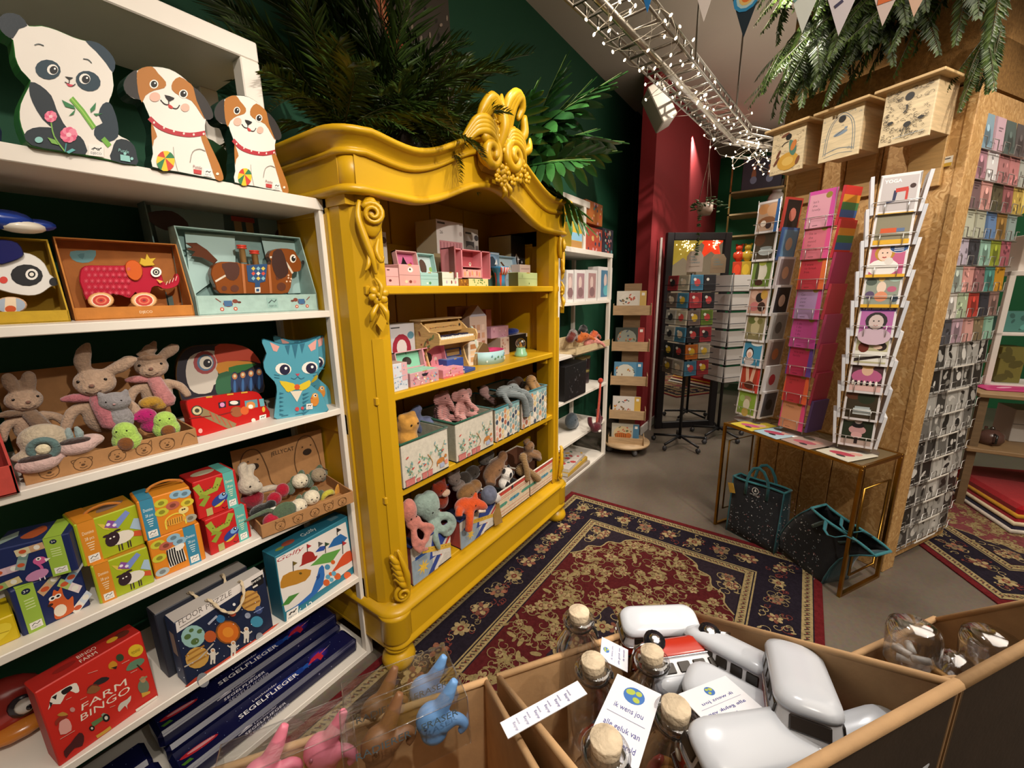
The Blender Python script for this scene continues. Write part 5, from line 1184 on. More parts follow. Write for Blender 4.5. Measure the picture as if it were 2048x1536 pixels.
plush('plush_leaf', 'black and white plush leaf lying by the red radish', hd(523, 1020, 1.37, 0, .6), '#191c1a', [((0, 0, 0), (6, 5, 3)), ((4, -2, 2), (3, 3, 2.4))], [('tip', '#d9d4c8', [((3, -4.6, .5), (3, 1, .8))])], vox=.006)
# ================================================================ goods in the yellow wardrobe
A1 = (370/2048, 760, 420); A2 = (340/2009, 770, 600); A3 = (340/2048, 780, 760); A4 = (340/1741, 790, 860)
def slab(S, x0, x1, yb, yt, y, z=None, rz=0):
    """width, foot and height of a box face standing in the plane y, from its seen edges"""
    f = px(*S); ym = (yb+yt)/2
    a = on(*f(x0, ym), 1, y); b = on(*f(x1, ym), 1, y)
    zb = on(*f((x0+x1)/2, yb), 1, y).z if z is None else z
    zt = on(*f((x0+x1)/2, yt), 1, y).z
    return Vector((a.x, y, zb)), b.x-a.x, zt-zb
def wbox(label, S, x0, x1, yb, yt, y, z, dep, col, side=None, topc=None, art=None, rz=0, name='gift_box', cat='box'):
    a, w, h = slab(S, x0, x1, yb, yt, y, z)
    t = carton(name, label, cat, a, rz, w, h, dep, col, side, topc, bev=.0015)
    if art:
        p = front(w, h); art(p); fp(p, t)
    return t, w, h
SA, SB, SCc, SD = 1.475, 1.10, .725, .30
GOLD = '#b8963c'
def clasp(p):
    p.rect(.42, .94, .58, 1.0, GOLD)
def flowers(cols, n, r, seed, v0=.1, v1=.9):
    def f(p):
        q = random.Random(seed)
        for k in range(n):
            u, v = q.uniform(.08, .92), q.uniform(v0, v1); p.ell(u, v, r*q.uniform(.7, 1.3), r*q.uniform(.5, 1.2), q.choice(cols), q.uniform(0, 3), 8)
    return f
def jewel(label, S, base, lid, y, z, dep, c, inner, art=None, motif=None):
    """jewellery box with its lid standing open"""
    a, w, h = slab(S, base[0], base[1], base[2], base[3], y, z)
    t = thing('jewellery_box', label, 'box', X(tuple(a))); k = .004
    g = gb(0, w, 0, dep, 0, h*.97, c, bev=.0015); g.build('base', 'print', t)
    g = gb(.004, w-.004, .004, dep-.004, h*.97, h*.98, inner); g.build('lining', 'plush', t)
    p = front(w, h); p.line([(0, .5), (1, .5)], .02, shade(c, .7)); clasp(p)
    if art: art(p)
    fp(p, t)
    la, lw, lh = slab(S, *lid, y+dep, z+h)
    L = X((la.x-a.x, dep, h*.97), 0, -.18)
    g = G(L); d = .028; lw = max(lw, .03)
    g.box(0, lw, d-k, d, 0, lh, inner); g.box(0, k, 0, d, 0, lh, c); g.box(lw-k, lw, 0, d, 0, lh, c); g.box(0, lw, 0, d, 0, k, c); g.box(0, lw, 0, d, lh-k, lh, c)
    g.build('lid', 'print', t)
    if motif:
        p = Pr((0, d-k, 0), (1, 0, 0), (0, 0, 1), lw, lh); p.M = L @ p.M; motif(p); p.build('lid_picture', 'gloss', t)
    return t
PK, MT, BL_ = '#d3a09a', '#9cc4bd', '#9db6c9'
wbox('white box at the left end of the upper wardrobe shelf, half hidden', A1, 35, 80, 610, 245, 1.42, None, .06, '#d9d2ca', art=lambda p: p.dot(.3, .75, .1, '#5a3a30'))
wbox('tall white doll box with pink theatre picture, at the back of the upper shelf', A1, 630, 925, 500, 125, 1.42, SA, .14, '#d6cfca', '#c9bd9f', '#b8ad98', lambda p: (p.rect(.08, .22, .94, .70, '#c98d93'), [p.rect(.1+.12*k, .24, .14+.12*k, .68, '#a86a74') for k in range(7)], p.ell(.45, .35, .1, .13, '#ecd9d2'), p.ell(.6, .5, .12, .1, '#e6c5c4'), p.rect(.03, .94, .3, .97, '#4a4644'), p.text('26', .16, .82, .07, '#6a6462'), p.dot(.88, .83, .035, '#b8a8a4')))
wbox('smaller white carton with a grey picture, beside the doll box', A1, 930, 1090, 500, 205, 1.45, SA, .10, '#cfc9c6', '#b5aa95', '#b8ad98', lambda p: (p.rect(.12, .45, .68, .78, '#5d5a5e'), p.ell(.4, .62, .12, .1, '#a9a4a4'), p.ell(.45, .25, .22, .14, '#6a6668'), p.rect(.78, .5, .95, .72, '#7d7478'), p.ell(.85, .85, .06, .05, '#4a484c'), p.rect(.1, .90, .5, .93, '#555')))
wbox('box with cream side and black front, at the back right of the upper shelf', A1, 1452, 1606, 600, 290, 1.40, SA, .16, '#15151a', '#c4b794', '#8f8468', lambda p: (p.line([(.2, .3), (.35, .65), (.5, .4), (.45, .25)], .02, '#cfcfd2', 4), p.star(.5, .55, .06, '#e6e6ea', 4, .25), p.star(.75, .5, .04, '#e6e6ea', 4, .25), p.star(.3, .4, .03, '#e6e6ea', 4, .25)))
wbox('pale pink box behind the light green box', A1, 1550, 1665, 690, 605, 1.31, SA, .06, '#d9c2b8', art=lambda p: [p.line([(.1, .3+.25*k), (.9, .32+.25*k)], .05, '#b89a98') for k in range(3)])
wbox('white box standing behind the pink lidded box', A1, 600, 700, 700, 480, 1.36, SA, .05, '#8f7f5c')
jewel('pink jewellery box with open lid holding a black star mirror', A1, (215, 446, 820, 598), (195, 425, 592, 440), 1.205, SA, .09, PK, '#c4668e', lambda p: (p.ell(.52, .74, .16, .12, '#ece2da'), p.ell(.5, .76, .06, .05, '#3a2a28'), [p.ell(.3+.2*k, .2, .09, .07, ('#e8c8a8', '#7a3a30', '#d38a8a')[k]) for k in range(3)]), lambda p: (p.poly([(.2, .12), (.75, .12), (.62, .3), (.5, .75), (.38, .3)], '#1a1214'), p.ell(.82, .3, .1, .08, '#9c2f52')))
wbox('pink jewellery box with closed lid at the left end of the upper shelf', A1, 66, 208, 818, 640, 1.20, SA, .09, '#d8a3a0', '#a86a60', '#a8625c', lambda p: (p.line([(0, .52), (1, .52)], .015, '#a87472'), p.ell(.3, .3, .1, .07, '#6a3030'), p.rect(.1, .85, .3, .92, '#6a4a48')))
jewel('mint jewellery box with open white lid and oval mirror', A1, (452, 648, 820, 690), (440, 628, 690, 470), 1.205, SA, .09, MT, '#c3d3d3', lambda p: (p.line([(0, .75), (1, .75)], .02, '#6f9d98'), p.ell(.5, .22, .12, .1, '#4f8a5a'), p.ell(.35, .2, .1, .07, '#d3e6d6')), lambda p: (p.ell(.45, .42, .24, .36, '#5a463c', .1), p.ell(.9, .3, .12, .12, '#8fae5a')))
wbox('white keepsake box with small printed animals, fourth along the upper shelf', A1, 692, 868, 828, 688, 1.20, SA, .09, '#d9dccb', '#6a6448', '#a8a890', lambda p: (p.line([(0, .55), (1, .55)], .02, '#a9a894'), clasp(p), p.ell(.25, .28, .06, .12, '#b5a0b8'), p.ell(.55, .28, .07, .13, '#7d3a34'), p.ell(.8, .28, .08, .12, '#c98a98')))
t, w, h = wbox('pale yellow box with green leaf pattern under the pink doll house', A1, 986, 1200, 838, 762, 1.235, SA, .10, '#dbd295', '#8a6a1e', '#c4b878', flowers(('#5f8f4a', '#7aa870', '#4f7a3a'), 16, .12, 3))
wbox('brown patterned box beside the leaf patterned yellow box', A1, 875, 984, 835, 765, 1.24, SA, .09, '#8a5a1c', art=flowers(('#c9902c', '#6d4210'), 8, .14, 5))
# three part pink doll house
f = px(*A1); y = 1.24; z0 = SA+h; a, w, hh = slab(A1, 778, 1222, 757, 440, y, z0)
t = thing('doll_house', 'pink three bay toy house with open fronts, on the leaf patterned box', 'toy', X(tuple(a))); k = .004; P1 = '#d2838a'
for u0, u1 in ((0, .27), (.27, .76), (.76, 1)):
    g = gb(u0*w, u1*w, .05, .054, 0, hh, '#b5585f'); g.box(u0*w, u0*w+k, 0, .05, 0, hh, P1); g.box(u1*w-k, u1*w, 0, .05, 0, hh, P1); g.box(u0*w, u1*w, 0, .05, hh-k, hh, P1); g.box(u0*w, u1*w, 0, .05, 0, k, P1)
    if u1 == .76: g.box(u0*w+.003, u1*w-.003, 0, .05, 0, hh*.32, '#dba39a'); g.box(u0*w, u1*w, 0, .05, hh*.40, hh*.42, P1)
    g.build('bay', 'print', t)
g = G(X((0, 0, 0), 1.15) @ Matrix.Translation((-.06, 0, 0))); g.box(0, .058, 0, .006, 0, hh, '#8f4a4c'); g.build('door', 'print', t)
p = front(w, hh); 
for k_ in range(7): p.ell(.33+.06*k_, .16+.04*(k_ % 2), .03, .09, ('#e0a05a', '#e8c89c', '#c96a5a')[k_ % 3])
p.poly([(.36, .3), (.40, .3), (.38, .25)], '#3a2020'); p.ell(.46, .50, .06, .07, '#e3cdbd'); p.ell(.46, .52, .03, .04, '#7a4038'); fp(p, t)
t, w, h = wbox('blue gift box with a cat face, behind the coral vase', A1, 1212, 1322, 640, 470, 1.30, SA+.05, .05, '#7d9cb8', '#4f6c88', art=lambda p: (p.ell(.25, .45, .28, .38, '#2e3d4c'), p.poly([(.5, .5), (.7, .75), (.8, .5)], '#e8eaec'), p.ell(.72, .25, .1, .12, '#e8eaec'), p.dot(.7, .3, .03, '#222'), p.line([(.1, .95), (.9, .95)], .04, '#c8d6e2')))
wbox('dark patterned carton under the blue cat box', A1, 1205, 1330, 838, 640, 1.27, SA, .08, '#3f5a50', '#2f4038', art=flowers(('#c9902c', '#a8742c'), 9, .07, 8, .5, .95))
jewel('pale blue jewellery box with open lid showing a feather', A1, (1335, 1530, 830, 700), (1325, 1530, 690, 500), 1.26, SA, .08, BL_, '#b3c8d2', None, lambda p: (p.poly([(.3, .7), (.38, .75), (.6, .4), (.5, .38)], '#5a3a28'), p.ell(.55, .38, .1, .12, '#6a442c'), p.ell(.78, .4, .06, .1, '#d9b48a'), p.ell(.74, .2, .06, .08, '#c4806a')))
# coral vase shaped tin
a, w, h = slab(A1, 1330, 1455, 830, 625, 1.20, SA)
t = thing('trinket_tin', 'flared blue trinket tin with a red coral print', 'box', X((a.x+w/2, 1.235, SA)))
g = G(); g.lathe([(0, 0), (.028, 0), (.026, .3*h), (.030, .6*h), (.042, .9*h), (.043, h), (0, h)], '#3f86b0', 16); g.build('body', 'gloss', t)
g = G(); g.lathe([(.027, .02*h), (.0262, .3*h), (.0302, .6*h), (.034, .7*h)], '#d8503c', 6, Matrix.Rotation(-1.3, 4, 'Z') @ Matrix.Translation((0, -.002, 0))); 
for k in range(9):
    an = -PI/2+(k-4)*.2; g.tube([(.031*math.cos(an), .031*math.sin(an), .6*h), (.037*math.cos(an+.05), .037*math.sin(an+.05), .75*h), (.044*math.cos(an), .044*math.sin(an), .95*h)], .003, ('#d8503c', '#e9d9d6')[k % 2], 5)
g.build('coral_relief', 'gloss', t)
wbox('light green keepsake box at the right end of the upper shelf', A1, 1532, 1742, 832, 693, 1.20, SA, .09, '#b9c78a', '#6f6a30', '#a8b57a', lambda p: (p.line([(0, .55), (1, .55)], .02, '#8a9a60'), clasp(p), p.ell(.55, .2, .05, .07, '#5a6a3a'), p.ell(.2, .75, .1, .14, '#a2b477')))
# ---- middle shelf
wbox('white carton with a red apple picture, left end of the middle shelf', A2, 66, 352, 580, 282, 1.36, SB, .10, '#cfcdd0', '#8f8468', '#b0a898', lambda p: (p.ell(.42, .55, .22, .27, '#a32a3e'), p.ell(.42, .57, .12, .15, '#e6d9d6'), p.ell(.55, .27, .25, .07, '#b8364a'), p.ell(.82, .78, .08, .07, '#5d8fa3'), p.rect(.03, .93, .38, .95, '#444'), p.rect(.35, .02, .8, .16, '#8fa8b0')), name='toy_box')
# toy piano
f = px(*A2); pa = on(*f(640, 500), 1, 1.22); pb = on(*f(1090, 430), 1, 1.22); W = pb.x-pa.x
zk = pa.z-SB
t = thing('toy_piano', 'light wooden toy piano with floral side and white keys', 'toy', X((pa.x, 1.22, SB))); WD = '#c9a468'
ztop = on(*f(500, 240), 1, 1.36).z-SB
prof = [(.0, zk-.012), (-.004, zk+.014), (.004, zk+.034), (.02, zk+.038), (.055, zk+.038), (.085, zk+.062), (.10, ztop-.012), (.11, ztop), (.155, ztop), (.155, 0), (.055, 0), (.05, .012), (.07, .05), (.085, .10), (.07, zk-.04), (.03, zk-.018)]
for x in (0, W-.008):
    g = G(X((x, 0, 0)) @ Matrix(((0, 0, 1, 0), (1, 0, 0, 0), (0, 1, 0, 0), (0, 0, 0, 1)))); g.prism(prof, 0, .008, WD, '#d9b67c'); g.build('side_panel', 'wood', t)
g = gb(.008, W-.008, .004, .10, zk-.016, zk+.006, WD, bev=.002); g.build('key_bed', 'wood', t)
g = gb(.008, W-.008, .085, .092, zk+.03, ztop-.01, '#b8925a'); g.box(.008, W-.008, .10, .15, .0, zk, '#b08a54'); g.build('back_board', 'wood', t)
g = gb(-.006, W+.006, .095, .165, ztop, ztop+.006, '#c2a272', bev=.001); g.build('top_board', 'wood', t)
n = 14
for k in range(n):
    g = gb(.012+k*(W-.024)/n+.0005, .012+(k+1)*(W-.024)/n-.0005, .010, .060, zk+.006, zk+.014, '#e9e6df', bev=.001); g.build('white_key', 'gloss', t)
for k in range(n-1):
    if k % 7 not in (2, 6):
        g = gb(.012+(k+.68)*(W-.024)/n, .012+(k+1.32)*(W-.024)/n, .032, .062, zk+.014, zk+.020, '#1a1c3a', bev=.001); g.build('black_key', 'gloss', t)
p = Pr((.008, .085, zk+.03), (1, 0, 0), (0, 0, 1), W-.016, ztop-.04-zk); p.line([(.1, .45), (.3, .55), (.5, .5), (.7, .6), (.85, .5)], .05, '#6a4a2a', 4)
for k in range(11): p.dot(.12+.07*k, .55+.06*math.sin(k*2), .06, ('#a8502c', '#c9902c', '#4a3a24')[k % 3])
p.dot(.93, .6, .16, '#2c241c'); p.build('board_print', 'print', t)
p = Pr((-.0005, .15, 0), (0, -1, 0), (0, 0, 1), .15, ztop)
for k in range(9): p.ell(.25+.06*(k % 4)+.05*k % .4, .42+.045*k, .05, .02, ('#5f7a4a', '#7a8f5a', '#8a4a2c')[k % 3], .5+.7*(k % 3)); 
for k in range(6): p.dot(.2+.1*k, .4+.06*((k*3) % 5), .018, '#8a3a2a')
p.line([(.5, .38), (.4, .55), (.6, .7)], .012, '#5f6a3a', 4); p.build('side_print', 'print', t)
# house box and friends at the back
a, w, h = slab(A2, 1000, 1200, 470, 62, 1.38, SB)
t = thing('house_box', 'pale house shaped box with pointed roof, at the back of the middle shelf', 'box', X((a.x, 1.38, SB))); g = G(Matrix.Rotation(PI/2, 4, 'X')); g.prism([(0, 0), (w, 0), (w, h*.8), (w/2, h), (0, h*.8)], -.05, 0, '#cdb6a6', '#b79c8c'); g.build('carton', 'print', t)
p = front(w, h); p.poly([(0, .8), (1, .8), (.5, .99)], '#a9a9b8'); [p.rect(.12+.28*i, .25+.15*j, .3+.28*i, .35+.15*j, ('#c49a7c', '#e0c9b8', '#a8785c')[(i+j) % 3]) for i in range(3) for j in range(3)]; p.rect(0, 0, 1, .18, '#9fb4c4'); fp(p, t)
wbox('brown patterned carton behind the house shaped box', A2, 840, 1005, 480, 75, 1.46, SB, .06, '#8a5a34', art=flowers(('#c49a5c', '#a8402c', '#e0c49c'), 24, .05, 2))
wbox('red brown carton peeping out right of the house box', A2, 1195, 1262, 440, 110, 1.46, SB, .06, '#a8604a')
t, w, h = wbox('white carton under the pink and blue boxes, right of the middle shelf', A2, 1370, 1470, 700, 440, 1.36, SB, .10, '#cbb6ac', '#b8a89c', '#e0dad2', flowers(('#b88a80', '#8a6a64'), 8, .07, 9))
wbox('black sided white carton behind the snow globe', A2, 1470, 1720, 700, 405, 1.40, SB, .09, '#0d0c0e', topc='#dcd6cf', art=lambda p: p.rect(.78, .78, 1, 1, '#d9d3cc'))
wbox('small lilac box on the white carton', A2, 1255, 1460, 440, 310, 1.38, SB+h, .05, '#c99ab0', art=flowers(('#e3c4cf', '#a8607c'), 9, .07, 12))
a, w, hh = slab(A2, 1468, 1640, 410, 320, 1.40, SB+h+.02)
g = G(); g.ell((0, 0, 0), (w/2, .035, .021), '#173a9c', nu=16, nv=10); o = g.build('pencil_case', 'plush', None, X((a.x+w/2, 1.445, on(*f(1555, 365), 1, 1.44).z))); tag(o, 'rounded blue plush case lying on the cartons behind the snow globe', 'case')
t, w, h = wbox('white carton with arched brown window, beside the round music box', A2, 985, 1110, 770, 490, 1.30, SB, .05, '#d9cdbf', '#b8a890', art=lambda p: [p.rect(.2, .15+.27*k, .8, .35+.27*k, ('#c99a6a', '#e0c09a', '#b07a4c')[k]) for k in range(3)])
g = G(Matrix.Rotation(PI/2, 4, 'X')); a, w, h = slab(A2, 1068, 1255, 770, 500, 1.285, SB)
g.prism([(0, 0), (w, 0), (w, h*.3), (w*.75, h*.9), (w*.5, h), (w*.2, h*.7), (0, h*.25)], -.03, 0, '#6a5230', '#8f7a52', bev=.002); o = g.build('gift_box', 'print', None, X((a.x, 1.285, SB))); tag(o, 'brown arch shaped box between piano and round music box', 'box')
wbox('white and blue floral tall box at the front left of the middle shelf', A2, 100, 270, 1085, 745, 1.185, SB, .07, '#cfd3da', '#a88a80', '#b8a090', lambda p: (p.rect(.6, .35, 1, 1, '#d9a8ac'), flowers(('#9fb6c9', '#e0b4ac', '#7a94b0'), 22, .035, 4)(p), p.line([(0, .5), (.9, .55)], .02, '#b5c4d2')))
jewel('mint jewellery box with open lid and black sea shape, scalloped front', A2, (300, 640, 1060, 830), (140, 480, 760, 590), 1.19, SB, .09, '#c99aa0', '#7fc2a2', lambda p: (flowers(('#d98a94', '#7fb0c4', '#e0c06a', '#b86a84', '#f0dcd4'), 40, .08, 6)(p), p.poly([(.38, .8), (.62, .8), (.55, .62), (.42, .62)], '#26222c')), lambda p: (p.ell(.48, .45, .32, .22, '#2f2a26'), p.ell(.55, .4, .2, .2, '#3d3832'), p.line([(.5, .8), (.5, .92)], .05, '#3d3832')))
jewel('pink jewellery box with open lid and a dark fan mirror', A2, (690, 930, 1005, 800), (470, 735, 780, 545), 1.195, SB, .08, '#d88f9c', '#d9848f', lambda p: (p.ell(.35, .6, .12, .25, '#8a3a34'), p.ell(.36, .62, .07, .14, '#e0b49c'), p.rect(0, 0, 1, .18, '#c9666c'), flowers(('#e6b45a', '#d9666c', '#f0d0c4'), 14, .09, 7)(p)), lambda p: (p.ell(.36, .52, .26, .24, '#2a1a16'), p.line([(.4, .45), (.42, .1)], .05, '#2a1a16'), p.ell(.68, .4, .1, .1, '#e8d0c4'), p.line([(.68, .35), (.66, .12)], .03, '#5a2a20')))
jewel('blue book shaped box lying open with a white oval label', A2, (735, 930, 840, 690), (725, 905, 690, 565), 1.25, SB, .06, '#2f4a94', '#33509c', None, lambda p: (p.ell(.28, .6, .22, .36, '#e3e4ea'), p.ell(.3, .62, .12, .2, '#2a3044'), p.rect(.5, .55, 1, 1, '#d9d6d0')))
t = carton('book_box', 'blue tray with white edge, open half of the blue book box', 'box', on(*f(950, 920), 1, 1.195), .12, .085, .016, .06, '#334c8c', '#dcd6c4', '#34509a'); t.location.z = SB; p = top(.085, .06, .016); p.ell(.25, .55, .3, .2, '#dfe2ea'); p.ell(.25, .55, .18, .12, '#1a1e30'); p.build('top_print', 'print', t)
# round music box
c = on(*f(1405, 780), 1, 1.20); r = (on(*f(1548, 700), 1, 1.24).x-on(*f(1270, 700), 1, 1.24).x)/2
t = thing('music_box', 'round pale blue music box with pink heart lid open', 'box', X((c.x, 1.205+r, SB))); h = .062
g = G(); g.lathe([(0, 0), (r, 0), (r, h), (r*.94, h), (r*.9, h-.01), (0, h-.01)], ['#8fbcc4', '#a5ccd0', '#c03a6a', '#c03a6a', '#c93f72', '#c93f72'], 22, sy=.8); g.build('base', 'print', t)
g = G(X((-r*.75, .01, h), .9, -.15) @ Matrix.Rotation(PI/2, 4, 'X')); hp = [(0, 0), (.02, .002), (.042, .03), (.048, .065), (.036, .10), (.012, .125), (-.014, .11), (-.03, .07), (-.022, .02)]
g.prism([tuple(q)[:2] for q in cr([(*q, 0) for q in hp], 3)], 0, .012, '#a9c4b4', '#c9d9cc', bev=.002); g.prism([(q[0]*.82, .012+q[1]*.82) for q in hp], .012, .0128, '#cf2f6c'); g.prism([(q[0]*.4, .03+q[1]*.5) for q in hp], .0128, .0134, '#33242c'); g.build('lid', 'print', t)
g = G(); [g.ell((r*.7*math.cos(k), -.8*r*math.sqrt(max(0, 1-.49*math.cos(k)**2))-.0006, .012+.035*((k*1.7) % 1)), (.007, .0012, .006), ('#d9e6e0', '#6f9fae', '#5a8a6a')[k % 3]) for k in range(9)]; o = g.build('flower_relief', 'print', t); o['kind'] = 'stuff'
# snow globe
c = on(*f(1660, 740), 1, 1.23); t = thing('snow_globe', 'snow globe with mint base and gold figure inside', 'snow globe', X((c.x, 1.26, SB)))
R = .030
g = G(); g.lathe([(0, 0), (.034, 0), (.036, .006), (.035, .016), (.028, .028), (.026, .042), (.024, .046), (0, .046)], '#93c9a0', 22); g.build('base', 'gloss', t)
g = G(); g.ell((0, 0, .070), R, '#ffffff', nu=20, nv=14); g.build('glass_ball', 'glass', t)
g = G(); g.ell((0, 0, .058), (.008, .008, .012), '#c98a3a'); g.ell((-.006, 0, .072), (.007, .006, .008), '#c98a3a'); g.ell((.007, .002, .08), (.009, .008, .009), '#1a1614'); g.tube([(-.006, 0, .048), (-.01, 0, .058)], .003, '#8a4a24', 6); g.build('figure', 'gloss', t)
# ---- fabric storage boxes
def cube(label, S, xl, xr, yb, yt, y, z, dep, col, side, rim, inner, art, dz=0, tag_=False):
    a, w, h = slab(S, xl, xr, yb, yt, y, z)
    t = thing('storage_box', label, 'storage box', X(tuple(a))); k = .006
    for nm, b in (('front_panel', (0, w, 0, k)), ('back_panel', (0, w, dep-k, dep)), ('side_panel', (0, k, k, dep-k)), ('side_panel', (w-k, w, k, dep-k))):
        g = gb(*b, 0, h-.006, col if nm == 'front_panel' else side, bev=.001); g.build(nm, 'cloth', t)
    g = gb(0, w, 0, dep, 0, .005, inner); g.build('bottom', 'cloth', t)
    g = G(); g.tube([(0, 0, h-.004), (w, 0, h-.004), (w, dep, h-.004), (0, dep, h-.004)], .0055, rim, 6, closed=True); g.build('rim', 'cloth', t)
    p = front(w, h); art(p); p.build('front_print', 'cloth', t)
    return t, a, w, h
def garden(p):
    q = random.Random(4)
    for (u, v, du, dv) in ((.2, .2, -.1, .25), (.5, .2, .12, .35), (.55, .42, -.2, .15), (.8, .3, .1, .35), (.3, .2, .1, .2), (.8, .4, -.12, .3), (.12, .3, .05, .2)):
        p.line([(u, v), (u+du*.5, v+dv*.6), (u+du, v+dv)], .012, '#9a8a4a', 3)
        for k in range(9):
            s = k/8; x, y = u+du*s, v+dv*s; p.ell(x+q.uniform(-.05, .05), y+q.uniform(-.04, .04), .045, .013, q.choice(('#7fa894', '#5f8a78', '#8fb09a', '#6a94a0')), q.uniform(0, 3), 8)
    p.line([(.5, .15), (.62, .3), (.52, .55)], .016, '#b07a34', 4)
    p.ell(.8, .28, .12, .06, '#b8742c', .1); p.line([(.72, .26), (.72, .17)], .025, '#b8742c'); p.line([(.88, .28), (.88, .18)], .025, '#b8742c'); p.ell(.92, .34, .04, .04, '#b8742c'); p.rect(.78, .10, .88, .2, '#9fa8c4'); p.rect(.9, .14, .96, .24, '#d98a78')
    for u, w_, h_ in ((.04, .18, .16), (.26, .07, .09), (.38, .1, .15), (.5, .1, .15)): p.rect(u, .03, u+w_, .03+h_, '#c4736c'); p.rect(u-.008, .03+h_-.03, u+w_+.008, .03+h_, '#b3605c')
    for u, v in ((.2, .38), (.45, .34), (.1, .66), (.86, .5), (.33, .46)): p.ell(u, v, .04, .018, '#c0493e', .4)
def scales(p):
    q = random.Random(2); p.rect(0, .84, 1, 1, '#86b3b5')
    for i in range(9):
        for j in range(5): p.curve([(.055+i*.111-.045, .05+j*.17+.08*(i % 2)), (.055+i*.111, .0+j*.17+.08*(i % 2)), (.055+i*.111+.045, .05+j*.17+.08*(i % 2)), (.055+i*.111+.045, .11+j*.17+.08*(i % 2)), (.055+i*.111, .155+j*.17+.08*(i % 2)), (.055+i*.111-.045, .11+j*.17+.08*(i % 2))], q.choice(('#c98a5c', '#d9a8a0', '#8fa8a6', '#e0d8c8', '#b5664c', '#2f3f58', '#d9c08a', '#e6dccb', '#7f9a9c')), 2)
def star_art(p):
    p.poly([(.0, .62), (.5, .62), (.5, .0), (0, 0)], '#8b9caa'); p.poly([(.55, 1), (.85, 1), (1.0, .98), (1, .80), (.62, .35), (.42, .35)], '#1f3a8a'); p.poly([(.36, .0), (.50, .0), (.80, .4), (.66, .42)], '#1f3a8a')
    p.poly([(.70, .30), (1, .72), (1, .58), (.75, .22)], '#bb3a2c'); p.poly([(.52, .0), (.62, .0), (1, .5), (1, .6)], '#d9d3ca'); p.poly([(.08, .66), (.50, .66), (.50, .58), (.08, .58)], '#1f4a90')
    p.poly([(.26, .78), (1, .42), (1, .28), (.26, .64)], '#d0a62e')
    for k in range(8): p.dot(.32+.09*k, .70-.045*k, .012, '#4a3a14')
    p.poly([(.50, .52), (.98, .30), (.96, .20), (.50, .40)], '#cfc9c0'); p.star(.26, .30, .2, '#d9b23a', 8, .38); p.dot(.26, .30, .06, '#d9b23a')
def ribbon(p):
    p.rect(0, .82, 1, 1, '#bd3222')
    for v in (.74, .68, .24, .12): p.line([(0, v), (1, v)], .016, '#b8402c')
    for u, c in ((.12, '#3f8a72'), (.5, '#3a86a0'), (.88, '#3f8a72')): p.poly([(u-.17, .46), (u-.12, .40), (u+.12, .40), (u+.17, .46), (u+.12, .52), (u-.12, .52)], c)
    p.star(.5, .46, .06, '#1a2a3a', 2, .3); p.dot(.3, .58, .012, '#4a2a1c'); p.dot(.7, .58, .012, '#4a2a1c'); p.dot(.3, .34, .012, '#4a2a1c')
    for k in range(8): p.line([(.06+.125*k, .30), (.06+.125*k, .64)], .005, '#c9b294')
CR_ = '#cbc4b4'; GD = '#24523f'
cube('cream storage box printed with garden pots, left on the third shelf', A3, 140, 706, 1250, 660, 1.165, SCc, .30, CR_, '#9c9a86', GD, '#1d3a30', garden)
cube('cream storage box printed with garden pots, second on the third shelf', A3, 792, 1245, 960, 430, 1.165, SCc, .30, CR_, '#9c9a86', GD, '#1d3a30', garden)
cube('storage box with coloured scale print, third on the third shelf', A3, 1272, 1560, 775, 290, 1.17, SCc, .30, '#ddd3c4', '#8a7a62', '#2f6f78', '#1a2e34', scales)
cube('storage box with coloured scale print, right end of the third shelf', A3, 1590, 1885, 590, 110, 1.17, SCc, .30, '#ddd3c4', '#8a7a62', '#2f6f78', '#1a2e34', scales)
A5 = (560/1830, 680, 860)
cube('blue star storage box, left on the bottom wardrobe shelf', A5, 466, 727, 965, 675, 1.165, SD, .30, '#c4bfb6', '#8a2a20', '#1f2f6a', '#17224a', star_art)
cube('blue star storage box, second on the bottom wardrobe shelf', A5, 786, 1020, 770, 515, 1.165, SD, .30, '#c4bfb6', '#a8382a', '#1f2f6a', '#17224a', star_art)
cube('red banded storage box with ribbon print, third on the bottom shelf', A5, 1030, 1238, 600, 345, 1.17, SD, .30, '#d6c2a4', '#7a4a30', '#d9cfc0', '#1b2422', ribbon)
cube('red banded storage box with ribbon print, right end of the bottom shelf', A5, 1246, 1414, 450, 220, 1.17, SD, .30, '#d6c2a4', '#7a4a30', '#d9cfc0', '#1b2422', ribbon)
g = G(X((0, 0, 0), .3, -.25)); g.box(0, .05, 0, .0015, 0, .075, '#b8923a'); o = g.build('price_tag', 'kraft', None, X(tuple(on(1108, 978, 1, 1.155)))); tag(o, 'kraft swing tag hanging at the right red banded storage box', 'tag')
g = G(X((0, 0, 0), -.25, -.25)); g.box(0, .05, 0, .0015, 0, .10, '#8a6a34'); o = g.build('price_tag', 'kraft', None, X(tuple(on(990, 1052, 1, 1.150)))); tag(o, 'dark kraft swing tag between the star and ribbon storage boxes', 'tag')
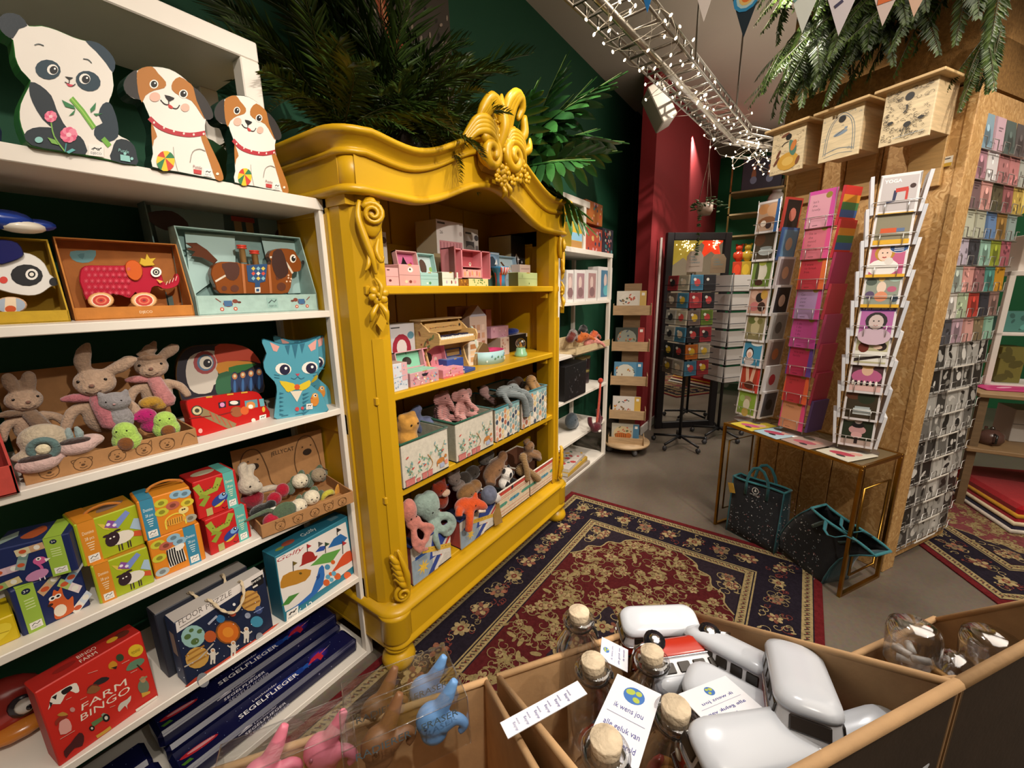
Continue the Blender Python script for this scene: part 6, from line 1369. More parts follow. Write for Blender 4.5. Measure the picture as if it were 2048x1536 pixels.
# ---- soft toys in the storage boxes
_hd = hd
def hd(u, v, y, rz=0, s=1, rx=0): return _hd(u, v, y, rz, s*1.18, rx)
def limb(*p, r=(1.6, 1.6)): return ('t', list(p), list(r))
FB = 'fleece'
plush('plush_bear', 'golden curly plush bear in the left garden print box', hd(815, 848, 1.25, 0, .9), '#b8863c', [((0, 0, 0), (4.6, 4.4, 4.4)), ((-1, 0, -5.5), (4.4, 4.6, 4.6)), ((2.6, 0, 3), (1.8, 1.4, 1.8)), ((-2.6, 0, 3), (1.8, 1.4, 1.8))], EY(1.6, -4.1, .6, .4), FB, vox=.007)
plush('plush_rabbit', 'blue grey curly plush rabbit behind the golden bear', hd(852, 852, 1.33, 0, .9), '#6b7496', [((0, 0, 0), (4.8, 4.2, 4.4)), ((4, 1, -3), (5.5, 4, 4)), limb((-3, 1, 3), (-4.5, 1, 7), (-2, 0, 9), r=(2, 2.4, 1.2))], EY(1.8, -3.9, .4, .4), FB, vox=.007)
CP = '#b9807c'
def eleph(label, u, v, y, s, rz, c, extra=(), rx=0):
    sh = [((0, 0, 0), (4, 3.8, 3.8)), limb((0, -3, -.5), (.3, -4.8, -3), (1.5, -5.2, -6.5), r=(1.7, 1.3, .8)), ((-4.6, .5, .5), (2.4, .9, 3)), ((4.6, .5, .5), (2.4, .9, 3)), ((0, 1, -7), (4.4, 3.8, 5)), limb((-2, -1, -10), (-4, -5, -10.5), (-5.5, -7.5, -12), r=(1.8, 1.8, 2)), limb((2, -1, -10), (4, -5, -10.5), (5.5, -7.5, -12), r=(1.8, 1.8, 2)), limb((-3, 0, -4), (-6, -2, -7), (-6.5, -4, -9), r=(1.5, 1.4, 1.5)), limb((3, 0, -4), (6, -2, -7), (6.5, -4, -9), r=(1.5, 1.4, 1.5))]+list(extra)
    return plush('plush_elephant', label, hd(u, v, y, rz, s, rx), c, sh, EY(2.2, -3.1, 1, .35), 'cord', vox=.006)
eleph('pink corduroy elephant on the left in the second garden box', 885, 797, 1.30, .8, .2, CP)
eleph('pink corduroy elephant with raised trunk, right in the second garden box', 925, 792, 1.27, .78, -.15, '#c28a84')
plush('plush_bunny', 'pink soft bunny foot behind the elephants on the third shelf', hd(968, 782, 1.36, 0, .7), '#c59a96', [((0, 0, 0), (4, 3, 4)), limb((-1, -1, -2), (3, -3, -6), (7, -4, -9), r=(1.8, 2, 2.2))], [('paw', '#8a6a5c', [((8, -4.4, -9.6), (2.4, 2, 2))])], 'cord')
GY = '#7d8688'
plush('plush_elephant', 'grey corduroy elephant with long legs hanging over the scale print box', hd(1015, 785, 1.22, 0, .8), GY, [((0, 2, 0), (6.5, 4.5, 3.6)), ((5.5, 0, 1), (4, 3.4, 3.2)), limb((6, -3, 1), (8.5, -4.5, -1), (7, -5.5, -2.5), r=(1.5, 1.1, .8)), limb((-1, 0, -1), (3, -5.5, -1.5), (6.5, -6.8, -5), (8, -6.8, -11), (8.5, -6.8, -15), r=(1.9, 2, 2, 2, 2.2)), limb((3, 1, -1), (9, -4, -1), (12, -6.6, -5), (12.5, -6.6, -10), (12, -6.6, -13), r=(1.9, 2, 2, 2, 2.2)), limb((-4, 0, 0), (-6, -4, -3), (-5, -6, -6), r=(1.6, 1.5, 1.6))], EY(1.2, -2.6, 3.2, .35), 'cord', vox=.006)
plush('plush_elephant', 'tan corduroy elephant sitting on the right scale print box', hd(1062, 762, 1.24, 0, .72), '#a67c48', [((0, 0, 0), (4.2, 3.8, 4.2)), ((0, 1, -6), (4.6, 3.8, 5)), limb((-2, -1, -1), (-2.6, -4.4, -6), (-2.4, -5, -13), r=(2, 2.2, 2.2)), limb((2.4, -1, -1), (3, -4.4, -6), (3.6, -5, -11), r=(2, 2.2, 2.2)), limb((3, 0, -6), (8, -2, -10), (9, -3, -11), r=(1.5, 1.5, 1.7))], EY(1.6, -3.6, 1, .35), 'cord', vox=.006)
plush('plush_rabbit', 'dusky pink rabbit ears behind the tan elephant', hd(1082, 757, 1.32, 0, .7), '#b77e78', [((0, 0, 0), (3, 2.6, 3)), limb((0, 0, 1), (1, 0, 5), (3, 0, 6), r=(1.3, 1.7, .8)), limb((1, 0, 1), (5, 0, 2), (7, 0, 2), r=(1.3, 1.6, .8))], EY(1, -2.4, .5, .3))
plush('plush_bear', 'dark brown plush in the shade behind the grey elephant', hd(1035, 765, 1.36, 0, .8), '#4f3a2c', [((0, 0, 0), (4.5, 4, 4)), ((-6, 0, -1), (4, 3.5, 3.5))], EY(1.5, -3.8, .5, .35))
plush('plush_octopus', 'pink plush octopus with curled arms in the left star box', hd(818, 1022, 1.17, 0, .85), '#b97468', [((0, 0, 0), (3.2, 3, 5.2)), ((1, -1, -5), (3.4, 2.6, 2.6)), limb((1, -2, -6), (5, -4.6, -7), (7, -5, -9.5), (4, -5, -11), r=(1.2, 1.1, 1, .7)), limb((0, -2, -6), (-1, -4, -10), (2, -5, -13), (5, -5, -12), r=(1.2, 1.1, 1, .7)), limb((0, -2, -6), (-2, -4, -12), (0, -5, -16), r=(1.2, 1.1, .8)), limb((2, -2, -6), (4, -4.6, -10), (1, -5, -15), (4, -5, -16.5), r=(1.2, 1.1, 1, .7))], EY(1.3, -2.7, -2, .3))
plush('plush_octopus', 'sage green plush octopus with curled arms in the left star box', hd(858, 1012, 1.22, 0, .85), '#84978e', [((0, 0, 0), (5, 4.4, 7)), ((-4, 1, 2), (3.4, 3, 5)), limb((2, -3, -5), (6, -5, -6), (8, -6, -10), (4.5, -6.5, -13), (1, -6.5, -11.5), r=(1.9, 1.8, 1.6, 1.3, .9)), limb((0, -3, -6), (1, -6, -10), (4, -6.8, -9), (5.5, -6.8, -11), r=(1.7, 1.6, 1.3, .9)), limb((-2, -3, -6), (-3, -6, -12), (-2, -7, -17), r=(1.7, 1.5, .8))], EY(1.8, -4.1, -1, .35), vox=.006)
plush('plush_fox', 'rust red plush fox deep between the star boxes', hd(878, 978, 1.30, 0, .8), '#8a3018', [((0, 0, 0), (4.6, 4, 4)), ((2, 1, -7), (4, 3.6, 5)), limb((-3, 0, 2), (-4, 0, 5), r=(1.6, .4)), limb((3, 0, 2), (4, 0, 5), r=(1.6, .4))], [('muzzle', '#c9a890', [((1, -3.6, -1.6), (2.6, 1.6, 1.8))])]+EY(1.8, -3.6, .8, .35))
plush('plush_mouse', 'grey plush mouse at the back of the bottom wardrobe shelf', hd(908, 958, 1.32, 0, .8), '#7d6f68', [((0, 0, 0), (4, 3.6, 3.6)), ((-3, 0, 3.4), (2, .9, 2)), ((3, 0, 3.4), (2, .9, 2)), ((3, 0, -5), (4.5, 3.5, 3))], EY(1.5, -3.3, .5, .3))
plush('plush_fox', 'bright orange plush fox hanging head first over the second star box', hd(945, 1008, 1.15, 0, .85), '#c24a1c', [((0, 0, 0), (4.2, 3.4, 3)), limb((1, -1, 0), (4, -2.6, -2), (6.4, -3, -4), r=(2.8, 2.2, .9)), ((-4, 2, .5), (5, 3.6, 3.4)), ((3, .6, 2.6), (1.6, .8, 1.8)), limb((-2, -.5, -1), (-5, -2.4, -4), (-6.5, -2.8, -9.5), r=(2, 1.9, 1.8)), limb((-6, 1, 0), (-9, 0, 1), (-10.5, -1, -1), r=(2, 1.8, 1.8))], [('muzzle', '#d9c9b8', [limb((1, -2.4, -3.2), (4.4, -3.6, -4.4), r=(1.0, .8))])]+EY(1.2, -3, .6, .35))
plush('plush_bear', 'brown plush bear body behind the orange fox', hd(935, 985, 1.27, 0, .85), '#7d5a34', [((0, 0, 0), (7, 4.4, 4.4)), ((6, 0, 1), (3.6, 3.4, 3.4))], EY(1.6, -4, .8, .35))
plush('plush_hedgehog', 'grey curly plush ball with white face, between the two box kinds', hd(978, 990, 1.16, 0, .85), '#64697c', [((0, 0, 0), (4.4, 4, 4.8))], [('face', '#c9c2bc', [((3, -2.4, -2.4), (2.2, 2, 2.2))])], FB)
plush('plush_sloth', 'brown plush sloth lying over the third box', hd(988, 940, 1.27, 0, .9), '#7d5a3c', [((0, 0, 0), (8, 4.6, 4), (0, -.4, 0)), ((7.5, 0, 4.5), (3, 2.6, 3.2)), limb((-4, -1, -2), (-7, -3, -4.5), r=(2.6, 2.8))], EY(1.2, -4.4, 1.5, .3))
t = plush('plush_panda', 'black and white plush panda on the third box', hd(1014, 948, 1.215, .2, .8), '#d6d0c8', [((0, 0, 0), (4, 3.6, 3.8)), ((-2, 1, -5), (4, 3.4, 3.6))], [('ear', '#17171a', [((-3, .4, 3), (1.4, .8, 1.4))]), ('ear', '#17171a', [((3, .4, 3), (1.4, .8, 1.4))]), ('eye_patch', '#17171a', [((-1.6, -3.1, .5), (1.1, .7, 1.5), (0, .4, 0))]), ('eye_patch', '#17171a', [((1.8, -3, .5), (1.1, .7, 1.5), (0, -.4, 0))]), ('paw', '#17171a', [limb((-4, -1, -4), (-2, -4, -6.5), r=(1.6, 1.5))]), ('paw', '#17171a', [limb((2, -1, -4), (4, -4, -6), r=(1.6, 1.5))])])
plush('plush_monkey', 'brown long armed plush bunny sprawled in the right ribbon box', hd(1058, 893, 1.24, 0, .85), '#7f5e40', [((0, 0, 0), (3.6, 3.2, 3.4)), limb((-2, .5, 2.5), (-4, 0, 4), (-1, -1, 5), r=(1.2, 1.6, .8)), ((0, 1, -6), (3.6, 3.2, 4.6)), limb((-2, 0, -4), (2, -3.4, -6), (6, -3.6, -9), r=(1.7, 1.7, 1.9)), limb((2, 0, -4), (6, -2, -5.5), (7, -2.6, -8), r=(1.6, 1.6, 1.8)), ((8.5, 1, -9), (3.4, 3, 3.2))], EY(1.4, -3, .5, .3))
plush('plush_elephant', 'tan corduroy toy with long striped leg hanging over the ribbon box', hd(1046, 915, 1.20, 0, .8), '#94744a', [((0, 0, 0), (3, 2.6, 3)), limb((-1, -1, 0), (-1.6, -3.5, -6), (-1.4, -4, -13), r=(1.9, 2, 2.1)), limb((2, -1, -8), (6, -5, -13), (8, -6, -16), r=(2, 2.1, 2.4)), ((2, 2, -9), (5, 4, 4))], EY(1.2, -2.3, .5, .3), 'cord')
plush('plush_dog', 'dark grey plush dog in the shade behind the sloth', hd(945, 945, 1.34, 0, .8), '#3d3630', [((0, 0, 0), (5, 4, 4)), ((-7, 0, -1), (4.5, 4, 4))], EY(1.8, -3.7, .6, .35))
plush('plush_dog', 'grey plush pup at the back left of the panda', hd(968, 920, 1.36, 0, .7), '#5d5650', [((0, 0, 0), (4.4, 4, 3.6)), ((6, 0, 2), (3.6, 3.4, 3.4))], EY(1.6, -3.7, .6, .35))
# ================================================================ chipboard card stand in the middle of the shop
O_ = Vector((2.63, -.484, 0)); TL_ = X(O_, -2.1099); TR_ = X(O_, -.5391)
def loc(M, x, y, z, rz=0, rx=0, ry=0): return M @ X((x, y, z), rz, rx, ry)
ST = thing('display_stand', 'chipboard display pillar carrying birdhouses and card racks', 'display stand', TL_)
g = gb(-.76, -.03, .03, .70, .02, 2.25, '#8a6030'); g.build('core', 'osb', ST)
for i in range(5):
    g = gb(-.765+i*.153+.002, -.765+(i+1)*.153-.002, 0, .03, 0, 2.25+.01*(i % 2), '#a87b3f', bev=.003); g.build('board', 'osb', ST)
g = gb(-.035, .0, -.004, .10, 0, 2.26, '#a87b3f', bev=.003); g.build('corner_post', 'osb', ST)
for x, z in ((-.63, 2.0), (-.38, 1.98), (-.13, 1.97)):
    g = gb(x-.06, x+.06, -.022, -.001, z-.10, z+.32, '#b5905a', bev=.002); g.build('hanging_batten', 'wood', ST)
g = gb(-.82, -.028, .01, 1.5, 2.262, 3.3, '#86653c'); o = g.build('fibre_panel', 'wool', ST)
g = gb(-.115, -.045, -.0065, -.005, 1.945, 1.985, '#e3dccb'); o = g.build('notice', 'print', ST)
p = Pr((-.115, -.0066, 1.945), (1, 0, 0), (0, 0, 1), .07, .04); p.rect(0, 0, 1, .35, '#c9a23a'); p.line([(.1, .75), (.9, .78)], .1, '#555'); p.line([(.1, .55), (.6, .56)], .08, '#777'); p.build('notice_print', 'print', ST)
# ---- birdhouses
def bh(label, x, art):
    T = loc(TL_, x, -.19, 2.045); t = thing('birdhouse', label, 'birdhouse', T); w, h, d = .172, .215, .165; PL = '#cfb48a'
    for nm, b in (('front_board', (0, w, 0, .01, 0, h)), ('side_board', (0, .01, .01, d, .02, h)), ('side_board', (w-.01, w, .01, d, .02, h)), ('back_board', (.01, w-.01, d-.01, d, .02, h)), ('floor_board', (.01, w-.01, .01, d-.01, .02, .03))):
        g = gb(*b, '#d9c6a0' if nm == 'front_board' else PL, bev=.001); g.build(nm, 'wood', t)
    g = gb(-.03, w+.03, -.035, d+.01, h, h+.012, '#c9a875', bev=.002); g.build('roof_board', 'wood', t)
    p = front(w, h); p.dot(.5, .80, .075, '#5a4630', 18); p.dot(.5, .80, .066, '#120d0a', 18); art(p); fp(p, t)
DK = '#3a3026'
def scrib(p, n, seed, c=DK, t=.006):
    q = random.Random(seed)
    for k in range(n):
        u, v = q.uniform(.06, .94), q.uniform(.05, .95)
        if abs(u-.5) < .12 and abs(v-.8) < .11: continue
        r = q.uniform(.02, .05); a = q.uniform(0, 6); p.line([(u+r*math.cos(a+s*.9), v+r*.8*math.sin(a+s*.9)*(1-s*.12)) for s in range(6)], t, c)
bh('birdhouse with a coloured bird and yellow flower on its front', -.735, lambda p: (scrib(p, 46, 1, '#8a7a62'), p.ell(.55, .25, .26, .2, '#c99a3a'), p.ell(.55, .25, .14, .1, '#d9b25a'), p.curve([(.55, .72), (.68, .66), (.78, .5), (.72, .35), (.6, .42), (.55, .58)], '#4f7a6a'), p.ell(.68, .58, .06, .12, '#c97a3a', -.3), p.line([(.52, .70), (.4, .68), (.32, .62)], .02, DK), p.ell(.24, .46, .03, .1, '#6a3a24', -.5), p.ell(.2, .3, .03, .12, '#6a3a24', -.6), p.ell(.85, .22, .04, .1, '#7a4a2c', -.3), p.ell(.4, .86, .1, .03, '#7a4a34', .3)))
bh('birdhouse with a drawn bird in an ornate frame, middle of the three', -.485, lambda p: ([p.line(cr([(a, b, 0) for a, b in ((.12, .12), (.14, .5), (.22, .78), (.5, .93), (.78, .78), (.86, .5), (.88, .12))], 4, False) and [(a, b) for a, b in ((.12+k, .12), (.15+k, .5), (.25+k, .76), (.5, .92-k), (.75-k, .76), (.85-k, .5), (.88-k, .12))], .012, '#6a7a86', 4) for k in (0, .05)], p.line([(.14, .16), (.5, .22), (.86, .16)], .014, '#6a7a86', 4), p.line([(.14, .08), (.5, .12), (.86, .08)], .01, '#6a7a86', 4), p.ell(.5, .52, .14, .04, '#7d8fa0', .2), p.line([(.36, .48), (.66, .62)], .012, DK), p.ell(.62, .60, .03, .025, '#7d8fa0'), scrib(p, 12, 5, '#7a8a94')))
bh('largest looking birdhouse with dense black line drawing, at the corner', -.235, lambda p: (scrib(p, 150, 9), p.line([(.48, .66), (.5, .58), (.44, .52)], .025, '#1c1814'), p.ell(.55, .30, .06, .05, '#1c1814'), p.line([(.5, .26), (.46, .12)], .014, '#1c1814'), p.line([(.56, .25), (.54, .12)], .014, '#1c1814'), p.ell(.2, .4, .05, .03, '#1c1814'), p.ell(.8, .36, .05, .03, '#1c1814'), p.line([(.3, .1), (.9, .12)], .01, '#7a8a94')))
# ---- brass table
TB = thing('side_table', 'slim brass framed console table with dark glass top', 'table', TL_)
BRS = '#a37a34'; tx0, tx1, ty0, ty1, tz = -.70, .015, -.40, -.06, .655
for x in (tx0, tx1-.016):
    for y in (ty0, ty1-.016):
        g = gb(x, x+.016, y, y+.016, 0, tz, BRS, bev=.002); g.build('leg', 'brass', TB)
    g = gb(x, x+.016, ty0+.016, ty1-.016, 0, .014, BRS); g.build('foot_rail', 'brass', TB)
    g = G(); g.tube([(x+.008, ty0+.06, .10), (x+.008, ty0+.06, .55), (x+.008, ty1-.07, .55), (x+.008, ty1-.07, .10)], .006, BRS, 4, closed=True); g.build('end_frame', 'brass', TB)
for y in (ty0, ty1-.016): g = gb(tx0, tx1, y, y+.016, tz, tz+.016, BRS, bev=.002); g.build('top_rail', 'brass', TB)
for x in (tx0, tx1-.016): g = gb(x, x+.016, ty0+.016, ty1-.016, tz, tz+.016, BRS, bev=.002); g.build('top_rail', 'brass', TB)
g = gb(tx0+.016, tx1-.016, ty0+.016, ty1-.016, tz+.002, tz+.012, '#6f624a'); g.build('glass_top', 'gloss', TB)
TZ = tz+.0165
# magazines
MG = ((-.66, 'yellow and pink', '#c9b43c', '#c95a84'), (-.52, 'blue and white', '#a9c4d2', '#b8506a'), (-.36, 'grey and rose', '#a9938a', '#b8606c'), (-.19, 'white and floral', '#c9c4b4', '#b8485c'))
for x, d, c1, c2 in MG:
    t = carton('magazine', f'{d} magazine lying on the brass table below the card racks', 'magazine', Vector((0, 0, 0)), 0, .15, .006, .2, c1, '#d9d6cc'); t.matrix_basis = loc(TL_, x, -.393, TZ, -.12)
    p = top(.15, .2, .006); p.ell(.5, .35, .25, .13, c2, .4); p.ell(.3, .7, .15, .1, '#5a5a52'); p.ell(.7, .6, .12, .12, '#d9a89c'); p.ell(.6, .2, .1, .06, '#3a3a3c'); p.build('cover_print', 'gloss', t)
# ---- cards
ORD = ('first', 'second', 'third', 'fourth', 'fifth', 'sixth', 'seventh', 'eighth', 'ninth', 'tenth', 'eleventh', 'twelfth', 'thirteenth', 'fourteenth', 'fifteenth', 'sixteenth', 'seventeenth')
def card(label, M, w, h, col, art=None, th=.004, group=None):
    g = gb(0, w, 0, th, 0, h, col)
    if art:
        p = front(w, h); art(p); k = len(g.v); g.v += p.v; g.f += [[i+k for i in f] for f in p.f]; g.c += p.c; g.s += p.s
    o = g.build('greeting_card', 'print', None, M); tag(o, label, 'card', group); return o
SKN2 = '#d9ac90'
def frame(c, m=.06): return lambda p: p.rect(m, m, 1-m, 1-m, c)
def head(p, u, v, r, hair, skin=SKN2, top='#e6e0d8'):
    p.ell(u, v-2.1*r, r*1.9, r*1.3, top); p.ell(u, v+.15*r, r*1.25, r*1.3, hair); p.ell(u, v, r*.85, r*1.1, skin); p.line([(u-r*.3, v-.5*r), (u, v-.6*r), (u+r*.3, v-.5*r)], r*.18, '#a8403c'); p.dot(u-r*.35, v+.15*r, r*.1, '#2a2020'); p.dot(u+r*.35, v+.15*r, r*.1, '#2a2020')
def speech(p, u, v, c='#2f4f86'): 
    p.ell(u, v, .2, .15, '#f2f0ec'); p.ell(u, v, .19, .14, c); [p.line([(u-.12, v+.07-.05*k), (u+.12, v+.07-.05*k)], .018, '#f2f0ec') for k in range(4)]
def ph(bg, *sh, m=.07):
    def f(p):
        p.rect(m, m, 1-m, 1-m, bg)
        for s in sh:
            if callable(s): s(p)
            else: p.ell(*s)
    return f
FR = [('yoga photo on white', ph('#b9b3b4', lambda p: (p.text('YOGA', .32, .82, .12, '#f2f2f0', bold=.05), p.line([(.2, .3), (.4, .32), (.42, .58)], .07, '#2a3050'), p.line([(.42, .58), (.72, .6)], .1, '#b8392f'), p.line([(.70, .6), (.70, .32)], .05, '#b8392f'), p.dot(.82, .66, .06, '#3a2420'), p.rect(.06, 0, .94, .02, '#d9a92c')))),
      ('vodka photo with orange lying figure', ph('#86806a', lambda p: (p.text('VODKA', .7, .86, .11, '#f4f4ee', bold=.05), p.line([(.2, .4), (.6, .4)], .12, '#c8552c'), p.line([(.6, .4), (.8, .4)], .09, '#5a6f94'), p.rect(.05, .04, .95, .16, '#d9a92c')))),
      ('blonde woman on pink with blue speech bubble', ph('#c05f86', lambda p: (head(p, .42, .62, .17, '#b5862f', '#e6c7b4', '#e9e6e2'), p.ell(.55, .42, .09, .1, '#d9d3cc'), speech(p, .76, .78), p.rect(.0, .0, 1, .08, '#d9a92c')))),
      ('colourful market photo with dancing woman', ph('#8f978a', (.2, .7, .12, .1, '#4f5a52'), (.8, .8, .14, .1, '#a9c4b8'), (.75, .5, .1, .08, '#b8607c'), (.2, .35, .1, .1, '#5a4a6a'), (.48, .55, .1, .16, '#e3cdbb'), (.5, .3, .14, .14, '#d98d6a'), (.46, .78, .07, .07, '#e0c07a'), (.85, .25, .08, .1, '#3a4a5a'), lambda p: p.rect(0, 0, 1, .09, '#d9a92c'))),
      ('laughing woman under a purple wine slogan', ph('#b068a4', lambda p: (head(p, .5, .42, .19, '#2f2a2c', '#c9b8b4', '#c9b0c0'), p.rect(.04, .72, .96, .97, '#46286c'), p.text('WINE.', .5, .90, .08, '#f4f0f4', bold=.03), p.text('It gets better with age.', .5, .79, .07, '#f4f0f4', w=.8)))),
      ('two people in bed photo', ph('#b9b48e', lambda p: (p.rect(.07, .12, .93, .42, '#e3e2da'), p.ell(.28, .52, .12, .15, '#6a2a1c'), p.ell(.75, .56, .12, .12, '#2a1c1a'), p.ell(.66, .54, .1, .06, '#e0c0ac'), p.poly([(.07, .2), (.93, .34), (.93, .28), (.07, .10)], '#2f2420')))),
      ('woman in pink playing chess photo', ph('#4a3034', lambda p: (p.ell(.5, .5, .34, .22, '#b85f8a'), p.ell(.5, .68, .13, .16, '#dcb49a'), p.ell(.5, .82, .15, .1, '#c9a25c'), p.rect(.07, .07, .93, .26, '#e0b9b4'), [p.ell(.15+.08*k, .3, .03, .08, '#1c1618' if k % 2 else '#efe9e0') for k in range(9)]))),
      ('white suitcase on dark brown photo', ph('#3a3020', (.25, .75, .2, .14, '#5a3420'), (.6, .7, .2, .2, '#26301f'), lambda p: (p.rect(.28, .18, .78, .36, '#c4ced0'), p.rect(.32, .36, .74, .42, '#a9b6ba'), p.line([(.28, .27), (.78, .27)], .02, '#6f7d80')))),
      ('tennis lady photo with round racket', ph('#26301f', lambda p: (p.rect(.07, .07, .93, .22, '#b9a59c'), p.ell(.26, .86, .18, .1, '#c9c6bc'), p.ell(.5, .52, .2, .14, '#c99a9c'), p.ell(.5, .66, .15, .08, '#161214'), p.ell(.5, .78, .09, .08, '#b0a4a0'), p.ell(.5, .36, .13, .1, '#d9a8a8'), p.line([(.5, .3), (.5, .1)], .08, '#2a1c1e'), p.rect(0, .94, 1, 1, '#8fd98a'))))]
FL = [('crowd photo with blue border', ph('#b89a84', (.3, .75, .2, .16, '#c98f5c'), (.5, .35, .3, .16, '#8a5a3a'), (.7, .7, .2, .2, '#d0a27c'), (.35, .3, .1, .1, '#e6d9cc'), (.6, .22, .1, .1, '#3a2a2c'), lambda p: p.rect(.86, 0, 1, 1, '#2f5f9a'))), ('white suitcase on dark photo', ph('#43382a', (.25, .7, .2, .2, '#5a3a24'), (.6, .3, .26, .12, '#bcc6c8'), (.6, .42, .22, .05, '#8f9a9c'))), ('figure in white shirt on green photo', ph('#6f8a3c', (.5, .55, .2, .3, '#d6d2c4'), (.3, .5, .06, .4, '#3a4424'), (.5, .85, .14, .1, '#a9b24a'), (.45, .2, .14, .1, '#4a2a20'))), ('dogs in pink photo', ph('#c49a88', (.3, .7, .14, .14, '#d9b4a4'), (.55, .6, .14, .16, '#1f1a1c'), (.35, .3, .16, .16, '#c97a7c'), (.7, .3, .14, .16, '#3a2420'), (.75, .7, .12, .16, '#c9a04a'))), ('olive statue photo', ph('#857d58', (.5, .5, .16, .3, '#b5ab84'), (.3, .72, .14, .12, '#5f6a34'), (.7, .7, .1, .1, '#6f6a3a'), (.5, .78, .08, .08, '#c9bf9a'))), ('nun with speech bubble on blue', ph('#3d8ab0', lambda p: (p.ell(.38, .22, .2, .16, '#c9c2c4'), p.ell(.38, .48, .15, .2, '#1a1c22'), p.ell(.38, .46, .12, .16, '#e6dedc'), p.ell(.38, .42, .08, .1, '#dcae98'), p.ell(.66, .84, .22, .1, '#e9edf0'), p.text('OH MY', .66, .86, .05, '#555')))), ('pale legs on red photo', ph('#a83a26', lambda p: (p.line([(.3, .95), (.42, .4), (.4, .28)], .12, '#d9b09a'), p.line([(.7, .95), (.6, .4), (.66, .3)], .12, '#d9b09a'), p.ell(.55, .25, .2, .14, '#5a2a1c'), p.rect(.88, 0, 1, 1, '#cf3a34')))), ('cat in blouse on green photo', ph('#86a83c', lambda p: (p.ell(.5, .62, .16, .12, '#a89a78'), p.ell(.5, .42, .13, .2, '#d3ccb8'), p.ell(.48, .14, .13, .16, '#c4a95a'), p.ell(.25, .62, .1, .12, '#9fc06a'))))]
FM = [('pale pink song card reading Isn\'t she lovely', '#d79aac', '#c8489a', ("Isn't", 'she', 'lovely.')), ('rose song card about the mood for dancing', '#cf6f80', '#d8508c', ("I'm in", 'the', 'mood', 'for', 'dancing.')), ('red song card with orange border', '#c03848', '#e0703a', ('I want', 'to break', 'free.')), ('lilac song card reading Go your own way', '#b394c4', '#d04f9a', ('Go', 'your', 'own', 'way.')), ('magenta song card with five short lines', '#b8488c', '#bb3f96', ('I do', 'I do', 'I do', 'I do', 'I do.')), ('crimson song card with violet edge', '#b02a54', '#5f3f94', ('We are', 'family.')), ('red song card with bright orange edge', '#b8323c', '#df6238', ('Love is', 'all.')), ('peach song card in the bottom row', '#cf8f68', '#d8487c', ('Happy.',))]
def song(bg, edge, words):
    def f(p):
        p.rect(.0, .0, 1, 1, edge); p.rect(.05, 0, .84, .90, bg); p.dot(.74, .84, .085, '#8f7f2c'); 
        for k, s in enumerate(words): p.text(s, .20, .70-.105*k, .095, shade(bg, .30), align='L')
        p.rect(.3, .05, .5, .07, shade(bg, .4))
    return f
WR_ = '#b9b6b2'
def spinner(label, x, y, z0, z1, rows, hw, yaw, cw, side_cards, M=TL_, name='spinner_rack', wirec=WR_, base=.10, wm='wire'):
    T = loc(M, x, y, z0, yaw); t = thing(name, label, 'card rack', T); H = z1-z0
    g = G(); g.lathe([(0, 0), (base, 0), (base, .004), (.02, .012), (.008, .02), (.008, H), (0, H)], wirec, 14); g.build('pole', wm, t)
    pitch = (H-.06)/rows
    for r in range(rows):
        z = .035+r*pitch
        g = G(); g.tube([(-hw, -hw, z), (hw, -hw, z), (hw, hw, z), (-hw, hw, z)], .0022, wirec, 5, closed=True); g.build('shelf_wire', wm, t)
        g = G(); g.tube([(-hw-.008, -hw-.014, z+.05), (hw+.008, -hw-.014, z+.05), (hw+.014, -hw-.008, z+.05), (hw+.014, hw, z+.05), (-hw-.014, hw, z+.05), (-hw-.014, -hw-.008, z+.05)], .0018, wirec, 5, closed=True); g.build('front_wire', wm, t)
        for s in (-.3, .3):
            g = G(); g.tube([(s*hw*2, -hw-.014, z+.05), (s*hw*2, -hw-.012, z+.004), (s*hw*2, -hw, z)], .0016, wirec, 5); g.build('pocket_wire', wm, t)
    for sx in (-1, 1):
        g = G(); g.tube([(sx*hw, -hw, .02), (sx*hw, -hw, H)], .0022, wirec, 5); g.build('upright', wm, t)
    return T, pitch
def stock(T, pitch, rows, hw, cw, chh, fronts, right, left, who, tilt=.08):
    for r in range(rows):
        z = .036+(rows-1-r)*pitch
        if fronts: lab, col, art = fronts[r]; card(f'{lab}, front of the {who}'[:110], T @ X((-cw/2, -hw-.010, z), 0, -tilt), cw, chh, col, art, .008)
        for face, ang, src in (('right hand face', PI/2, right), ('left hand face', -PI/2, left)):
            if src:
                col, art, nm = src(r)
                card(f'{nm} card on the {face} of the {who}, {ORD[r]} row down', T @ X((0, 0, 0), ang) @ X((-cw/2, -hw-.020, z), 0, .10), cw, chh, col, art, .012)
q9 = random.Random(5)
WHT = '#dcd9dc'
T, pt = spinner('wire spinner rack of photo postcards at the right of the brass table', -.125, -.21, TZ, 1.90, 9, .062, .50, .12, 1)
stock(T, pt, 9, .062, .128, .158, [(a, WHT, b) for a, b in FR], lambda r: (('#d6d8de', '#c9ccd4', '#dfe0e4')[r % 3], None if r % 3 == 0 else ph(('#8f969c', '#5f7a54', '#b84a3a')[r % 3], (.4, .5, .2, .2, '#3a3a40')), ('white', 'grey', 'pale')[r % 3]), lambda r: ('#d9dbe2', None, 'white'), 'right spinner')
T, pt = spinner('wire spinner rack of pink and red song cards, middle of three', -.39, -.21, TZ, 1.90, 8, .062, -.02, .12, 1)
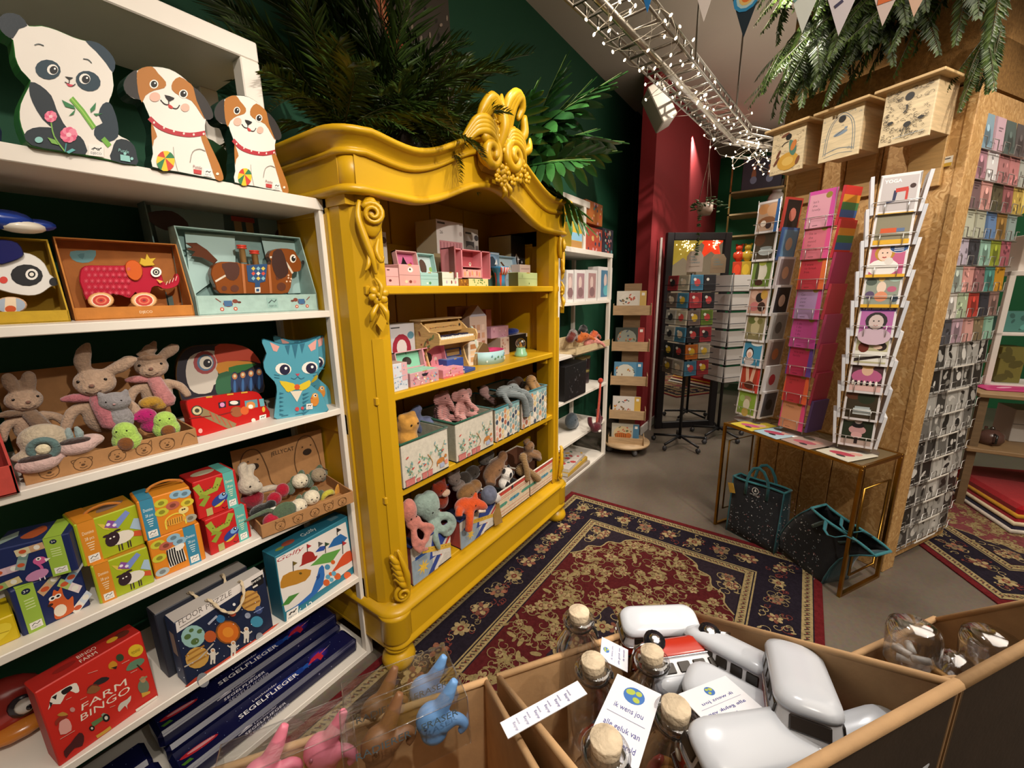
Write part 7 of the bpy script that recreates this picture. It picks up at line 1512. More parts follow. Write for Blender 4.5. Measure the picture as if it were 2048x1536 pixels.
stock(T, pt, 8, .062, .125, .172, [(a, e, song(b, e, w_)) for a, b, e, w_ in FM], lambda r: (('#c02f3c', '#c02f3c', '#a8325c', '#b83a4a', '#a83f64', '#a8344e', '#9c2f46', '#4f3a6a')[r], ph('#c9302c', lambda p: [p.rect(0, .78-.19*k, 1, .97-.19*k, ('#c0302c', '#d08a2a', '#3f7a4a', '#2f5a9a')[k]) for k in range(4)], m=0) if r < 2 else None, ('rainbow', 'rainbow', 'crimson', 'coral', 'magenta', 'wine red', 'dark red', 'purple')[r]), None, 'pink spinner')
T, pt = spinner('wire spinner rack of photo postcards at the left end of the table', -.655, -.21, TZ, 1.91, 8, .062, -.02, .12, 1)
stock(T, pt, 8, .062, .125, .165, [(a, WHT, b) for a, b in FL], lambda r: (('#b84038', '#3f5f9a', '#cfc9cf', '#d9d6d9', '#b9b6b4', '#a89a94', '#d4d2d4', '#d0ced0')[r], ph(('#1f1a1c', '#5f86a8', '#8a7c80', '#26242a', '#8f8d8a', '#7d6a64', '#dcdadc', '#4a484c')[r], (.5, .5, .16, .2, ('#c9786a', '#b8a090', '#d3a88c', '#c9b0a0', '#5a5856', '#b8704a', '#c23a4a', '#1f1d20')[r])), ('red edged', 'blue', 'old man portrait', 'dark portrait', 'grey', 'brown', 'red lettered', 'black and white')[r]), None, 'left spinner')
# ---- tall wall rack round the corner
WRK = thing('card_wall_rack', 'tall chrome wire wall rack of greeting cards on the pillar side', 'card rack', TR_)
RY = .035; NR, NC = 17, 6; CP_ = .112
for x in (.018, .36, .70):
    g = G(); g.tube([(x, RY+.03, .03), (x, RY+.03, 2.16)], .003, WR_, 5); g.build('upright', 'wire', WRK)
CW = ['#c4aab4 #7f9aa8 #c4a4b0 #4f5d58 #55504f #8a8f94', '#b0aa9c #a87c88 #d2cfcf #a87474 #b87c7c #a9b0a8', '#cf9aa0 #6f5a5c #c9948c #4a4a36 #8f5a5c #b8a050', '#aab0a2 #b5b7a2 #aeb09c #5f7fa8 #8f6f3a #8fa09c', '#3f5f94 #b5aab8 #3a3a40 #8fb5a4 #8f9a34 #a05a64', '#cf9c94 #a9b4aa #cf948c #8a5f60 #4f8a80 #c08a24', '#a4b0a0 #d9d2c8 #a9b89a #b83f34 #33333c #8f7068', '#cf948a #4a4a50 #b094a0 #cf9a92 #7f6f54 #8fbaa4'.replace('.', '')]
NM = ['mauve', 'pale', 'rose', 'patterned', 'dusky', 'dark']
for r in range(NR):
    z = 2.02-r*.1215
    g = G(); g.tube([(.015, RY+.026, z), (.015, RY-.022, z), (.70, RY-.022, z), (.70, RY+.026, z)], .0022, WR_, 5); g.build('shelf_wire', 'wire', WRK)
    P = [(.012, RY-.024, z+.045)]
    for c in range(NC): x = .025+c*CP_; P += [(x+.02, RY-.026, z+.045), (x+.022, RY-.026, z+.004), (x+.078, RY-.026, z+.004), (x+.08, RY-.026, z+.045)]
    g = G(); g.tube(P+[(.705, RY-.024, z+.045)], .002, WR_, 5); g.build('front_wire', 'wire', WRK)
    if r > 7:
        g = gb(.30, .52, RY-.030, RY-.027, z+.0, z+.007, '#e0dbd0'); g.build('price_strip', 'print', WRK)
    for c in range(NC):
        if r < 8:
            h_ = CW[r].split()[c]; sd = r*7+c
            def art(p, h_=h_, sd=sd):
                q = random.Random(sd)
                k = q.random()
                if k < .4: p.ell(.5, .4, .2, .3, shade(h_, .45)); p.ell(.5, .6, .1, .1, shade(h_, 1.7))
                elif k < .7: [p.ell(q.uniform(.1, .9), q.uniform(.1, .9), .08, .05, shade(h_, q.choice((.4, 1.8))), q.uniform(0, 3), 7) for _ in range(8)]
                else: p.rect(0, .0, .18, 1, shade(h_, .7)); p.line([(.4, .7), (.8, .7)], .04, shade(h_, .4)); p.line([(.4, .62), (.7, .62)], .03, shade(h_, .4))
            nm = NM[sd % 6]
        else:
            k = q9.choice((.16, .35, .6)); h_ = '#b5b3ae'; sd = r*7+c
            def art(p, sd=sd):
                q = random.Random(sd); p.rect(.06, .06, .94, .94, q.choice(('#3a3836', '#6a6864', '#a9a7a2', '#1f1e1d', '#c4c2bc')))
                for _ in range(4): p.ell(q.uniform(.2, .8), q.uniform(.2, .8), q.uniform(.06, .2), q.uniform(.06, .24), q.choice(('#d9d6d0', '#1a1918', '#7d7b76', '#b0aea8')), q.uniform(0, 3), 9)
            nm = 'black and white'
        card(f'{nm} card, {ORD[c]} from the corner, {ORD[r]} row down the wall rack', loc(TR_, .028+c*CP_, RY-.018+.002*(c % 3), z+.003, 0, -.09+.02*((r*3+c) % 3)), CP_*.92, .142, h_, art, .006)
# ---- shopping bags under the table
TEAL = '#2b5d66'
def bag(label, M, w, h, d, slump=0):
    t = thing('shopping_bag', label, 'bag', M)
    g = G()
    def pt(x, y, z): k = z/h; return (x*(1-.06*k)+slump*.16*k*k, y*(1-.5*k)+.02*math.sin(x*14)*k*(1+slump), z-slump*.10*max(0, k-.55)*(1+math.sin(x*10)))
    g.sheet([[pt(-w/2+w*i/8, -d/2, h*j/6) for i in range(9)] for j in range(7)], '#1d1f24', .003); g.build('front_panel', 'cloth', t)
    g = G(); g.sheet([[pt(w/2-w*i/8, d/2, h*j/6) for i in range(9)] for j in range(7)], '#1d1f24', .003); g.build('back_panel', 'cloth', t)
    for sx in (-1, 1):
        g = G(); g.sheet([[pt(sx*w/2, sx*(-d/2+d*i/4), h*j/6) for i in range(5)] for j in range(7)], '#1f4650', .003); g.build('side_gusset', 'cloth', t)
        g = G(); g.tube([pt(sx*w/2, -d/2, h*j/6) for j in range(7)], .004, TEAL, 5); g.build('piping', 'cloth', t)
    g = G(); g.tube([pt(-w/2+w*i/8, -d/2, h) for i in range(9)]+[pt(w/2-w*i/8, d/2, h) for i in range(9)], .007, '#35747c', 6, closed=True); g.build('top_binding', 'cloth', t)
    g = gb(-w/2, w/2, -d/2, d/2, 0, .006, '#3a6f78', bev=.002); g.build('bottom', 'cloth', t)
    for y in (-1, 1):
        P = [pt(-w*.2, y*d*.52, h*.78), pt(-w*.2, y*d*.54, h)] + [(-w*.2*math.cos(k*PI/6)+slump*.16, y*d*.27+slump*(-.07)*math.sin(k*PI/6), h+.10*math.sin(k*PI/6)*(1-1.5*slump)) for k in range(1, 6)] + [pt(w*.2, y*d*.54, h), pt(w*.2, y*d*.52, h*.78)]
        g = G(); g.tube(P, .009, '#2f6a74', 6, flat=.35); g.build('handle', 'cloth', t)
    p = Pr((-w/2, -d/2-.001, 0), (1, 0, 0), (0, .5*d/2/h, 1), w, h); q = random.Random(3); p.z = .006+.02*slump
    for k in range(150): p.ell(q.uniform(.05, .95), q.uniform(.06, .92), q.uniform(.006, .014), q.uniform(.004, .009), q.choice(('#a9aab0', '#7d8188', '#8a5a5c', '#5f6f78', '#c4c4c8')), q.uniform(0, 3), 6)
    if not slump: p.dot(.5, .90, .055, '#d9d9d6'); p.dot(.5, .90, .046, '#1d1f24'); p.poly([(.5, .94), (.525, .885), (.475, .885)], '#d9d9d6'); p.text('PIP STUDIO', .5, .825, .03, '#d9d9d6')
    p.d = 0; o = p.build('floral_print', 'cloth', t); o['kind'] = 'stuff'
    return t
B1 = bag('dark floral shopping bag with teal handles and yellow tag, standing under the table', loc(TL_, -.48, -.31, .0, .05, .03), .29, .36, .13)
g = G(X((-.135, -.075, .26), 0, 0, -.3)); g.box(0, .035, 0, .002, 0, .06, '#c09a3a'); g.build('hang_tag', 'kraft', B1)
bag('dark floral shopping bag slumped open against the table leg', loc(TL_, -.20, -.265, .0, -.22, .12, .10), .28, .40, .17, 1)
# ================================================================ cardboard display bins in the foreground
BU = Vector((.3115, .2610, 0)); bx = Vector((.816, -.578, 0)).normalized(); RZB = math.atan2(bx.y, bx.x)
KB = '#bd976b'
# local: x along the far rim (viewer's left to right), y away from the viewer, far rim at y=0
def binbox(label, x0, x1, zf, zn, dep, zb, y0=0):
    T = X((BU.x, BU.y, 0), RZB) @ X((0, y0, 0)); t = thing('display_bin', label, 'cardboard box', T); k = .004
    g = gb(x0, x1, -k, 0, zb, zf, KB, bev=.001); g.build('far_wall', 'kraft', t)
    g = G(); g.tube([(x0, -.002, zf), (x1, -.002, zf)], .004, KB, 8); g.build('far_rim', 'kraft', t)
    g = gb(x0, x1, -dep, -dep+k, zb, zn, '#3d2f22', bev=.001); g.build('near_wall', 'kraft', t)  # shade on this wall is put into its darker colour
    g = G(); g.tube([(x0-.002, -dep+.002, zn), (x1+.002, -dep+.002, zn)], .0045, KB, 8); g.build('near_rim', 'kraft', t)
    for x in (x0, x1-k):
        g = G(X((x+k, 0, 0)) @ Matrix.Rotation(-PI/2, 4, 'Y')); g.prism([(zb, -dep), (zb, 0), (zf, 0), (zn, -dep)], 0, k, KB); g.build('side_wall', 'kraft', t)
        g = G(); g.tube([(x+k/2, -.004, zf), (x+k/2, -dep+.004, zn)], .0036, KB, 8); g.build('side_rim', 'kraft', t)
    g = gb(x0, x1, -dep, 0, zb, zb+k, '#9a744a'); g.build('bottom', 'kraft', t)
    return t
DEP = .265
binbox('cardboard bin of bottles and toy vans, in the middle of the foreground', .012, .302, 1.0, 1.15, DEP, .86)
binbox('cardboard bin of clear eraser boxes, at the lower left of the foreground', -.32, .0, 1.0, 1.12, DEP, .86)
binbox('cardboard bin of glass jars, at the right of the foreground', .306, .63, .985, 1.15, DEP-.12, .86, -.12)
g = G(X((BU.x, BU.y, 0), RZB)); 
t = thing('display_table', 'dark display table under the cardboard bins', 'table', X((BU.x, BU.y, 0), RZB))
g = G(); g.prism([(-.40, -.34), (.66, -.34), (.66, -.125), (.303, -.125), (.303, .0), (-.40, .0)], .83, .858, '#2c2620'); g.build('table_top', 'wood', t)
for x in (-.38, .60):
    for y in (-.32, -.17): g = gb(x, x+.04, y, y+.04, 0, .83, '#2c2620', bev=.003); g.build('leg', 'wood', t)
def dp(u, v, z): return on(u, v, 2, z)
# ---- corked message bottles
def bottle(label, u, v, zc, lean, laz, s=1.0, fill=1):
    c = dp(u, v, zc)
    M = Matrix.Translation(c) @ Matrix.Rotation(laz, 4, 'Z') @ Matrix.Rotation(lean, 4, 'Y') @ Matrix.Diagonal((s, s, s, 1))
    t = thing('bottle', label, 'bottle', M)
    o = [(.0, -.118), (.026, -.118), (.029, -.112), (.029, -.060), (.027, -.045), (.0165, -.028), (.0145, -.020), (.0195, -.017), (.0205, -.012), (.0185, -.008), (.0125, -.008)]
    i = [(.0118, -.012), (.0118, -.026), (.0245, -.048), (.0262, -.060), (.0262, -.110), (0, -.112)]
    g = G(); g.lathe(o+i, '#e6eaea', 24); g.build('glass', 'glass', t)
    g = G(); g.lathe([(0, -.020), (.0112, -.020), (.0132, 0), (.0124, .001), (0, .001)], '#c9b79b', 16); g.build('cork', 'cork', t)
    if fill:
        g = G(); q = random.Random(int(u))
        for k in range(7): g.ell((q.uniform(-.014, .014), q.uniform(-.014, .014), -.105+q.uniform(0, .035)), (.006, .005, .012), q.choice(('#b03a34', '#2f6a8a', '#4f7a3a', '#c98a3a')), nu=8, nv=5, rot=(q.uniform(-1, 1), q.uniform(-1, 1), 0))
        o_ = g.build('coloured_filling', 'gloss', t); o_['kind'] = 'stuff'
    g = G(); g.tube([(.0165*math.cos(a*.5), .0165*math.sin(a*.5), -.0185) for a in range(13)], .0014, '#15130f', 5, closed=False); g.tube([(.0, -.017, -.0185), (-.004, -.022, -.022), (-.002, -.024, -.030)], .002, '#15130f', 5); g.build('cord', 'cloth', t)
    return t
bottle('corked glass bottle standing farthest back in the bin, by the rug', 1158, 1222, 1.052, .05, .4, 1.0)
bottle('corked glass bottle left of the hanging globe label', 1186, 1320, 1.062, .06, 1.0, .98)
bottle('corked glass bottle between the globe label and the toy vans', 1304, 1302, 1.060, .14, .8, .95)
bottle('corked glass bottle with the brightest shoulder, in front of the folded label', 1352, 1412, 1.085, .04, -.4, .98)
bottle('corked glass bottle nearest the lower photo edge', 1212, 1478, 1.105, .03, .3, .98)
# ---- labels hanging at the bottles
def label_card(lab, pts, zs, art, bend=0):
    P = [dp(*p, z) for p, z in zip(pts, zs)]   # bottom left, bottom right, top right, top left of the writing
    U = P[1]-P[0]; V = P[3]-P[0]; w, h = U.length, V.length
    V = (V-U*(V.dot(U)/U.length_squared)).normalized()*h
    p = Pr(P[0], U, V, w, h, lift=.0004)
    if p.M.col[2].xyz.dot(CAM0-P[0]) < 0: p.M = p.M @ Matrix.Diagonal((1, 1, -1, 1))
    p.rect(0, 0, 1, 1, '#e3e4ea'); art(p)
    g = G(p.M); g.box(0, w, 0, h, -.0004, .0003, '#dcdde4'); k = len(g.v); g.v += p.v; g.f += [[i+k for i in f] for f in p.f]; g.c += p.c; g.s += p.s
    o = g.build('paper_label', 'print'); tag(o, lab, 'label'); return o
BLU = '#3a3a8c'
def globe(p, u, v, r):
    p.dot(u, v, r, '#3d6fb5', 20); p.ell(u-.4*r*p.h/p.w, v+.3*r, r*.45, r*.35, '#a9b84a', .5); p.ell(u+.35*r*p.h/p.w, v+.45*r, r*.3, r*.3, '#a9b84a'); p.ell(u+.3*r*p.h/p.w, v-.4*r, r*.35, r*.3, '#a9b84a', -.5)
def wish(p): globe(p, .5, .80, .115); p.text('ik wens jou', .5, .585, .10, BLU, w=.62); p.line([(.1, .47), (.9, .47)], .006, '#8a8aa8'); p.text('alle geluk van', .5, .33, .10, BLU, w=.74); p.text('de wereld', .62, .16, .10, BLU, w=.5)
label_card('white hanging label with a globe and blue wish, at the centre', [(1172, 1485), (1275, 1545), (1330, 1400), (1243, 1352)], [1.085, 1.085, 1.075, 1.075], wish)
label_card('white folded label with a globe, lying upside down on a van', [(1530, 1420), (1430, 1465), (1388, 1445), (1425, 1385)], [1.085, 1.088, 1.088, 1.082], wish)
label_card('narrow white label with lines of small blue writing', [(1000, 1446), (1155, 1362), (1168, 1376), (1012, 1480)], [1.075, 1.075, 1.075, 1.075], lambda p: [(p.text('geluk', .12+.13*k, .62, .26, BLU, rot=PI/2), p.text('wens', .17+.13*k, .4, .2, BLU, rot=PI/2)) for k in range(6)])
label_card('white label behind the second bottle, only partly seen', [(1255, 1345), (1256, 1300), (1206, 1285), (1200, 1330)], [1.03, 1.03, 1.04, 1.04], wish)
# ---- toy vans
def van(label, M):
    t = thing('toy_van', label, 'toy', M); L, W = .115, .050; RD, WT = '#b02a14', '#dcdde2'
    def outline(z, k=1, n=6):
        pr = {0: (.96, .95), 1: (1, 1), 2: (.98, .97), 3: (.90, .86), 4: (.84, .80)}
        return z
    def ringpts(l, w, z, r, dx=0):
        P = []
        for cx_, cy_, a0 in ((l/2-r, w/2-r, 0), (-l/2+r, w/2-r, PI/2), (-l/2+r, -w/2+r, PI), (l/2-r, -w/2+r, 1.5*PI)):
            for k in range(6): a = a0+PI/2*k/5; P.append((cx_+dx+r*math.cos(a), cy_+r*math.sin(a), z))
        return P
    def loft(rings, col, nm, m='gloss', cap=True):
        g = G(); n = len(rings[0]); v = [p for r in rings for p in r]; fs = []
        for j in range(len(rings)-1):
            for i in range(n): fs.append([j*n+i, j*n+(i+1) % n, (j+1)*n+(i+1) % n, (j+1)*n+i])
        if cap: fs += [list(range(n))[::-1], list(range((len(rings)-1)*n, len(rings)*n))]
        g.add(v, fs, col, True); return g.build(nm, m, t)
    loft([ringpts(L*.95, W*.9, .010, .010), ringpts(L, W, .014, .012), ringpts(L*1.01, W*1.01, .026, .013), ringpts(L, W*.98, .034, .013)], RD, 'lower_body')
    loft([ringpts(L*1.0, W*.99, .034, .013), ringpts(L*.985, W*.96, .037, .013), ringpts(L*.93, W*.90, .051, .012), ringpts(L*.92, W*.89, .053, .012)], WT, 'upper_body')
    loft([ringpts(L*.97, W*.96, .052, .016), ringpts(L*.975, W*.97, .0545, .016), ringpts(L*.95, W*.92, .059, .018), ringpts(L*.80, W*.70, .0625, .016), ringpts(L*.4, W*.3, .0635, .006)], '#cdd2da', 'roof')
    g = G(); g.tube(ringpts(L*1.012, W*1.02, .0335, .013), .0012, '#d9d9de', 5, closed=True); g.build('trim_line', 'chrome', t)
    for sy in (-1, 1):
        for k in range(5):
            x = -.040+k*.0185; g = G(X((x, sy*(W*.466), .0445), 0, sy*.16)); g.box(-.0072, .0072, -.0012, .0012, -.0058, .0055, '#2a241e', bev=.0012); g.build('side_window', 'gloss', t)
        for x in (-.034, .036):
            g = G(X((x, sy*(W*.5-.001), .0125)) @ Matrix.Rotation(PI/2, 4, 'X')); g.lathe([(0, -.004), (.0118, -.004), (.0125, 0), (.0118, .004), (0, .004)], '#15151a', 18); w_ = g.build('wheel', 'gloss', t)
            g = G(X((x, sy*(W*.5+.0034), .0125)) @ Matrix.Rotation(PI/2, 4, 'X')); g.lathe([(0, -.001), (.0075, -.001), (.006, .001), (.003, .0016), (0, .002)], '#cfd0d4', 14); g.build('hub_cap', 'chrome', w_)
    for sx in (-1, 1):
        for k in ((-.011, .011) if sx > 0 else (0,)):
            g = G(X((sx*L*.478, k, .0445), 0, 0, sx*-.26)); g.box(-.0012, .0012, -.0095 if sx > 0 else -.014, .0095 if sx > 0 else .014, -.0058, .0052, '#3a3430', bev=.001); g.build('end_window', 'gloss', t)
        g = G(); g.tube([(sx*L*.40, -W*.5, .014), (sx*L*.52, -W*.42, .014), (sx*L*.53, 0, .014), (sx*L*.52, W*.42, .014), (sx*L*.40, W*.5, .014)], .0018, '#c9cacf', 6); g.build('bumper', 'chrome', t)
    for sy in (-1, 1): g = G(); g.ell((L*.505, sy*.016, .024), (.002, .0048, .0048), '#e6e2d2', nu=10, nv=6); g.build('headlight', 'gloss', t)
    g = G(X((L*.508, 0, .028), PI/2, 0, 0) @ Matrix.Rotation(PI/2, 4, 'X')); g.tube([(.006*math.cos(k*.45), .006*math.sin(k*.45), 0) for k in range(14)], .0006, '#d9d9de', 4, closed=True)
    for q in ([(-.0045, .0035), (-.0015, -.002), (0, .001), (.0015, -.002), (.0045, .0035)], [(-.0022, .0045), (0, .0005), (.0022, .0045)]): g.tube([(a, b, 0) for a, b in q], .0005, '#d9d9de', 4)
    g.build('emblem', 'chrome', t)
    return t
def vpose(A, B, zA, zB, up, pv=.055, s=1):
    a, b = dp(*A, zA), dp(*B, zB); x = (a-b).normalized(); up = Vector(up); z = (up-x*up.dot(x)).normalized(); y = z.cross(x); c = (a+b)/2
    return Matrix(((x.x, y.x, z.x, c.x), (x.y, y.y, z.y, c.y), (x.z, y.z, z.z, c.z), (0, 0, 0, 1))) @ Matrix.Translation((0, 0, -pv)) @ Matrix.Scale(s, 4)
V0 = van('red and white toy van standing at the far corner of the bin', vpose((1265, 1236), (1372, 1232), 1.03, 1.035, (-.15, -.1, 1), .055, .88))
for lab, pose in (('red and white toy van lying on its side beside a bottle', vpose((1330, 1345), (1425, 1330), 1.02, 1.02, (-.5, -.62, -.15), .034)),
                  ('red and white toy van leaning nose down beside the big white roof', vpose((1408, 1262), (1520, 1318), 1.045, 1.06, (.5, .4, 1), .055, .92)),
                  ('toy van with its white roof facing the viewer, rightmost of the pile', vpose((1580, 1290), (1625, 1445), 1.075, 1.11, (-.5, -.05, .62), .055, 1.04)),
                  ('toy van under the folded label, only its white roof showing', vpose((1440, 1385), (1540, 1440), 1.05, 1.05, (-.1, .1, 1))),
                  ('toy van with white roof at the lower photo edge', vpose((1440, 1500), (1600, 1475), 1.085, 1.085, (-.1, -.1, 1))),
                  ('toy van half hidden behind the right bin rim, upper one', vpose((1735, 1450), (1800, 1425), 1.035, 1.045, (-.3, .1, 1))),
                  ('toy van half hidden behind the near bin rim, lower one', vpose((1655, 1510), (1725, 1490), 1.065, 1.075, (-.3, .1, 1)))):
    copytree(V0, pose, lab)
# ---- eraser boxes
def eraser_box(label, u, v, z, rz, cols, w=.118, d=.046, h=.052, words=True):
    M = Matrix.Translation(dp(u, v, z)) @ Matrix.Rotation(rz, 4, 'Z') @ Matrix.Rotation(-.12, 4, 'X') @ Matrix.Translation((0, 0, -h)); t = thing('eraser_box', label, 'clear box', M); k = .0006
    for nm, b in (('front_film', (0, w, 0, k, 0, h)), ('back_film', (0, w, d-k, d, 0, h)), ('side_film', (0, k, 0, d, 0, h)), ('side_film', (w-k, w, 0, d, 0, h)), ('top_film', (0, w, 0, d, h-k, h))):
        g = gb(*b, '#ffffff'); g.build(nm, 'clearfilm', t)
    for a, b in (((0, 0, h), (w, 0, h)), ((0, d, h), (w, d, h)), ((0, 0, h), (0, d, h)), ((w, 0, h), (w, d, h)), ((0, 0, 0), (0, 0, h)), ((w, 0, 0), (w, 0, h))):
        g = G(); g.tube([a, b], .0006, '#cfd6da', 5); g.build('film_edge', 'glass', t)
    if words: p = front(w, h*.4); p.M = Matrix.Translation((0, 0, h*.58)) @ p.M; p.text('RADIERER / ERASER', .5, .5, .5, '#4f6068', w=.82); fp(p, t)
    for i, (c, nm) in enumerate(cols):
        T = M @ X((w*(.27+.46*i), d*.5, .022), (.2, -.3)[i], 0, 0); e = thing('eraser', f'{nm} rubber animal eraser inside the {label.split(" of ")[0]}', 'eraser', T)
        B = Blob(); B.ell((0, 0, 0), (.018, .014, .018), c, nu=14, nv=10); B.ell((0, 0, -.014), (.015, .012, .012), c)
        leafy2(B, [(.006, 0, .008), (.016, 0, .022), (.026, 0, .040)], [.010, .008, .004], c); leafy2(B, [(.010, -.004, -.004), (.024, -.006, .002), (.032, -.006, -.006), (.026, -.006, -.014)], [.009, .006, .005, .0035], c)
        B.build('body', 'satinrub', e, vox=.0018)
        for y in (-1, 1): g = G(); g.ell((-.006, y*.0125, .004), .0022, shade(c, .4)); g.build('eye', 'gloss', e)
    return t
def leafy2(g, pts, rads, col):
    P = cr(pts, 5, False); n = len(P)-1; R = []
    for i in range(n+1): k = i/n*(len(rads)-1); a = int(min(k, len(rads)-2)); R.append(rads[a]+(rads[a+1]-rads[a])*(k-a))
    g.tube(P, R, col, 8)
mat('satinrub', .5, var=.02)
RB, BB, PB = '#7d5535', '#6f9fd6', '#d8788c'
eraser_box('farther clear box of brown and blue animal erasers', 688, 1432, 1.03, RZB+.1, ((RB, 'brown'), (BB, 'sky blue')))
eraser_box('nearer clear box of brown and blue animal erasers', 684, 1505, 1.05, RZB+.1, ((RB, 'dark brown'), (BB, 'light blue')))
eraser_box('clear box of a pink animal eraser at the lower photo edge', 420, 1580, 1.03, RZB+.1, ((PB, 'rosy'), (PB, 'pink')), words=False)
# ---- jars
def jar(label, u, v, z, lean, az, r=.027, h=.055, beads=True):
    M = Matrix.Translation(dp(u, v, z)) @ Matrix.Rotation(az, 4, 'Z') @ Matrix.Rotation(lean, 4, 'Y'); t = thing('glass_jar', label, 'jar', M)
    k = .0015; g = G(); g.lathe([(0, h), (r*.6, h), (r*.92, h*.9), (r, h*.7), (r, 0), (r-k, 0), (r-k, h*.69), (r*.9, h*.87), (r*.58, h-k), (0, h-k)], '#eef0ee', 22); g.build('glass', 'glass', t)
    g = G(); g.lathe([(0, -.006), (r*.95, -.006), (r*.95, 0), (0, 0)], '#b08650', 18); g.build('cork_base', 'cork', t)
    if beads:
        for i in range(6): g = G(X((.012*math.cos(i*1.9), .010*math.sin(i*1.9), .006+.007*(i//3)), i*.9)); g.tube([(-.009, 0, 0), (.009, 0, 0)], .0045, '#e3dfd4', 8); g.build('white_bead', 'gloss', t)
    return t
jar('upside down glass jar of white beads on cork', 1822, 1325, .985, .12, 0.5)
jar('empty glass jar half hidden behind the near rim', 1975, 1345, .985, .1, 1.2, beads=False)
jar('glass jar lying by the bin rim with bright highlights', 1885, 1362, .985, 1.2, -.6, .02, .04, False)
# ================================================================ rugs
def rug(name, label, M, w, d, seed, field='#4f1d1f'):
    t = thing(name, label, 'rug', M); q = random.Random(seed)
    g = gb(0, w, 0, d, 0, .008, '#5f1d20', bev=.002); g.build('pile', 'wool', t)
    p = top(w, d, .008); NV, BE, TN = '#221d26', '#93825c', '#8a7a5a'
    def band(a, b, c):
        for x0, y0, x1, y1 in ((a, a, w-a, b), (a, d-b, w-a, d-a), (a, b, b, d-b), (w-b, b, w-a, d-b)): p.rect(x0/w, y0/d, x1/w, y1/d, c)
    for a, b, c in ((.035, .040, NV), (.040, .082, BE), (.082, .092, NV), (.092, .265, NV), (.265, .275, NV), (.275, .282, BE), (.282, .288, NV), (.288, .325, BE), (.325, .331, NV)): band(a, b, c)
    p.rect(.331/w, .331/d, 1-.331/w, 1-.331/d, field); p.z += .0001; p.d = 3e-7
    def P_(x, y): return (x/w, y/d)
    def E_(x, y, rx, ry, c, r=0, n=8): p.ell(x/w, y/d, rx/d, ry/d, c, r, n)
    def around(step, off):
        n = int((w-2*off)/step); m = int((d-2*off)/step)
        for i in range(n+1):
            for y in (off, d-off): yield off+i*(w-2*off)/n, y, 0
        for j in range(1, m):
            for x in (off, w-off): yield x, off+j*(d-2*off)/m, PI/2
    for off in (.061, .306):
        for x, y, a in around(.032, off):
            c, s = math.cos(a), math.sin(a); p.line([P_(x+u*c-v*s, y+u*s+v*c) for u, v in ((-.014, .010), (0, -.008), (.006, .006), (.014, -.010))], .006/d, '#4a3c34')
            E_(x, y, .004, .004, '#6a2226', 0, 5)
    def flower(x, y, r, a, pal):
        p.z += .00003
        for k in range(7): b = a+k*.9; E_(x+r*.6*math.cos(b), y+r*.6*math.sin(b), r*.5, r*.32, pal[k % 2], b, 7)
        p.z += .00003; E_(x, y, r*.42, r*.38, pal[2]); p.z += .00003; E_(x, y, r*.2, r*.18, pal[0]); p.z -= .00009
    def scroll(x, y, r, a, c, th=.004):
        f = q.choice((-1, 1)); p.line([P_(x+r*(1-k*.07)*math.cos(a+f*k*.52), y+r*(1-k*.07)*math.sin(a+f*k*.52)) for k in range(12)], th/d, c)
        E_(x+r*math.cos(a), y+r*math.sin(a), r*.45, r*.2, c, a+.8, 7)
    PB_ = (('#9c8a64', '#74483c', '#5a3c38'), ('#857654', '#9c8a64', '#6a2e2a'), ('#74654c', '#8a5c48', '#4f3c3a'))
    for i, (x, y, a) in enumerate(around(.135, .178)):
        flower(x, y, .040 if i % 2 else .030, a+i, PB_[i % 3])
        for k in range(9): scroll(x+q.uniform(-.075, .075), y+q.uniform(-.055, .055), q.uniform(.014, .028), q.uniform(0, 6), q.choice(('#9c8a64', '#7d6e50', '#6a3430')), .0035)
    cx, cy = w/2, d/2
    for i in range(int(230*w*d/3)):
        x, y = q.uniform(.37, w-.37), q.uniform(.37, d-.37)
        k = q.random(); flower(x, y, q.uniform(.016, .032), q.uniform(0, 6), ('#978560', '#7d6e4c', '#6a3a34')) if k < .5 else E_(x, y, .026, .011, '#8a7a54', q.uniform(0, 3))
        for _ in range(2): scroll(x+q.uniform(-.06, .06), y+q.uniform(-.06, .06), q.uniform(.022, .045), q.uniform(0, 6), '#82724e', .0036)
    p.z += .0002
    for sx, sy in ((0, 0), (1, 0), (0, 1), (1, 1)):   # corner spandrels
        x0, y0 = (.331 if not sx else w-.331), (.331 if not sy else d-.331); ex, ey = (1 if not sx else -1), (1 if not sy else -1)
        L_ = [(0, 0), (.34, 0), (.28, .05), (.22, .06), (.19, .12), (.12, .14), (.10, .20), (.05, .22), (0, .30)]
        p.poly([P_(x0+ex*a, y0+ey*b) for a, b in (L_ if ex*ey > 0 else L_[::-1])], '#2b232a')
        p.z += .00005; p.line([P_(x0+ex*a, y0+ey*b) for a, b in L_[1:]], .008/d, BE, 3)
        for k in range(6): flower(x0+ex*q.uniform(.03, .16), y0+ey*q.uniform(.02, .10), .024, k, PB_[k % 3]); scroll(x0+ex*q.uniform(.03, .2), y0+ey*q.uniform(.02, .1), .03, k, BE)
    p.curve([P_(cx+(.30 if k % 2 else .22)*math.cos(k*PI/8), cy+(.20 if k % 2 else .15)*math.sin(k*PI/8)) for k in range(16)], '#2b232a', 3); p.z += .00005
    for k in range(12): flower(cx+.17*math.cos(k*.52), cy+.11*math.sin(k*.52), .034, k, PB_[k % 3]); scroll(cx+.24*math.cos(k*.52+.2), cy+.16*math.sin(k*.52+.2), .04, k, BE)
    flower(cx, cy, .07, 0, PB_[0])
    o = p.build('woven_pattern', 'wool', t); o['kind'] = 'stuff'
rug('persian_rug', 'dark red oriental rug with navy floral border in front of the wardrobe', X((.12, -.225, .0)), 2.42, 1.485, 4)
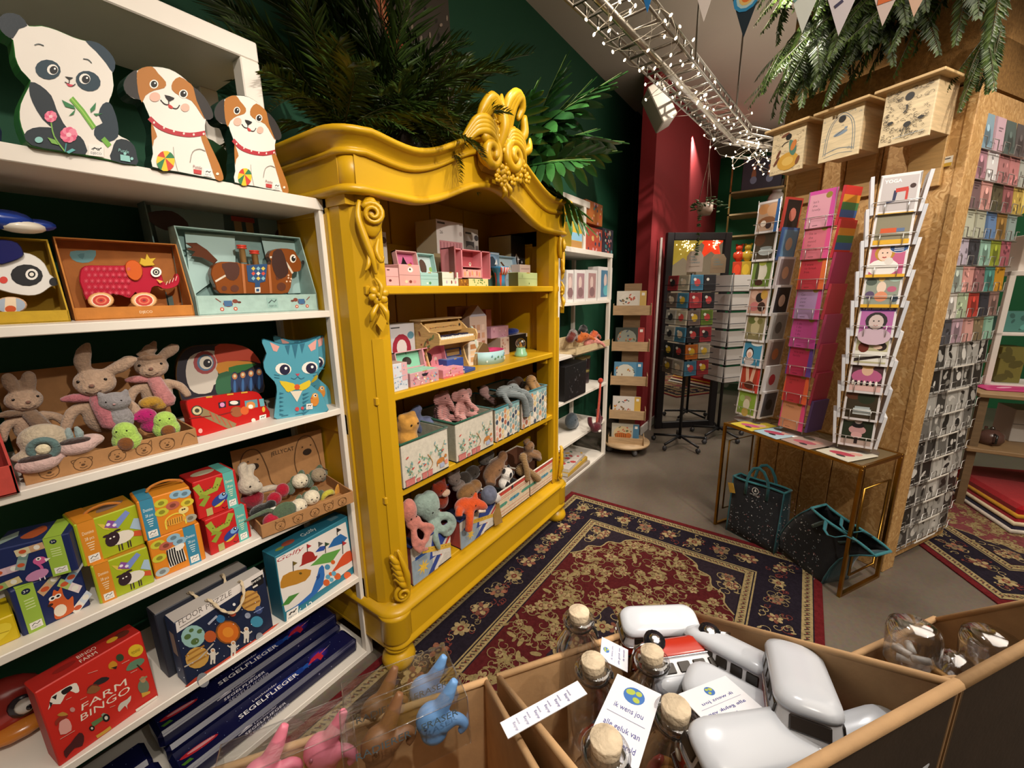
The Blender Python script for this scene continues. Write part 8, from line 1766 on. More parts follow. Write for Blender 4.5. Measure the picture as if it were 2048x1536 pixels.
rug('persian_rug', 'faded oriental rug in the right background under the red cloths', X((3.45, -2.6, .0), .45), 1.5, 1.9, 8, '#6f3a3c')
# ================================================================ greenery
def frond(g, L, n, ll, lw, droop, c1, c2, tip=.3, ang=.9):
    """arching stem along +x with paired leaflets"""
    q = random.Random(int(L*1000)+n); P = []
    for i in range(n+1):
        k = i/n; P.append(Vector((L*k*(1-.25*droop*k*k), 0, L*(.25*k-droop*k*k))))
    g.tube(P, [.0035*(1-.8*i/n) for i in range(n+1)], '#3a3a1c', 4)
    for i in range(1, n+1):
        k = i/n; s = ll*(math.sin(PI*(.12+.80*k))*.9+.12)
        for sd in (-1, 1):
            a = ang*(1-.45*k)+q.uniform(-.1, .1); d = Vector((math.cos(a), sd*math.sin(a), -.25+q.uniform(-.25, .25)))*s; b = P[i]; m = b+d*.5; u = Vector((-sd*d.y, sd*d.x, 0)).normalized()*lw
            e = b+d+Vector((0, 0, -s*.18)); c = c1 if q.random() < .6 else c2
            g.add([b, m+u, e, m-u], [[0, 1, 2], [0, 2, 3]], c, True)
    return g
def meshof(g, m): 
    o = g.build('frond', m); me = o.data; bpy.data.objects.remove(o); return me
D1, D2 = '#2c4016', '#3f5820'
FRD = [meshof(frond(G(), .50, 40, .085, .0042, .5, D1, D2), 'leaf'), meshof(frond(G(), .42, 40, .060, .0036, .8, '#33491c', '#48602a'), 'leaf'), meshof(frond(G(), .58, 36, .115, .0052, .55, '#283a16', '#384e1e'), 'leaf')]
FEN = [meshof(frond(G(), .42, 44, .042, .0042, .1, '#34481a', '#4a5f24', ang=1.1), 'leaf'), meshof(frond(G(), .34, 38, .046, .0045, .25, '#2c3f17', '#40551f', ang=1.0), 'leaf')]
def leafobj(me, t, M, nm='frond'):
    o = bpy.data.objects.new(nm, me); COL.objects.link(o); o.parent = t; o.matrix_basis = M; return o
QP = random.Random(21)
def palm(label, loc, n, az, el, s, kinds=(0, 1, 2)):
    t = thing('palm_plant', label, 'plant', X(loc))
    g = G(); g.lathe([(0, -.06), (.06, -.06), (.075, .03), (.066, .03), (.06, .02), (0, .02)], '#2a2320', 14); g.build('pot', 'blackmetal', t)
    for i in range(n):
        a = az[0]+(az[1]-az[0])*(i+QP.random())/n; e = QP.uniform(*el)
        while loc[1]+.62*s*(math.cos(e)+.6*math.sin(e))*math.sin(a) > 1.62: a += .12
        leafobj(FRD[QP.choice(kinds)], t, X((0, 0, .02), a) @ Matrix.Rotation(-e, 4, 'Y') @ Matrix.Rotation(QP.uniform(-.6, .6), 4, 'X') @ Matrix.Scale(s*QP.uniform(.75, 1.15), 4))
palm('dark feathery palm on the left of the wardrobe top, reaching over the puppy boxes', (1.02, 1.46, 1.99), 22, (1.2, 5.6), (.0, 1.0), .92)
palm('dense dark palm in the middle of the wardrobe top, hanging over the cornice', (1.27, 1.36, 2.03), 26, (3.0, 6.2), (-.15, .9), .80, (0, 1))
palm('tall palm behind the carved crest, fronds up against the ceiling', (1.60, 1.50, 2.06), 22, (-.6, 3.8), (.5, 1.35), 1.15, (0, 2))
palm('palm at the back of the wardrobe top with upright fronds', (1.32, 1.55, 2.05), 24, (.0, 6.3), (.7, 1.4), 1.15, (0, 2))
palm('dark palm between the carved crest and the philodendron', (1.86, 1.56, 2.05), 18, (-1.7, 3.2), (.1, 1.2), .85, (0, 2))
# split leaved philodendron
LG1, LG2 = '#31602c', '#28502a'
g = G()
for sd in (-1, 1):
    for i in range(8):
        k = i/7; x = .01+.30*k; Lb = (.11, .15, .165, .16, .145, .12, .095, .07)[i]; an = 1.75-1.25*k; dx, dy = math.cos(an), sd*math.sin(an); wd = .026-.009*k; row = []
        for j in range(6):
            s_ = j/5; ww = wd*(1.0, .9, 1.0, 1.0, .75, .05)[j]; c = Vector((x+dx*Lb*s_, dy*Lb*s_, -.3*x*x-.5*Lb*s_*s_-.012*math.sin(s_*3))); o_ = Vector((-dy*sd, dx*sd, 0))*ww; row.append([c-o_, c+Vector((0, 0, .004)), c+o_])
        g.sheet(row if sd > 0 else [r[::-1] for r in row], LG1 if i % 3 else LG2, 0)
row = [[(x, -.032*(1-x*2.2), -.3*x*x), (x, 0, -.3*x*x+.004), (x, .032*(1-x*2.2), -.3*x*x)] for x in (-.01, .08, .16, .24, .32, .42)]; g.sheet(row, LG1)
g.tube([(-.16, 0, -.05), (0, 0, 0), (.2, 0, -.008), (.40, 0, -.04)], [.004, .0045, .003, .001], '#6f8a4a', 5)
PHL = meshof(g, 'gloss')
t = thing('philodendron', 'glossy philodendron with deeply split leaves at the right end of the wardrobe', 'plant', X((1.98, 1.40, 2.02)))
g = G(); g.lathe([(0, -.08), (.07, -.08), (.085, .04), (.075, .04), (.07, .02), (0, .02)], '#2a2320', 14); g.build('pot', 'blackmetal', t)
for a, e, s, r, dx, dz in ((-1.35, .55, 1.15, .1, .02, .2), (-.85, .1, 1.1, -.1, .1, .24), (-1.2, .9, 1.0, .2, .05, .14), (-1.0, .2, 1.0, -.3, .06, .10), (-.5, .5, 1.1, .3, .10, .18), (-1.7, .0, .9, .2, .0, .06), (-.2, .9, 1.1, -.2, .12, .22), (-1.45, -.5, .9, -.3, .08, .02), (-.7, -.45, .95, .3, .14, .0), (.3, .6, 1.0, .2, .1, .16), (-2.1, .7, .8, .1, -.06, .1), (-1.0, 1.25, 1.0, .1, .05, .2), (-.9, -1.0, .8, 0, .12, -.02), (2.6, .8, .9, 0, -.1, .1)):
    leafobj(PHL, t, X((dx+.10*math.cos(a), .10*math.sin(a), dz), a) @ Matrix.Rotation(-e, 4, 'Y') @ Matrix.Rotation(r*2, 4, 'X') @ Matrix.Scale(s*1.15, 4), 'leaf')
# hanging ferns over the card stand
k_ = 0
for i in range(9):
    for z in (3.15, 2.78):
        x = -.74+i*.088; t = thing('hanging_fern', f'green hanging fern garland, {ORD[i]} from the left in the {"upper" if z > 3 else "lower"} row above the birdhouses', 'plant', loc(TL_, x, -.02, z))
        g = G(); g.ell((0, 0, 0), (.05, .03, .035), '#33401a', nu=8, nv=5); g.build('root_clump', 'wool', t)
        for j in range(11 if z > 3 or i < 7 else 6):
            leafobj(FEN[j % 2], t, X((QP.uniform(-.05, .05), -.03*QP.random(), QP.uniform(-.05, .05)), -PI/2+QP.uniform(-1.1, 1.1)) @ Matrix.Rotation(QP.uniform(.75, 1.45), 4, 'Y') @ Matrix.Scale(QP.uniform(.8, 1.35), 4))
for i in range(6):
    t = thing('hanging_fern', f'fern sprays hanging on the fibre panel above the wall rack, {ORD[i]} from the corner', 'plant', loc(TR_, .06+i*.13, .0, 3.05-.12*(i % 3)))
    g = G(); g.ell((0, .02, 0), (.05, .03, .035), '#33401a', nu=8, nv=5); g.build('root_clump', 'wool', t)
    for j in range(9): leafobj(FEN[j % 2], t, X((QP.uniform(-.06, .06), -.03*QP.random(), QP.uniform(-.05, .05)), -PI/2+QP.uniform(-1.1, 1.1)) @ Matrix.Rotation(QP.uniform(.75, 1.45), 4, 'Y') @ Matrix.Scale(QP.uniform(.8, 1.3), 4))
t = thing('hanging_fern', 'bright green fern sprig hanging at the corner beside the largest birdhouse', 'plant', loc(TL_, .0, -.03, 2.42))
for j in range(8): leafobj(FEN[j % 2], t, X((QP.uniform(-.03, .03), 0, 0), -PI/2+QP.uniform(-.8, .8)) @ Matrix.Rotation(QP.uniform(1.1, 1.5), 4, 'Y') @ Matrix.Scale(QP.uniform(.6, .9), 4))
# ================================================================ ceiling fittings, back of the shop
t = thing('wall_picture', 'large picture of a feathered bird with orange flower, behind the palms', 'picture', X((1.27, 1.66, 2.15), 0, -.04)); 
g = gb(0, .62, 0, .03, 0, .95, '#3a3630', bev=.003); g.build('panel', 'print', t)
p = front(.62, .95); q = random.Random(3); p.rect(.0, 0, 1, 1, '#4a4038')
for k in range(120): p.ell(q.uniform(.1, .98), q.uniform(.05, .98), .016, .007, q.choice(('#a89484', '#c4b09c', '#2a2420', '#7d6a5c')), q.uniform(.6, 1.6), 6)
p.d = .00003; p.curve([(.12, .75), (.2, .6), (.3, .42), (.42, .36), (.46, .46), (.34, .56), (.3, .72), (.2, .82)], '#a8502c'); p.curve([(.28, .5), (.36, .44), (.42, .48), (.34, .56)], '#c9702c'); p.line([(.2, .78), (.3, .5)], .01, '#d99a6a'); p.build('picture_print', 'print', t)
# cable tray with lamps
t = thing('cable_tray', 'perforated grey cable tray hanging under the ceiling', 'cable tray'); GYM = '#8a8378'
def trayrun(a, b, wd, z):
    a, b = Vector((*a, z)), Vector((*b, z)); d = (b-a).normalized(); s = Vector((-d.y, d.x, 0)); n = int((b-a).length/.11)
    for k in (-1, 1):
        for dz in (0, .05):
            g = G(); g.tube([a+s*k*wd/2+Vector((0, 0, dz)), b+s*k*wd/2+Vector((0, 0, dz))], .009, GYM, 4); g.build('side_rail', 'wire', t)
    g = G(); g.tube([a+Vector((0, 0, -.02)), b+Vector((0, 0, -.02))], .018, '#a39b8e', 6); g.build('lamp_rail', 'wire', t)
    for i in range(n+1):
        c = a+d*((b-a).length*i/n); g = G(); g.tube([c-s*wd/2, c+s*wd/2], .007, GYM, 4); g.build('rung', 'wire', t)
        for k in (-1, 1):
            g = G(); e = c+s*k*wd/2; g.tube([e, e+Vector((0, 0, .05))], .006, GYM, 4); g.build('web', 'wire', t)
trayrun((1.5, .86), (4.02, .62), .24, 2.62); trayrun((4.02, .62), (4.9, .10), .22, 2.62)
for x, y in ((2.6, .62), (3.55, .55)): g = G(); g.tube([(x, y, 2.62), (x, y, 3.3)], .006, '#6f675c', 5); g.build('hanging_rod', 'wire', t)
g = G(X((3.2, .93, 2.57), .5, -.5)); g.box(-.11, .11, -.05, .05, -.02, .22, '#a39a8c', bev=.006); o = g.build('loudspeaker', 'whitelaq'); tag(o, 'white box loudspeaker tilted under the cable tray', 'loudspeaker')
t = thing('fairy_lights', 'string of warm fairy lights wound along the cable tray', 'string lights'); q = random.Random(12)
BM = None; P = []
for i in range(150):
    if i < 95: k = i/95; c = Vector((1.75+2.27*k, .83-.22*k, 2.62))
    else: k = (i-95)/55; c = Vector((4.02+.8*k, .62-.48*k, 2.58))
    c += Vector((q.uniform(-.05, .05), q.uniform(-.17, .15), q.uniform(-.12, .08)-(.10 if i > 85 else 0)*q.random())); P.append(c)
    if BM is None:
        g = G(); g.ell((0, 0, 0), (.0052, .0052, .0085), '#ffe7c4', nu=6, nv=4); o = g.build('bulb', 'bulbglow', t); BM = o.data
    else: o = bpy.data.objects.new('bulb', BM); COL.objects.link(o); o.parent = t
    o.matrix_basis = X(tuple(c), 0, q.uniform(-1, 1))
g = G(); g.tube(cr([tuple(c) for c in P], 2, False), .0014, '#b5ab98', 4); g.build('wire', 'cloth', t)
# bunting
t = thing('bunting', 'string of patterned paper pennants at the top of the view', 'bunting'); X0 = 1.15
tips = ((1298, 30), (1410, 48), (1489, 80), (1605, 72), (1677, 77), (1764, 58), (1826, 40)); R_ = []
ARTS = [('#2f7fc4', lambda p: p.line([(.5, .2), (.6, .9)], .06, '#e8eef2')), ('#e6dad2', lambda p: [p.poly([(.5+a, .2+b), (.55+a, .3+b), (.5+a, .4+b), (.45+a, .3+b)], '#c94a34') for a, b in ((0, 0), (-.06, .22), (.06, .22), (-.12, .44), (0, .44), (.12, .44), (-.18, .66), (-.06, .66), (.06, .66), (.18, .66))]), ('#1c2a33', lambda p: [p.dot(.5, .36, r, c) for r, c in ((.13, '#2f86b5'), (.1, '#a9c4c4'), (.075, '#d9b46a'), (.05, '#d9702c'), (.03, '#c93a2c'))]), ('#d9ddd4', lambda p: [p.line([(.36+.0*k, .3+.12*k), (.44, .34+.12*k), (.5, .3+.12*k), (.56, .34+.12*k), (.64, .3+.12*k)], .03, '#6f9a94') for k in range(5)]), ('#d9d0d4', lambda p: [p.line([(.42+.1*(k % 2), .25+.1*k), (.5+.1*(k % 2), .28+.1*k)], .03, '#4a4660') for k in range(7)]), ('#d9c4bc', lambda p: (p.rect(.42, .18, .58, .36, '#d9703c'), p.rect(.38, .36, .62, .5, '#3a5a6a'), p.dot(.5, .75, .12, '#c93a2c'))), ('#d9b49c', lambda p: p.rect(.36, .4, .64, .7, '#4a7a86'))]
for (u, v), (c, art) in zip(tips, ARTS):
    b = on(u, v, 0, X0); M = X((X0, b.y+.075, b.z), -PI/2-.15)
    g = G(Matrix.Rotation(PI/2, 4, 'X')); g.prism([(.075, 0), (.15, .21), (0, .21)], -.0006, 0, c); o = g.build('pennant', 'print', t, M)
    p = front(.15, .21); art(p); p.build('pennant_print', 'print', o); R_.append((X0, b.y, b.z+.21))
g = G(); g.tube(cr([(X0, .75, 2.40)]+R_+[(X0, -.7, 2.20)], 3, False), .0025, '#c4708a', 5); g.build('string', 'cloth', t)
# hanging pot
hp = on(1410, 415, 0, 3.9); t = thing('hanging_planter', 'small white hanging planter with trailing green leaves before the red wall', 'plant', X(tuple(hp)))
g = G(); g.lathe([(0, -.06), (.045, -.06), (.06, -.03), (.062, .03), (.055, .03), (0, .02)], '#b5a294', 14); g.build('pot', 'gloss', t)
for k in range(3): a = k*2.1; g = G(); g.tube([(.06*math.cos(a), .06*math.sin(a), .02), (0, 0, .36), (0, 0, 2.62-hp.z)], .003, '#8a6a5c', 4); g.build('cord', 'cloth', t)
g = G(); g.ell((0, 0, 0), (.022, .012, .004), '#3f5a34', nu=7, nv=4); LM = meshof(g, 'leaf')
for k in range(75):
    a = q.uniform(0, 6.3); r = q.uniform(.02, .17); dn = 0 if k < 45 else q.uniform(.0, .42); leafobj(LM, t, X(((r if dn == 0 else .05)*math.cos(a if dn == 0 else 2.6+.4*a/6), (r if dn == 0 else .05)*math.sin(a if dn == 0 else 2.6), .06-r*.3-dn+q.uniform(-.03, .03)), a, q.uniform(-.6, .6), q.uniform(-.5, .5)), 'leaf')
# mirror
MM = X((4.30, 1.16, 0), -.86); mw, mh = .66, 1.98; t = thing('floor_mirror', 'tall black framed mirror leaning by the red pier', 'mirror', MM)
for b in ((0, .07, 0, .05, 0, mh), (mw-.07, mw, 0, .05, 0, mh), (.07, mw-.07, 0, .05, mh-.07, mh), (.07, mw-.07, 0, .05, 0, .07)): g = gb(*b, '#17151a', bev=.004); g.build('frame_side', 'blackmetal', t)
g = gb(.07, mw-.07, .02, .03, .07, mh-.07, '#cccccc'); g.build('mirror_glass', 'mirror', t)
g = gb(-.02, .0, 0, .03, 0, mh-.05, '#d9d2cc'); o = g.build('trim', 'whitelaq', None, X((4.24, 1.19, 0), -.86)); o.name = 'trim_2'; o['kind'] = 'structure'
def star_lantern(label, c, rz, r, col, m='lampglow'):
    t = thing('star_lantern', label, 'lantern', X(c, rz)); v = [(0, -.09, 0), (0, .09, 0)]; fs = []
    for k in range(10): a = PI/2+k*PI/5; rr = r if k % 2 == 0 else r*.42; v.append((rr*math.cos(a), 0, rr*math.sin(a)))
    for k in range(10): fs += [[0, 2+k, 2+(k+1) % 10], [1, 2+(k+1) % 10, 2+k]]
    g = G(); g.add(v, fs, col); g.build('paper_star', m, t)
    for k in range(60):
        a = q.uniform(0, 6.3); rr = r*q.uniform(.05, .55)*(1-.5*abs(math.sin(2.5*(a-PI/2)))); g = G(); g.ell((rr*math.cos(a), -.085*(1-rr/r*1.6)-.004, rr*math.sin(a)), .007, '#ffe9a8', nu=5, nv=3); g.build('light_hole', 'bulbglow', t)
    g = G(); g.tube([(0, 0, r), (0, 0, 3.3-c[2])], .003, '#333', 4); g.build('cable', 'cloth', t)
n_ = Vector((-.758, -.652, 0))
def mirrored(u, v, s):
    p0 = MM @ Vector((0, .02, 0)); nn = (MM.to_3x3() @ Vector((0, -1, 0))); h = onp(u, v, nn, p0); d = (h-CAM0).normalized(); d = d-2*d.dot(nn)*nn; return tuple(h+d*s)
star_lantern('yellow paper star lantern with light holes, seen in the floor mirror', mirrored(1368, 490, 2.2), 2.2, .42, '#8a7228')
star_lantern('red paper star lantern seen in the floor mirror', mirrored(1424, 485, 2.4), 2.2, .30, '#c93418')
# black card spinners
def bspin(label, x, y, rz, z0, z1, rows, hw, cols, white):
    T = X((x, y, 0), rz); t = thing('spinner_rack', label, 'card rack', T); B = '#17161a'
    g = G(); g.tube([(0, 0, .06), (0, 0, z1)], .014, B, 8); g.build('pole', 'blackmetal', t)
    for k in range(5):
        a = k*1.257; g = G(); g.tube([(0, 0, .09), (.24*math.cos(a), .24*math.sin(a), .06)], .012, B, 6); g.build('base_arm', 'blackmetal', t)
        g = G(X((.24*math.cos(a), .24*math.sin(a), .024), a) @ Matrix.Rotation(PI/2, 4, 'X')); g.lathe([(0, -.01), (.022, -.01), (.022, .01), (0, .01)], '#3a3a3e', 12); g.build('caster', 'gloss', t)
    pt = (z1-z0)/rows
    for r in range(rows):
        z = z0+r*pt
        g = G(); g.tube([(-hw, -hw, z), (hw, -hw, z), (hw, hw, z), (-hw, hw, z)], .004, B, 4, closed=True); g.build('shelf_wire', 'blackmetal', t)
        g = G(); g.tube([(-hw-.02, -hw-.02, z+.05), (hw+.02, -hw-.02, z+.05), (hw+.02, hw+.02, z+.05), (-hw-.02, hw+.02, z+.05)], .003, B, 4, closed=True); g.build('front_wire', 'blackmetal', t)
        for fi, ang in enumerate((0, PI/2)):
            for c in range(cols):
                cw = 2*hw/cols*.92; sd = r*11+fi*5+c; q_ = random.Random(sd)
                bg = '#d6d3d0' if white else q_.choice(('#8f9488', '#a83a44', '#b8b4ac', '#6f8a3c', '#4a86a8', '#c9702c', '#7a6a64', '#2f2f36', '#c4bca8'))
                card(f'{"white backed" if white else "colourful"} small card, {ORD[c]} on the {"left" if fi == 0 else "right"} side, {ORD[rows-1-r]} row of the {label.split(",")[0]}', T @ X((0, 0, 0), ang) @ X((-hw+c*2*hw/cols+.004, -hw-.012, z+.004), 0, -.06), cw, pt*.86, bg, None if white else ph(shade(bg, .7), (.5, .5, .25, .25, q_.choice(('#d9c9b4', '#2a2a30', '#c94a4a', '#d9b43a'))), (.3, .7, .12, .1, '#e6e2da'), m=.08), .012)
bspin('black floor spinner, holding pictures', 3.96, .84, -2.2, .70, 1.58, 6, .135, 2, False)
bspin('dark rear spinner, holding white backs', 4.42, .58, -2.2, .58, 1.585, 6, .12, 1, True)
for u, lab, c in ((1388, 'rounded white sign card on top of the black floor spinner', '#d9c9bc'), (1435, 'rounded brown sign card on top of the dark rear spinner', '#a08a70')):
    b = on(u, 545, 0, 3.9 if u < 1400 else 4.4); w_ = .13; t = thing('sign_card', lab, 'sign', X((b.x, b.y, 1.59), -1.2)); g = G(Matrix.Rotation(PI/2, 4, 'X')); g.prism([(-w_/2, 0), (w_/2, 0), (w_/2, .13), (w_*.3, .17), (-w_*.3, .17), (-w_/2, .13)], -.004, 0, c); g.build('card', 'print', t)
    p = Pr((-w_/2, 0, 0), (1, 0, 0), (0, 0, 1), w_, .17); p.text('THE', .35, .72, .13, '#5a9aa8'); p.text('CARD', .4, .58, .13, '#5a9aa8'); p.text('COMPANY', .5, .44, .1, '#5a9aa8'); p.line([(.15, .25), (.8, .27)], .02, '#8a7a6a'); p.build('sign_print', 'print', t)
# wooden puzzle tower
WT_ = X((3.56, 1.22, 0), -1.24); t = thing('puzzle_tower', 'round based plywood display tower of puzzles on casters', 'display stand', WT_); PLY = '#b89a74'
g = G(); g.lathe([(0, .075), (.21, .075), (.21, .095), (0, .095)], PLY, 28); g.build('base_disc', 'wood', t)
for k in range(4): a = k*PI/2+.5; g = G(X((.16*math.cos(a), .16*math.sin(a), .035), a) @ Matrix.Rotation(PI/2, 4, 'X')); g.lathe([(0, -.012), (.03, -.012), (.03, .012), (0, .012)], '#6a6a6e', 12); g.build('caster', 'gloss', t)
g = gb(-.07, .07, -.02, .12, .095, 1.50, '#8a6f50'); g.build('column', 'wood', t)
q = random.Random(6)
for k, (z, c, band, lab) in enumerate(((1.27, '#d3cdc0', '#c9a85c', 'white puzzle box with scattered shapes, top tier of the plywood tower'), (.965, '#3a4038', '#a83a34', 'dark puzzle box with red band, second tier of the plywood tower'), (.665, '#5a8fb0', '#3f7aa0', 'blue puzzle box, middle tier of the plywood tower'), (.355, '#d6d0c8', '#d0a84a', 'white and yellow puzzle box, fourth tier of the plywood tower'), (.10, '#b5b0a0', '#4a7a98', 'puzzle box with an orange tiger, lowest tier of the plywood tower'))):
    g = gb(-.15, .15, -.10, -.092, z-.03, z+.05, PLY); g.build('tray_front', 'wood', t)
    g = gb(-.15, .15, -.092, .0, z-.03, z-.022, PLY); g.build('tray_floor', 'wood', t)
    for x in (-.155, .15): g = gb(x, x+.005, -.12, .03, z-.03, z+.065, PLY); g.build('tray_end', 'wood', t)
    T = WT_ @ X((-.13, -.082, z-.02), 0, -.10); b = thing('puzzle_box', lab, 'puzzle box', T); g = gb(0, .24, 0, .03, 0, .19, c, bev=.002); g.build('carton', 'print', b)
    p = front(.24, .19); p.rect(.78, .0, 1, 1, band); p.ell(.4, .5, .42, .40, ('#dad4c8', '#8f9488', '#d6d3c4', '#d6d0c8', '#c9b48a')[k]); p.rect(.84, .8, .94, .92, '#e6e2da')
    for j in range(16): p.ell(q.uniform(.08, .72), q.uniform(.15, .85), q.uniform(.03, .08), q.uniform(.02, .05), q.choice(('#b8543a', '#5f6a4a', '#c9903a', '#4a5a6a', '#8a6a4a')), q.uniform(0, 3), 7)
    if k == 4: p.ell(.36, .42, .3, .16, '#c06a2c'); p.ell(.62, .46, .14, .12, '#c06a2c'); [p.line([(.15+.07*s, .3), (.17+.07*s, .55)], .02, '#4a2a14') for s in range(6)]
    p.build('front_print', 'print', b)
# goods on the rear white shelf
def rbox(lab, u0, u1, vb, vt, y, z, dep, c, art=None, side=None, nm='toy_box'):
    a, w, h = slab((1, 0, 0), u0, u1, vb, vt, y, z); t = carton(nm, lab, 'box', a, 0, w, h, dep, c, side, bev=.0015)
    if art: p = front(w, h); art(p); fp(p, t)
    return t
def specks(n, cols, seed, r=.06): return lambda p: [p.ell(qq.uniform(.08, .92), qq.uniform(.08, .92), r*qq.uniform(.5, 1.4), r*qq.uniform(.5, 1.4), qq.choice(cols), qq.uniform(0, 3), 7) for qq in [random.Random(seed)] for _ in range(n)]
MIXC = ('#c94a3a', '#d9a0a8', '#4a8a8a', '#d9b46a', '#2f3f5a', '#c4c4b8')
rbox('orange boxed puzzle on top, upper one of the rear shelf stack', 1171, 1205, 458, 404, 1.37, 1.93, .12, '#b8682c', specks(14, MIXC, 1, .08), '#a85a24')
rbox('multicoloured puzzle box under the orange boxed puzzle', 1166, 1204, 506, 455, 1.37, 1.737, .14, '#b8503c', specks(24, MIXC, 2, .08))
rbox('dark speckled puzzle box at the right of the rear shelf top', 1205, 1226, 506, 458, 1.39, 1.737, .12, '#3a3440', specks(24, MIXC, 3, .07))
rbox('yellow and blue toy carton beside the wardrobe on the rear shelf top', 1143, 1164, 500, 445, 1.36, 1.737, .12, '#d9b43a', lambda p: (p.rect(0, .3, 1, .6, '#8fc0dc'), p.rect(0, 0, 1, .28, '#b88a50')))
rbox('green lidded toy carton on the yellow and blue carton', 1143, 1168, 445, 418, 1.38, 1.95, .10, '#2f6a44', specks(6, ('#e0d8c4', '#1a2420'), 4, .1))
for i, (u0, u1, c) in enumerate(((1133, 1147, '#b09a98'), (1149, 1171, '#a8848a'), (1172, 1194, '#b08a88'), (1196, 1224, '#4a7a9a'))):
    rbox(f'white windowed doll box, {ORD[i]} from the wardrobe on the second rear board', u0, u1, 598, 540-(6 if i == 3 else 0), 1.36, 1.369, .09, '#ddd9d6', lambda p, c=c: (p.rect(.2, .1, .88, .9, c), p.ell(.5, .6, .12, .2, '#d9c0b8'), p.ell(.55, .3, .2, .16, '#8a6a6c' if c != '#4a7a9a' else '#5fb0bc')))
t = thing('display_tray', 'pale wooden tray of fox toys on the third rear board', 'display tray', X((2.66, 1.30, 1.0)))
g = gb(0, .62, 0, .008, 0, .05, '#c9b48c'); g.build('front_lip', 'wood', t); g = gb(0, .62, .2, .208, 0, .10, '#c9b48c'); g.build('back_panel', 'wood', t); g = gb(0, .62, .008, .2, 0, .006, '#c9b48c'); g.build('bottom', 'wood', t)
for i, (x, y, z, c, n) in enumerate(((.12, .10, .12, '#5a2018', 'dark red'), (.22, .14, .13, '#7d7470', 'grey and white'), (.30, .08, .10, '#b8602a', 'orange'), (.40, .14, .15, '#1f1c1c', 'black'), (.48, .08, .10, '#b5502a', 'rust'), (.36, .03, .06, '#c9847a', 'pink'), (.55, .12, .07, '#8a3020', 'brick red'))):
    plush('plush_fox', f'{n} floppy soft toy heaped in the pale wooden tray', X((2.66+x, 1.30+y, 1.0+z), q.uniform(-1, 1), 0, 0, .9), c, [((0, 0, 0), (5, 4, 3.6)), limb((3, -1, 0), (7, -3, -2), (9, -4, -5), r=(1.8, 1.6, 1.2)), limb((-3, 0, 2), (-4, 0, 5), r=(1.5, .5)), ((-4, 1, -2), (5, 4, 3.4))], EY(1.6, -3.6, .8, .35), vox=.009)
rbox('black open crate on the fourth rear board', 1130, 1172, 775, 728, 1.33, .673, .24, '#121114', specks(30, ('#2f2d30', '#4a484a'), 7, .03), nm='crate')
for i, (x, z) in enumerate(((3.12, .673), (3.22, .673), (3.15, .79), (3.235, .79))):
    g = G(); g.lathe([(0, 0), (.045, 0), (.047, .012), (.047, .095), (.042, .10), (.047, .10), (.047, .115), (0, .115)], ['#2a2420', '#4a3c3a', '#33272a', '#8f7f4a', '#8f7f4a', '#9c8c52', '#a8985c'], 14); o = g.build('tin', 'gloss', None, X((x, 1.50, z))); tag(o, f'dark round tin with golden lid, {("lower left", "lower right", "upper left", "upper right")[i]} of four on the rear shelf', 'tin')
t = plush('plush_spider', 'maroon long legged soft toy dangling from the black crate', X((2.98, 1.27, .372)), '#4f141e', [((0, 0, 0), (6, 4.5, 4.2)), limb((4, 0, 0), (9, 2, 6), (12, 4, 12), r=(1.8, 2, 2)), limb((4, 0, -1), (9, 1, 2), (12, 1, 6), r=(1.8, 2, 2.2)), limb((-4, 0, 0), (-7, 2, 5), (-6, 3, 10), r=(1.8, 2, 2))], [('strap', '#c04a34', [limb((0, 0, 3), (1, -1, 20), (3, -1, 36), r=(.6, .6, .6))]), ('strap', '#b8402c', [limb((2, 0, 3), (3, -1, 20), (4, -1, 36), r=(.6, .6, .6))]), ('head', '#b03a24', [((3.5, -1, 38), (2.6, 2, 2.2))]), ('muzzle', '#d9d0c8', [((-2, -4, -1.6), (2.2, 1, 1))])])
plush('plush_bear', 'blue grey soft toy slumped behind the maroon dangling toy', X((2.90, 1.45, .42)), '#3f4a52', [((0, 0, 0), (7, 5, 7)), ((5, 0, -4), (5, 4, 4))], EY(2, -4.6, 2, .4), vox=.009)
for i, (lab, x, z, c) in enumerate((('thick picture book lowest in the pile on the bottom rear board', 2.62, .021, '#a89a8c'), ('yellow spined picture book in the middle of the bottom pile', 2.64, .056, '#c09a3a'), ('floral picture book topmost of the bottom pile', 2.65, .088, '#c9c0b8'))):
    t = carton('book', lab, 'book', Vector((x, 1.34, z)), .05*i, .42-.03*i, .032, .26, c, '#d9d3c4'); p = top(.40, .26, .032); specks(26, ('#b84a4a', '#5a7a6a', '#c9a04a', '#7a5a7a'), i, .07)(p); p.build('cover_print', 'print', t)
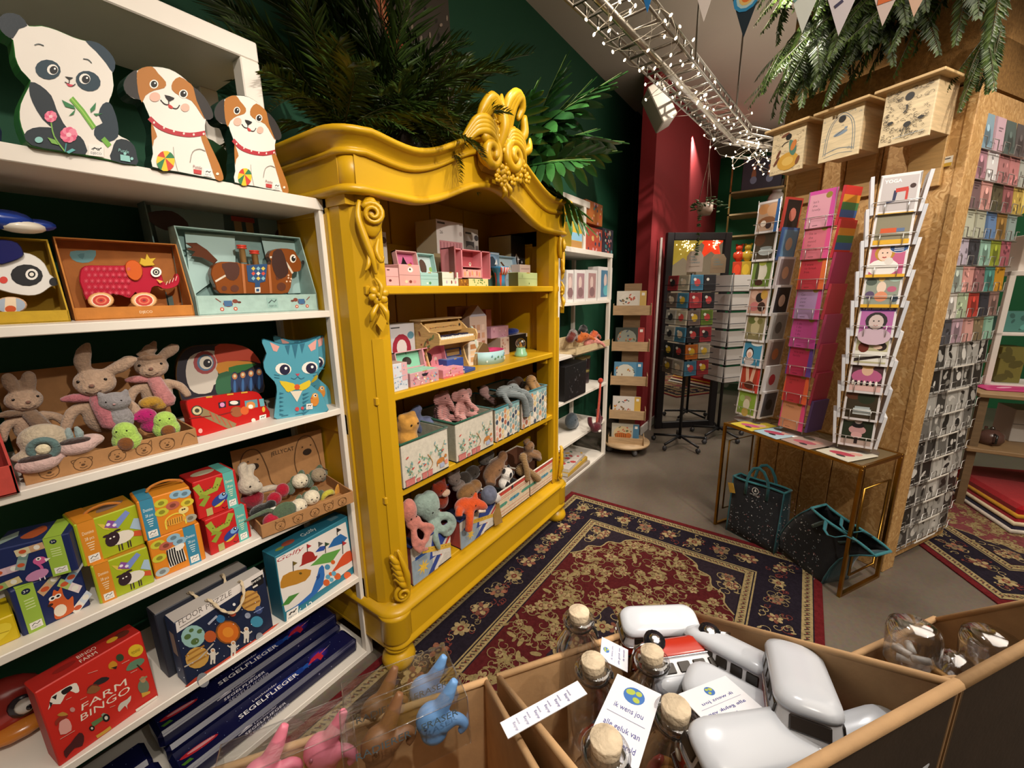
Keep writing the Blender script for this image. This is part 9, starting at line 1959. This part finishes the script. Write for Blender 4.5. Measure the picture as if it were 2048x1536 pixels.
# far shelf with bear lamps
FX = 6.15
t = thing('shelf_rack', 'brass framed shelf rack at the back wall with glowing bears', 'shelf', X((FX, 0, 0)))
for y in (-.6, .35, .93):
    g = gb(0, .02, y-.01, y+.01, 0, 2.95, '#8a7444'); g.build('upright', 'brass', t)
for z in (1.58, 2.10, 2.36, 2.62): g = gb(.0, .40, -.60, .94, z-.02, z, '#8f7d54'); g.build('shelf_board', 'wood', t)
for z in (.5, .95): g = gb(.0, .40, -.60, .94, z-.025, z, '#d9d3ca'); g.build('shelf_board', 'whitelaq', t)
for i, (y, c, n) in enumerate(((.78, '#d8492a', 'orange red'), (.68, '#d9b83c', 'yellow'), (.56, '#5fc4a8', 'mint'))):
    t = thing('bear_lamp', f'{n} moulded bear shaped lamp on its printed box', 'lamp', X((FX+.12, y, 1.58), -PI/2))
    g = gb(-.055, .055, -.05, .05, 0, .20, c, bev=.004); g.build('printed_box', 'print', t)
    b = Blob(); b.ell((0, 0, .27), (.055, .05, .075), c, nu=12, nv=8); b.ell((0, -.01, .37), (.045, .042, .042), c); [b.ell((s*.035, 0, .41), .018, c) for s in (-1, 1)]; [b.ell((s*.045, -.03, .28), (.02, .025, .045), c) for s in (-1, 1)]; b.build('bear', 'gloss', t, vox=.009)
    p = Pr((-.055, -.0505, 0), (1, 0, 0), (0, 0, 1), .11, .2); p.ell(.5, .5, .2, .34, shade(c, 1.5)); p.build('box_print', 'print', t)
b = Blob(); b.ell((0, 0, .12), (.10, .09, .12), '#d9d4d0'); b.ell((0, 0, .28), (.07, .06, .07), '#d9d4d0'); [b.ell((s*.05, 0, .34), .03, '#d9d4d0') for s in (-1, 1)]; o = b.build('bear_lamp', 'gloss', None, X((FX+.15, .44, 2.36), -PI/2), vox=.012); tag(o, 'white bear shaped lamp on the upper back shelf', 'lamp')
for lab, y, w_, c in (('dark dressing-up box with two printed figures on the back shelf top', .62, .42, '#2a2a38'), ('sand coloured box with printed palm trees on the back shelf top', .17, .40, '#a8926c')):
    t = thing('gift_box', lab, 'box', X((FX+.03, y+.2, 2.621), -PI/2)); g = gb(0, w_, 0, .25, 0, .36, c, bev=.004); g.build('carton', 'print', t)
    p = front(w_, .36)
    if y > .5: [(p.ell(u, .45, .07, .2, '#8a5a3a'), p.ell(u, .68, .06, .06, '#a8705a'), p.ell(u, .3, .1, .12, '#6f7a94')) for u in (.3, .7)]
    else: [(p.line([(u, .2), (u, .6)], .04, '#3a3a2a'), p.ell(u, .65, .1, .07, '#3a4a2c')) for u in (.25, .6, .85)]
    fp(p, t)
# right hand corner: table, frame shelf, cushions
t = thing('side_table', 'wooden table with lower board in the right background', 'table', X((3.86, -2.3, 0), .08))
for z in (.42, .78): g = gb(0, .55, 0, 1.34, z-.025, z, '#8f7350', bev=.003); g.build('table_board', 'wood', t)
for y in (.03, 1.28): g = gb(.04, .08, y, y+.04, 0, .76, '#6f5a40'); g.build('leg', 'wood', t)
t = thing('window_frame_shelf', 'white window frame used as a shelf on the right background table', 'shelf', X((4.05, -1.05, .78), -1.35))
for b in ((0, .03, 0, .03, 0, .75), (.30, .33, 0, .03, 0, .75), (.62, .65, 0, .03, 0, .75), (0, .65, 0, .25, .34, .36), (0, .65, 0, .25, .72, .75), (0, .65, 0, .25, 0, .02)): g = gb(*b, '#dcd6cf', bev=.002); g.build('frame_bar', 'whitelaq', t)
for lab, x, z, wx, h_, c in (('teal storage tin on the white frame shelf', .05, 1.141, .16, .13, '#4a8078'), ('black toy figure box on the white frame shelf', .20, 1.141, .09, .10, '#1c1a1a'), ('white and orange plush box above the white frame shelf', .06, 1.531, .22, .22, '#d6cfc8'), ('olive green ornament box in the lower white frame', .08, .801, .12, .24, '#6f6a30'), ('dark red book in the lower white frame', .38, .801, .2, .22, '#6a2028')):
    t = carton('box', lab, 'box', Vector((0, 0, 0)), 0, wx, h_, .14, c); t.matrix_basis = X((4.05, -1.05, 0), -1.35) @ X((x, .06, z)); p = front(wx, h_); specks(7, (shade(c, .5), shade(c, 1.6)), int(x*100), .12)(p); fp(p, t)
t = carton('magazine', 'pink magazine lying at the edge of the right background table', 'magazine', Vector((3.88, -1.02, .781)), -1.35, .26, .008, .18, '#b0286a'); p = top(.26, .18, .008); p.ell(.5, .5, .3, .1, '#e0a0c0', .5); p.build('cover_print', 'print', t)
for lab, y, s in (('white carton on the lower board of the right background table', -1.22, .24), ('second white carton on the lower board, farther right', -1.50, .22)):
    t = carton('carton', lab, 'box', Vector((4.05, y, .421)), -1.4, s, .22, .2, '#b9b3ac'); p = front(s, .22); p.line([(0, .55), (1, .55)], .02, '#6a645e'); fp(p, t)
t = thing('teapot', 'dark glass teapot on the lower board of the right background table', 'teapot', X((3.92, -1.10, .421)))
g = G(); g.lathe([(0, 0), (.05, 0), (.065, .03), (.06, .07), (.03, .095), (0, .097)], '#5a4038', 18); g.build('body', 'gloss', t); g = G(); g.ell((0, 0, .105), .012, '#8a8a8a'); g.build('lid_knob', 'chrome', t); g = G(); g.tube([(.06, 0, .04), (.10, 0, .06), (.11, 0, .09)], [.014, .01, .008], '#5a4038', 8); g.build('spout', 'gloss', t); g = G(); g.tube([(-.055, 0, .08), (-.10, 0, .08), (-.10, 0, .03), (-.06, 0, .02)], .006, '#222', 6); g.build('handle', 'gloss', t)
for i, (z, c, e, n) in enumerate(((.01, '#1f1c30', '#c9c0b4', 'navy'), (.05, '#8a1420', '#d9c9a8', 'dark red'), (.09, '#a0121c', '#c9922c', 'bright red'))):
    t = thing('floor_cushion', f'{n} floor cushion, {("lowest", "middle", "topmost")[i]} of the pile on the faded rug', 'cushion', X((3.95, -1.38, z), .3)); g = gb(-.38+.02*i, .38-.02*i, -.36+.02*i, .36-.02*i, 0, .045+.03*(i == 2), c, bev=.022); g.build('cover', 'cloth', t)
    k = .38-.02*i; g = G(); g.tube([(-k, -k+.02, .012), (k, -k+.02, .012), (k, k-.02, .012), (-k, k-.02, .012)], .014, e, 6, closed=True); g.build('border', 'cloth', t)
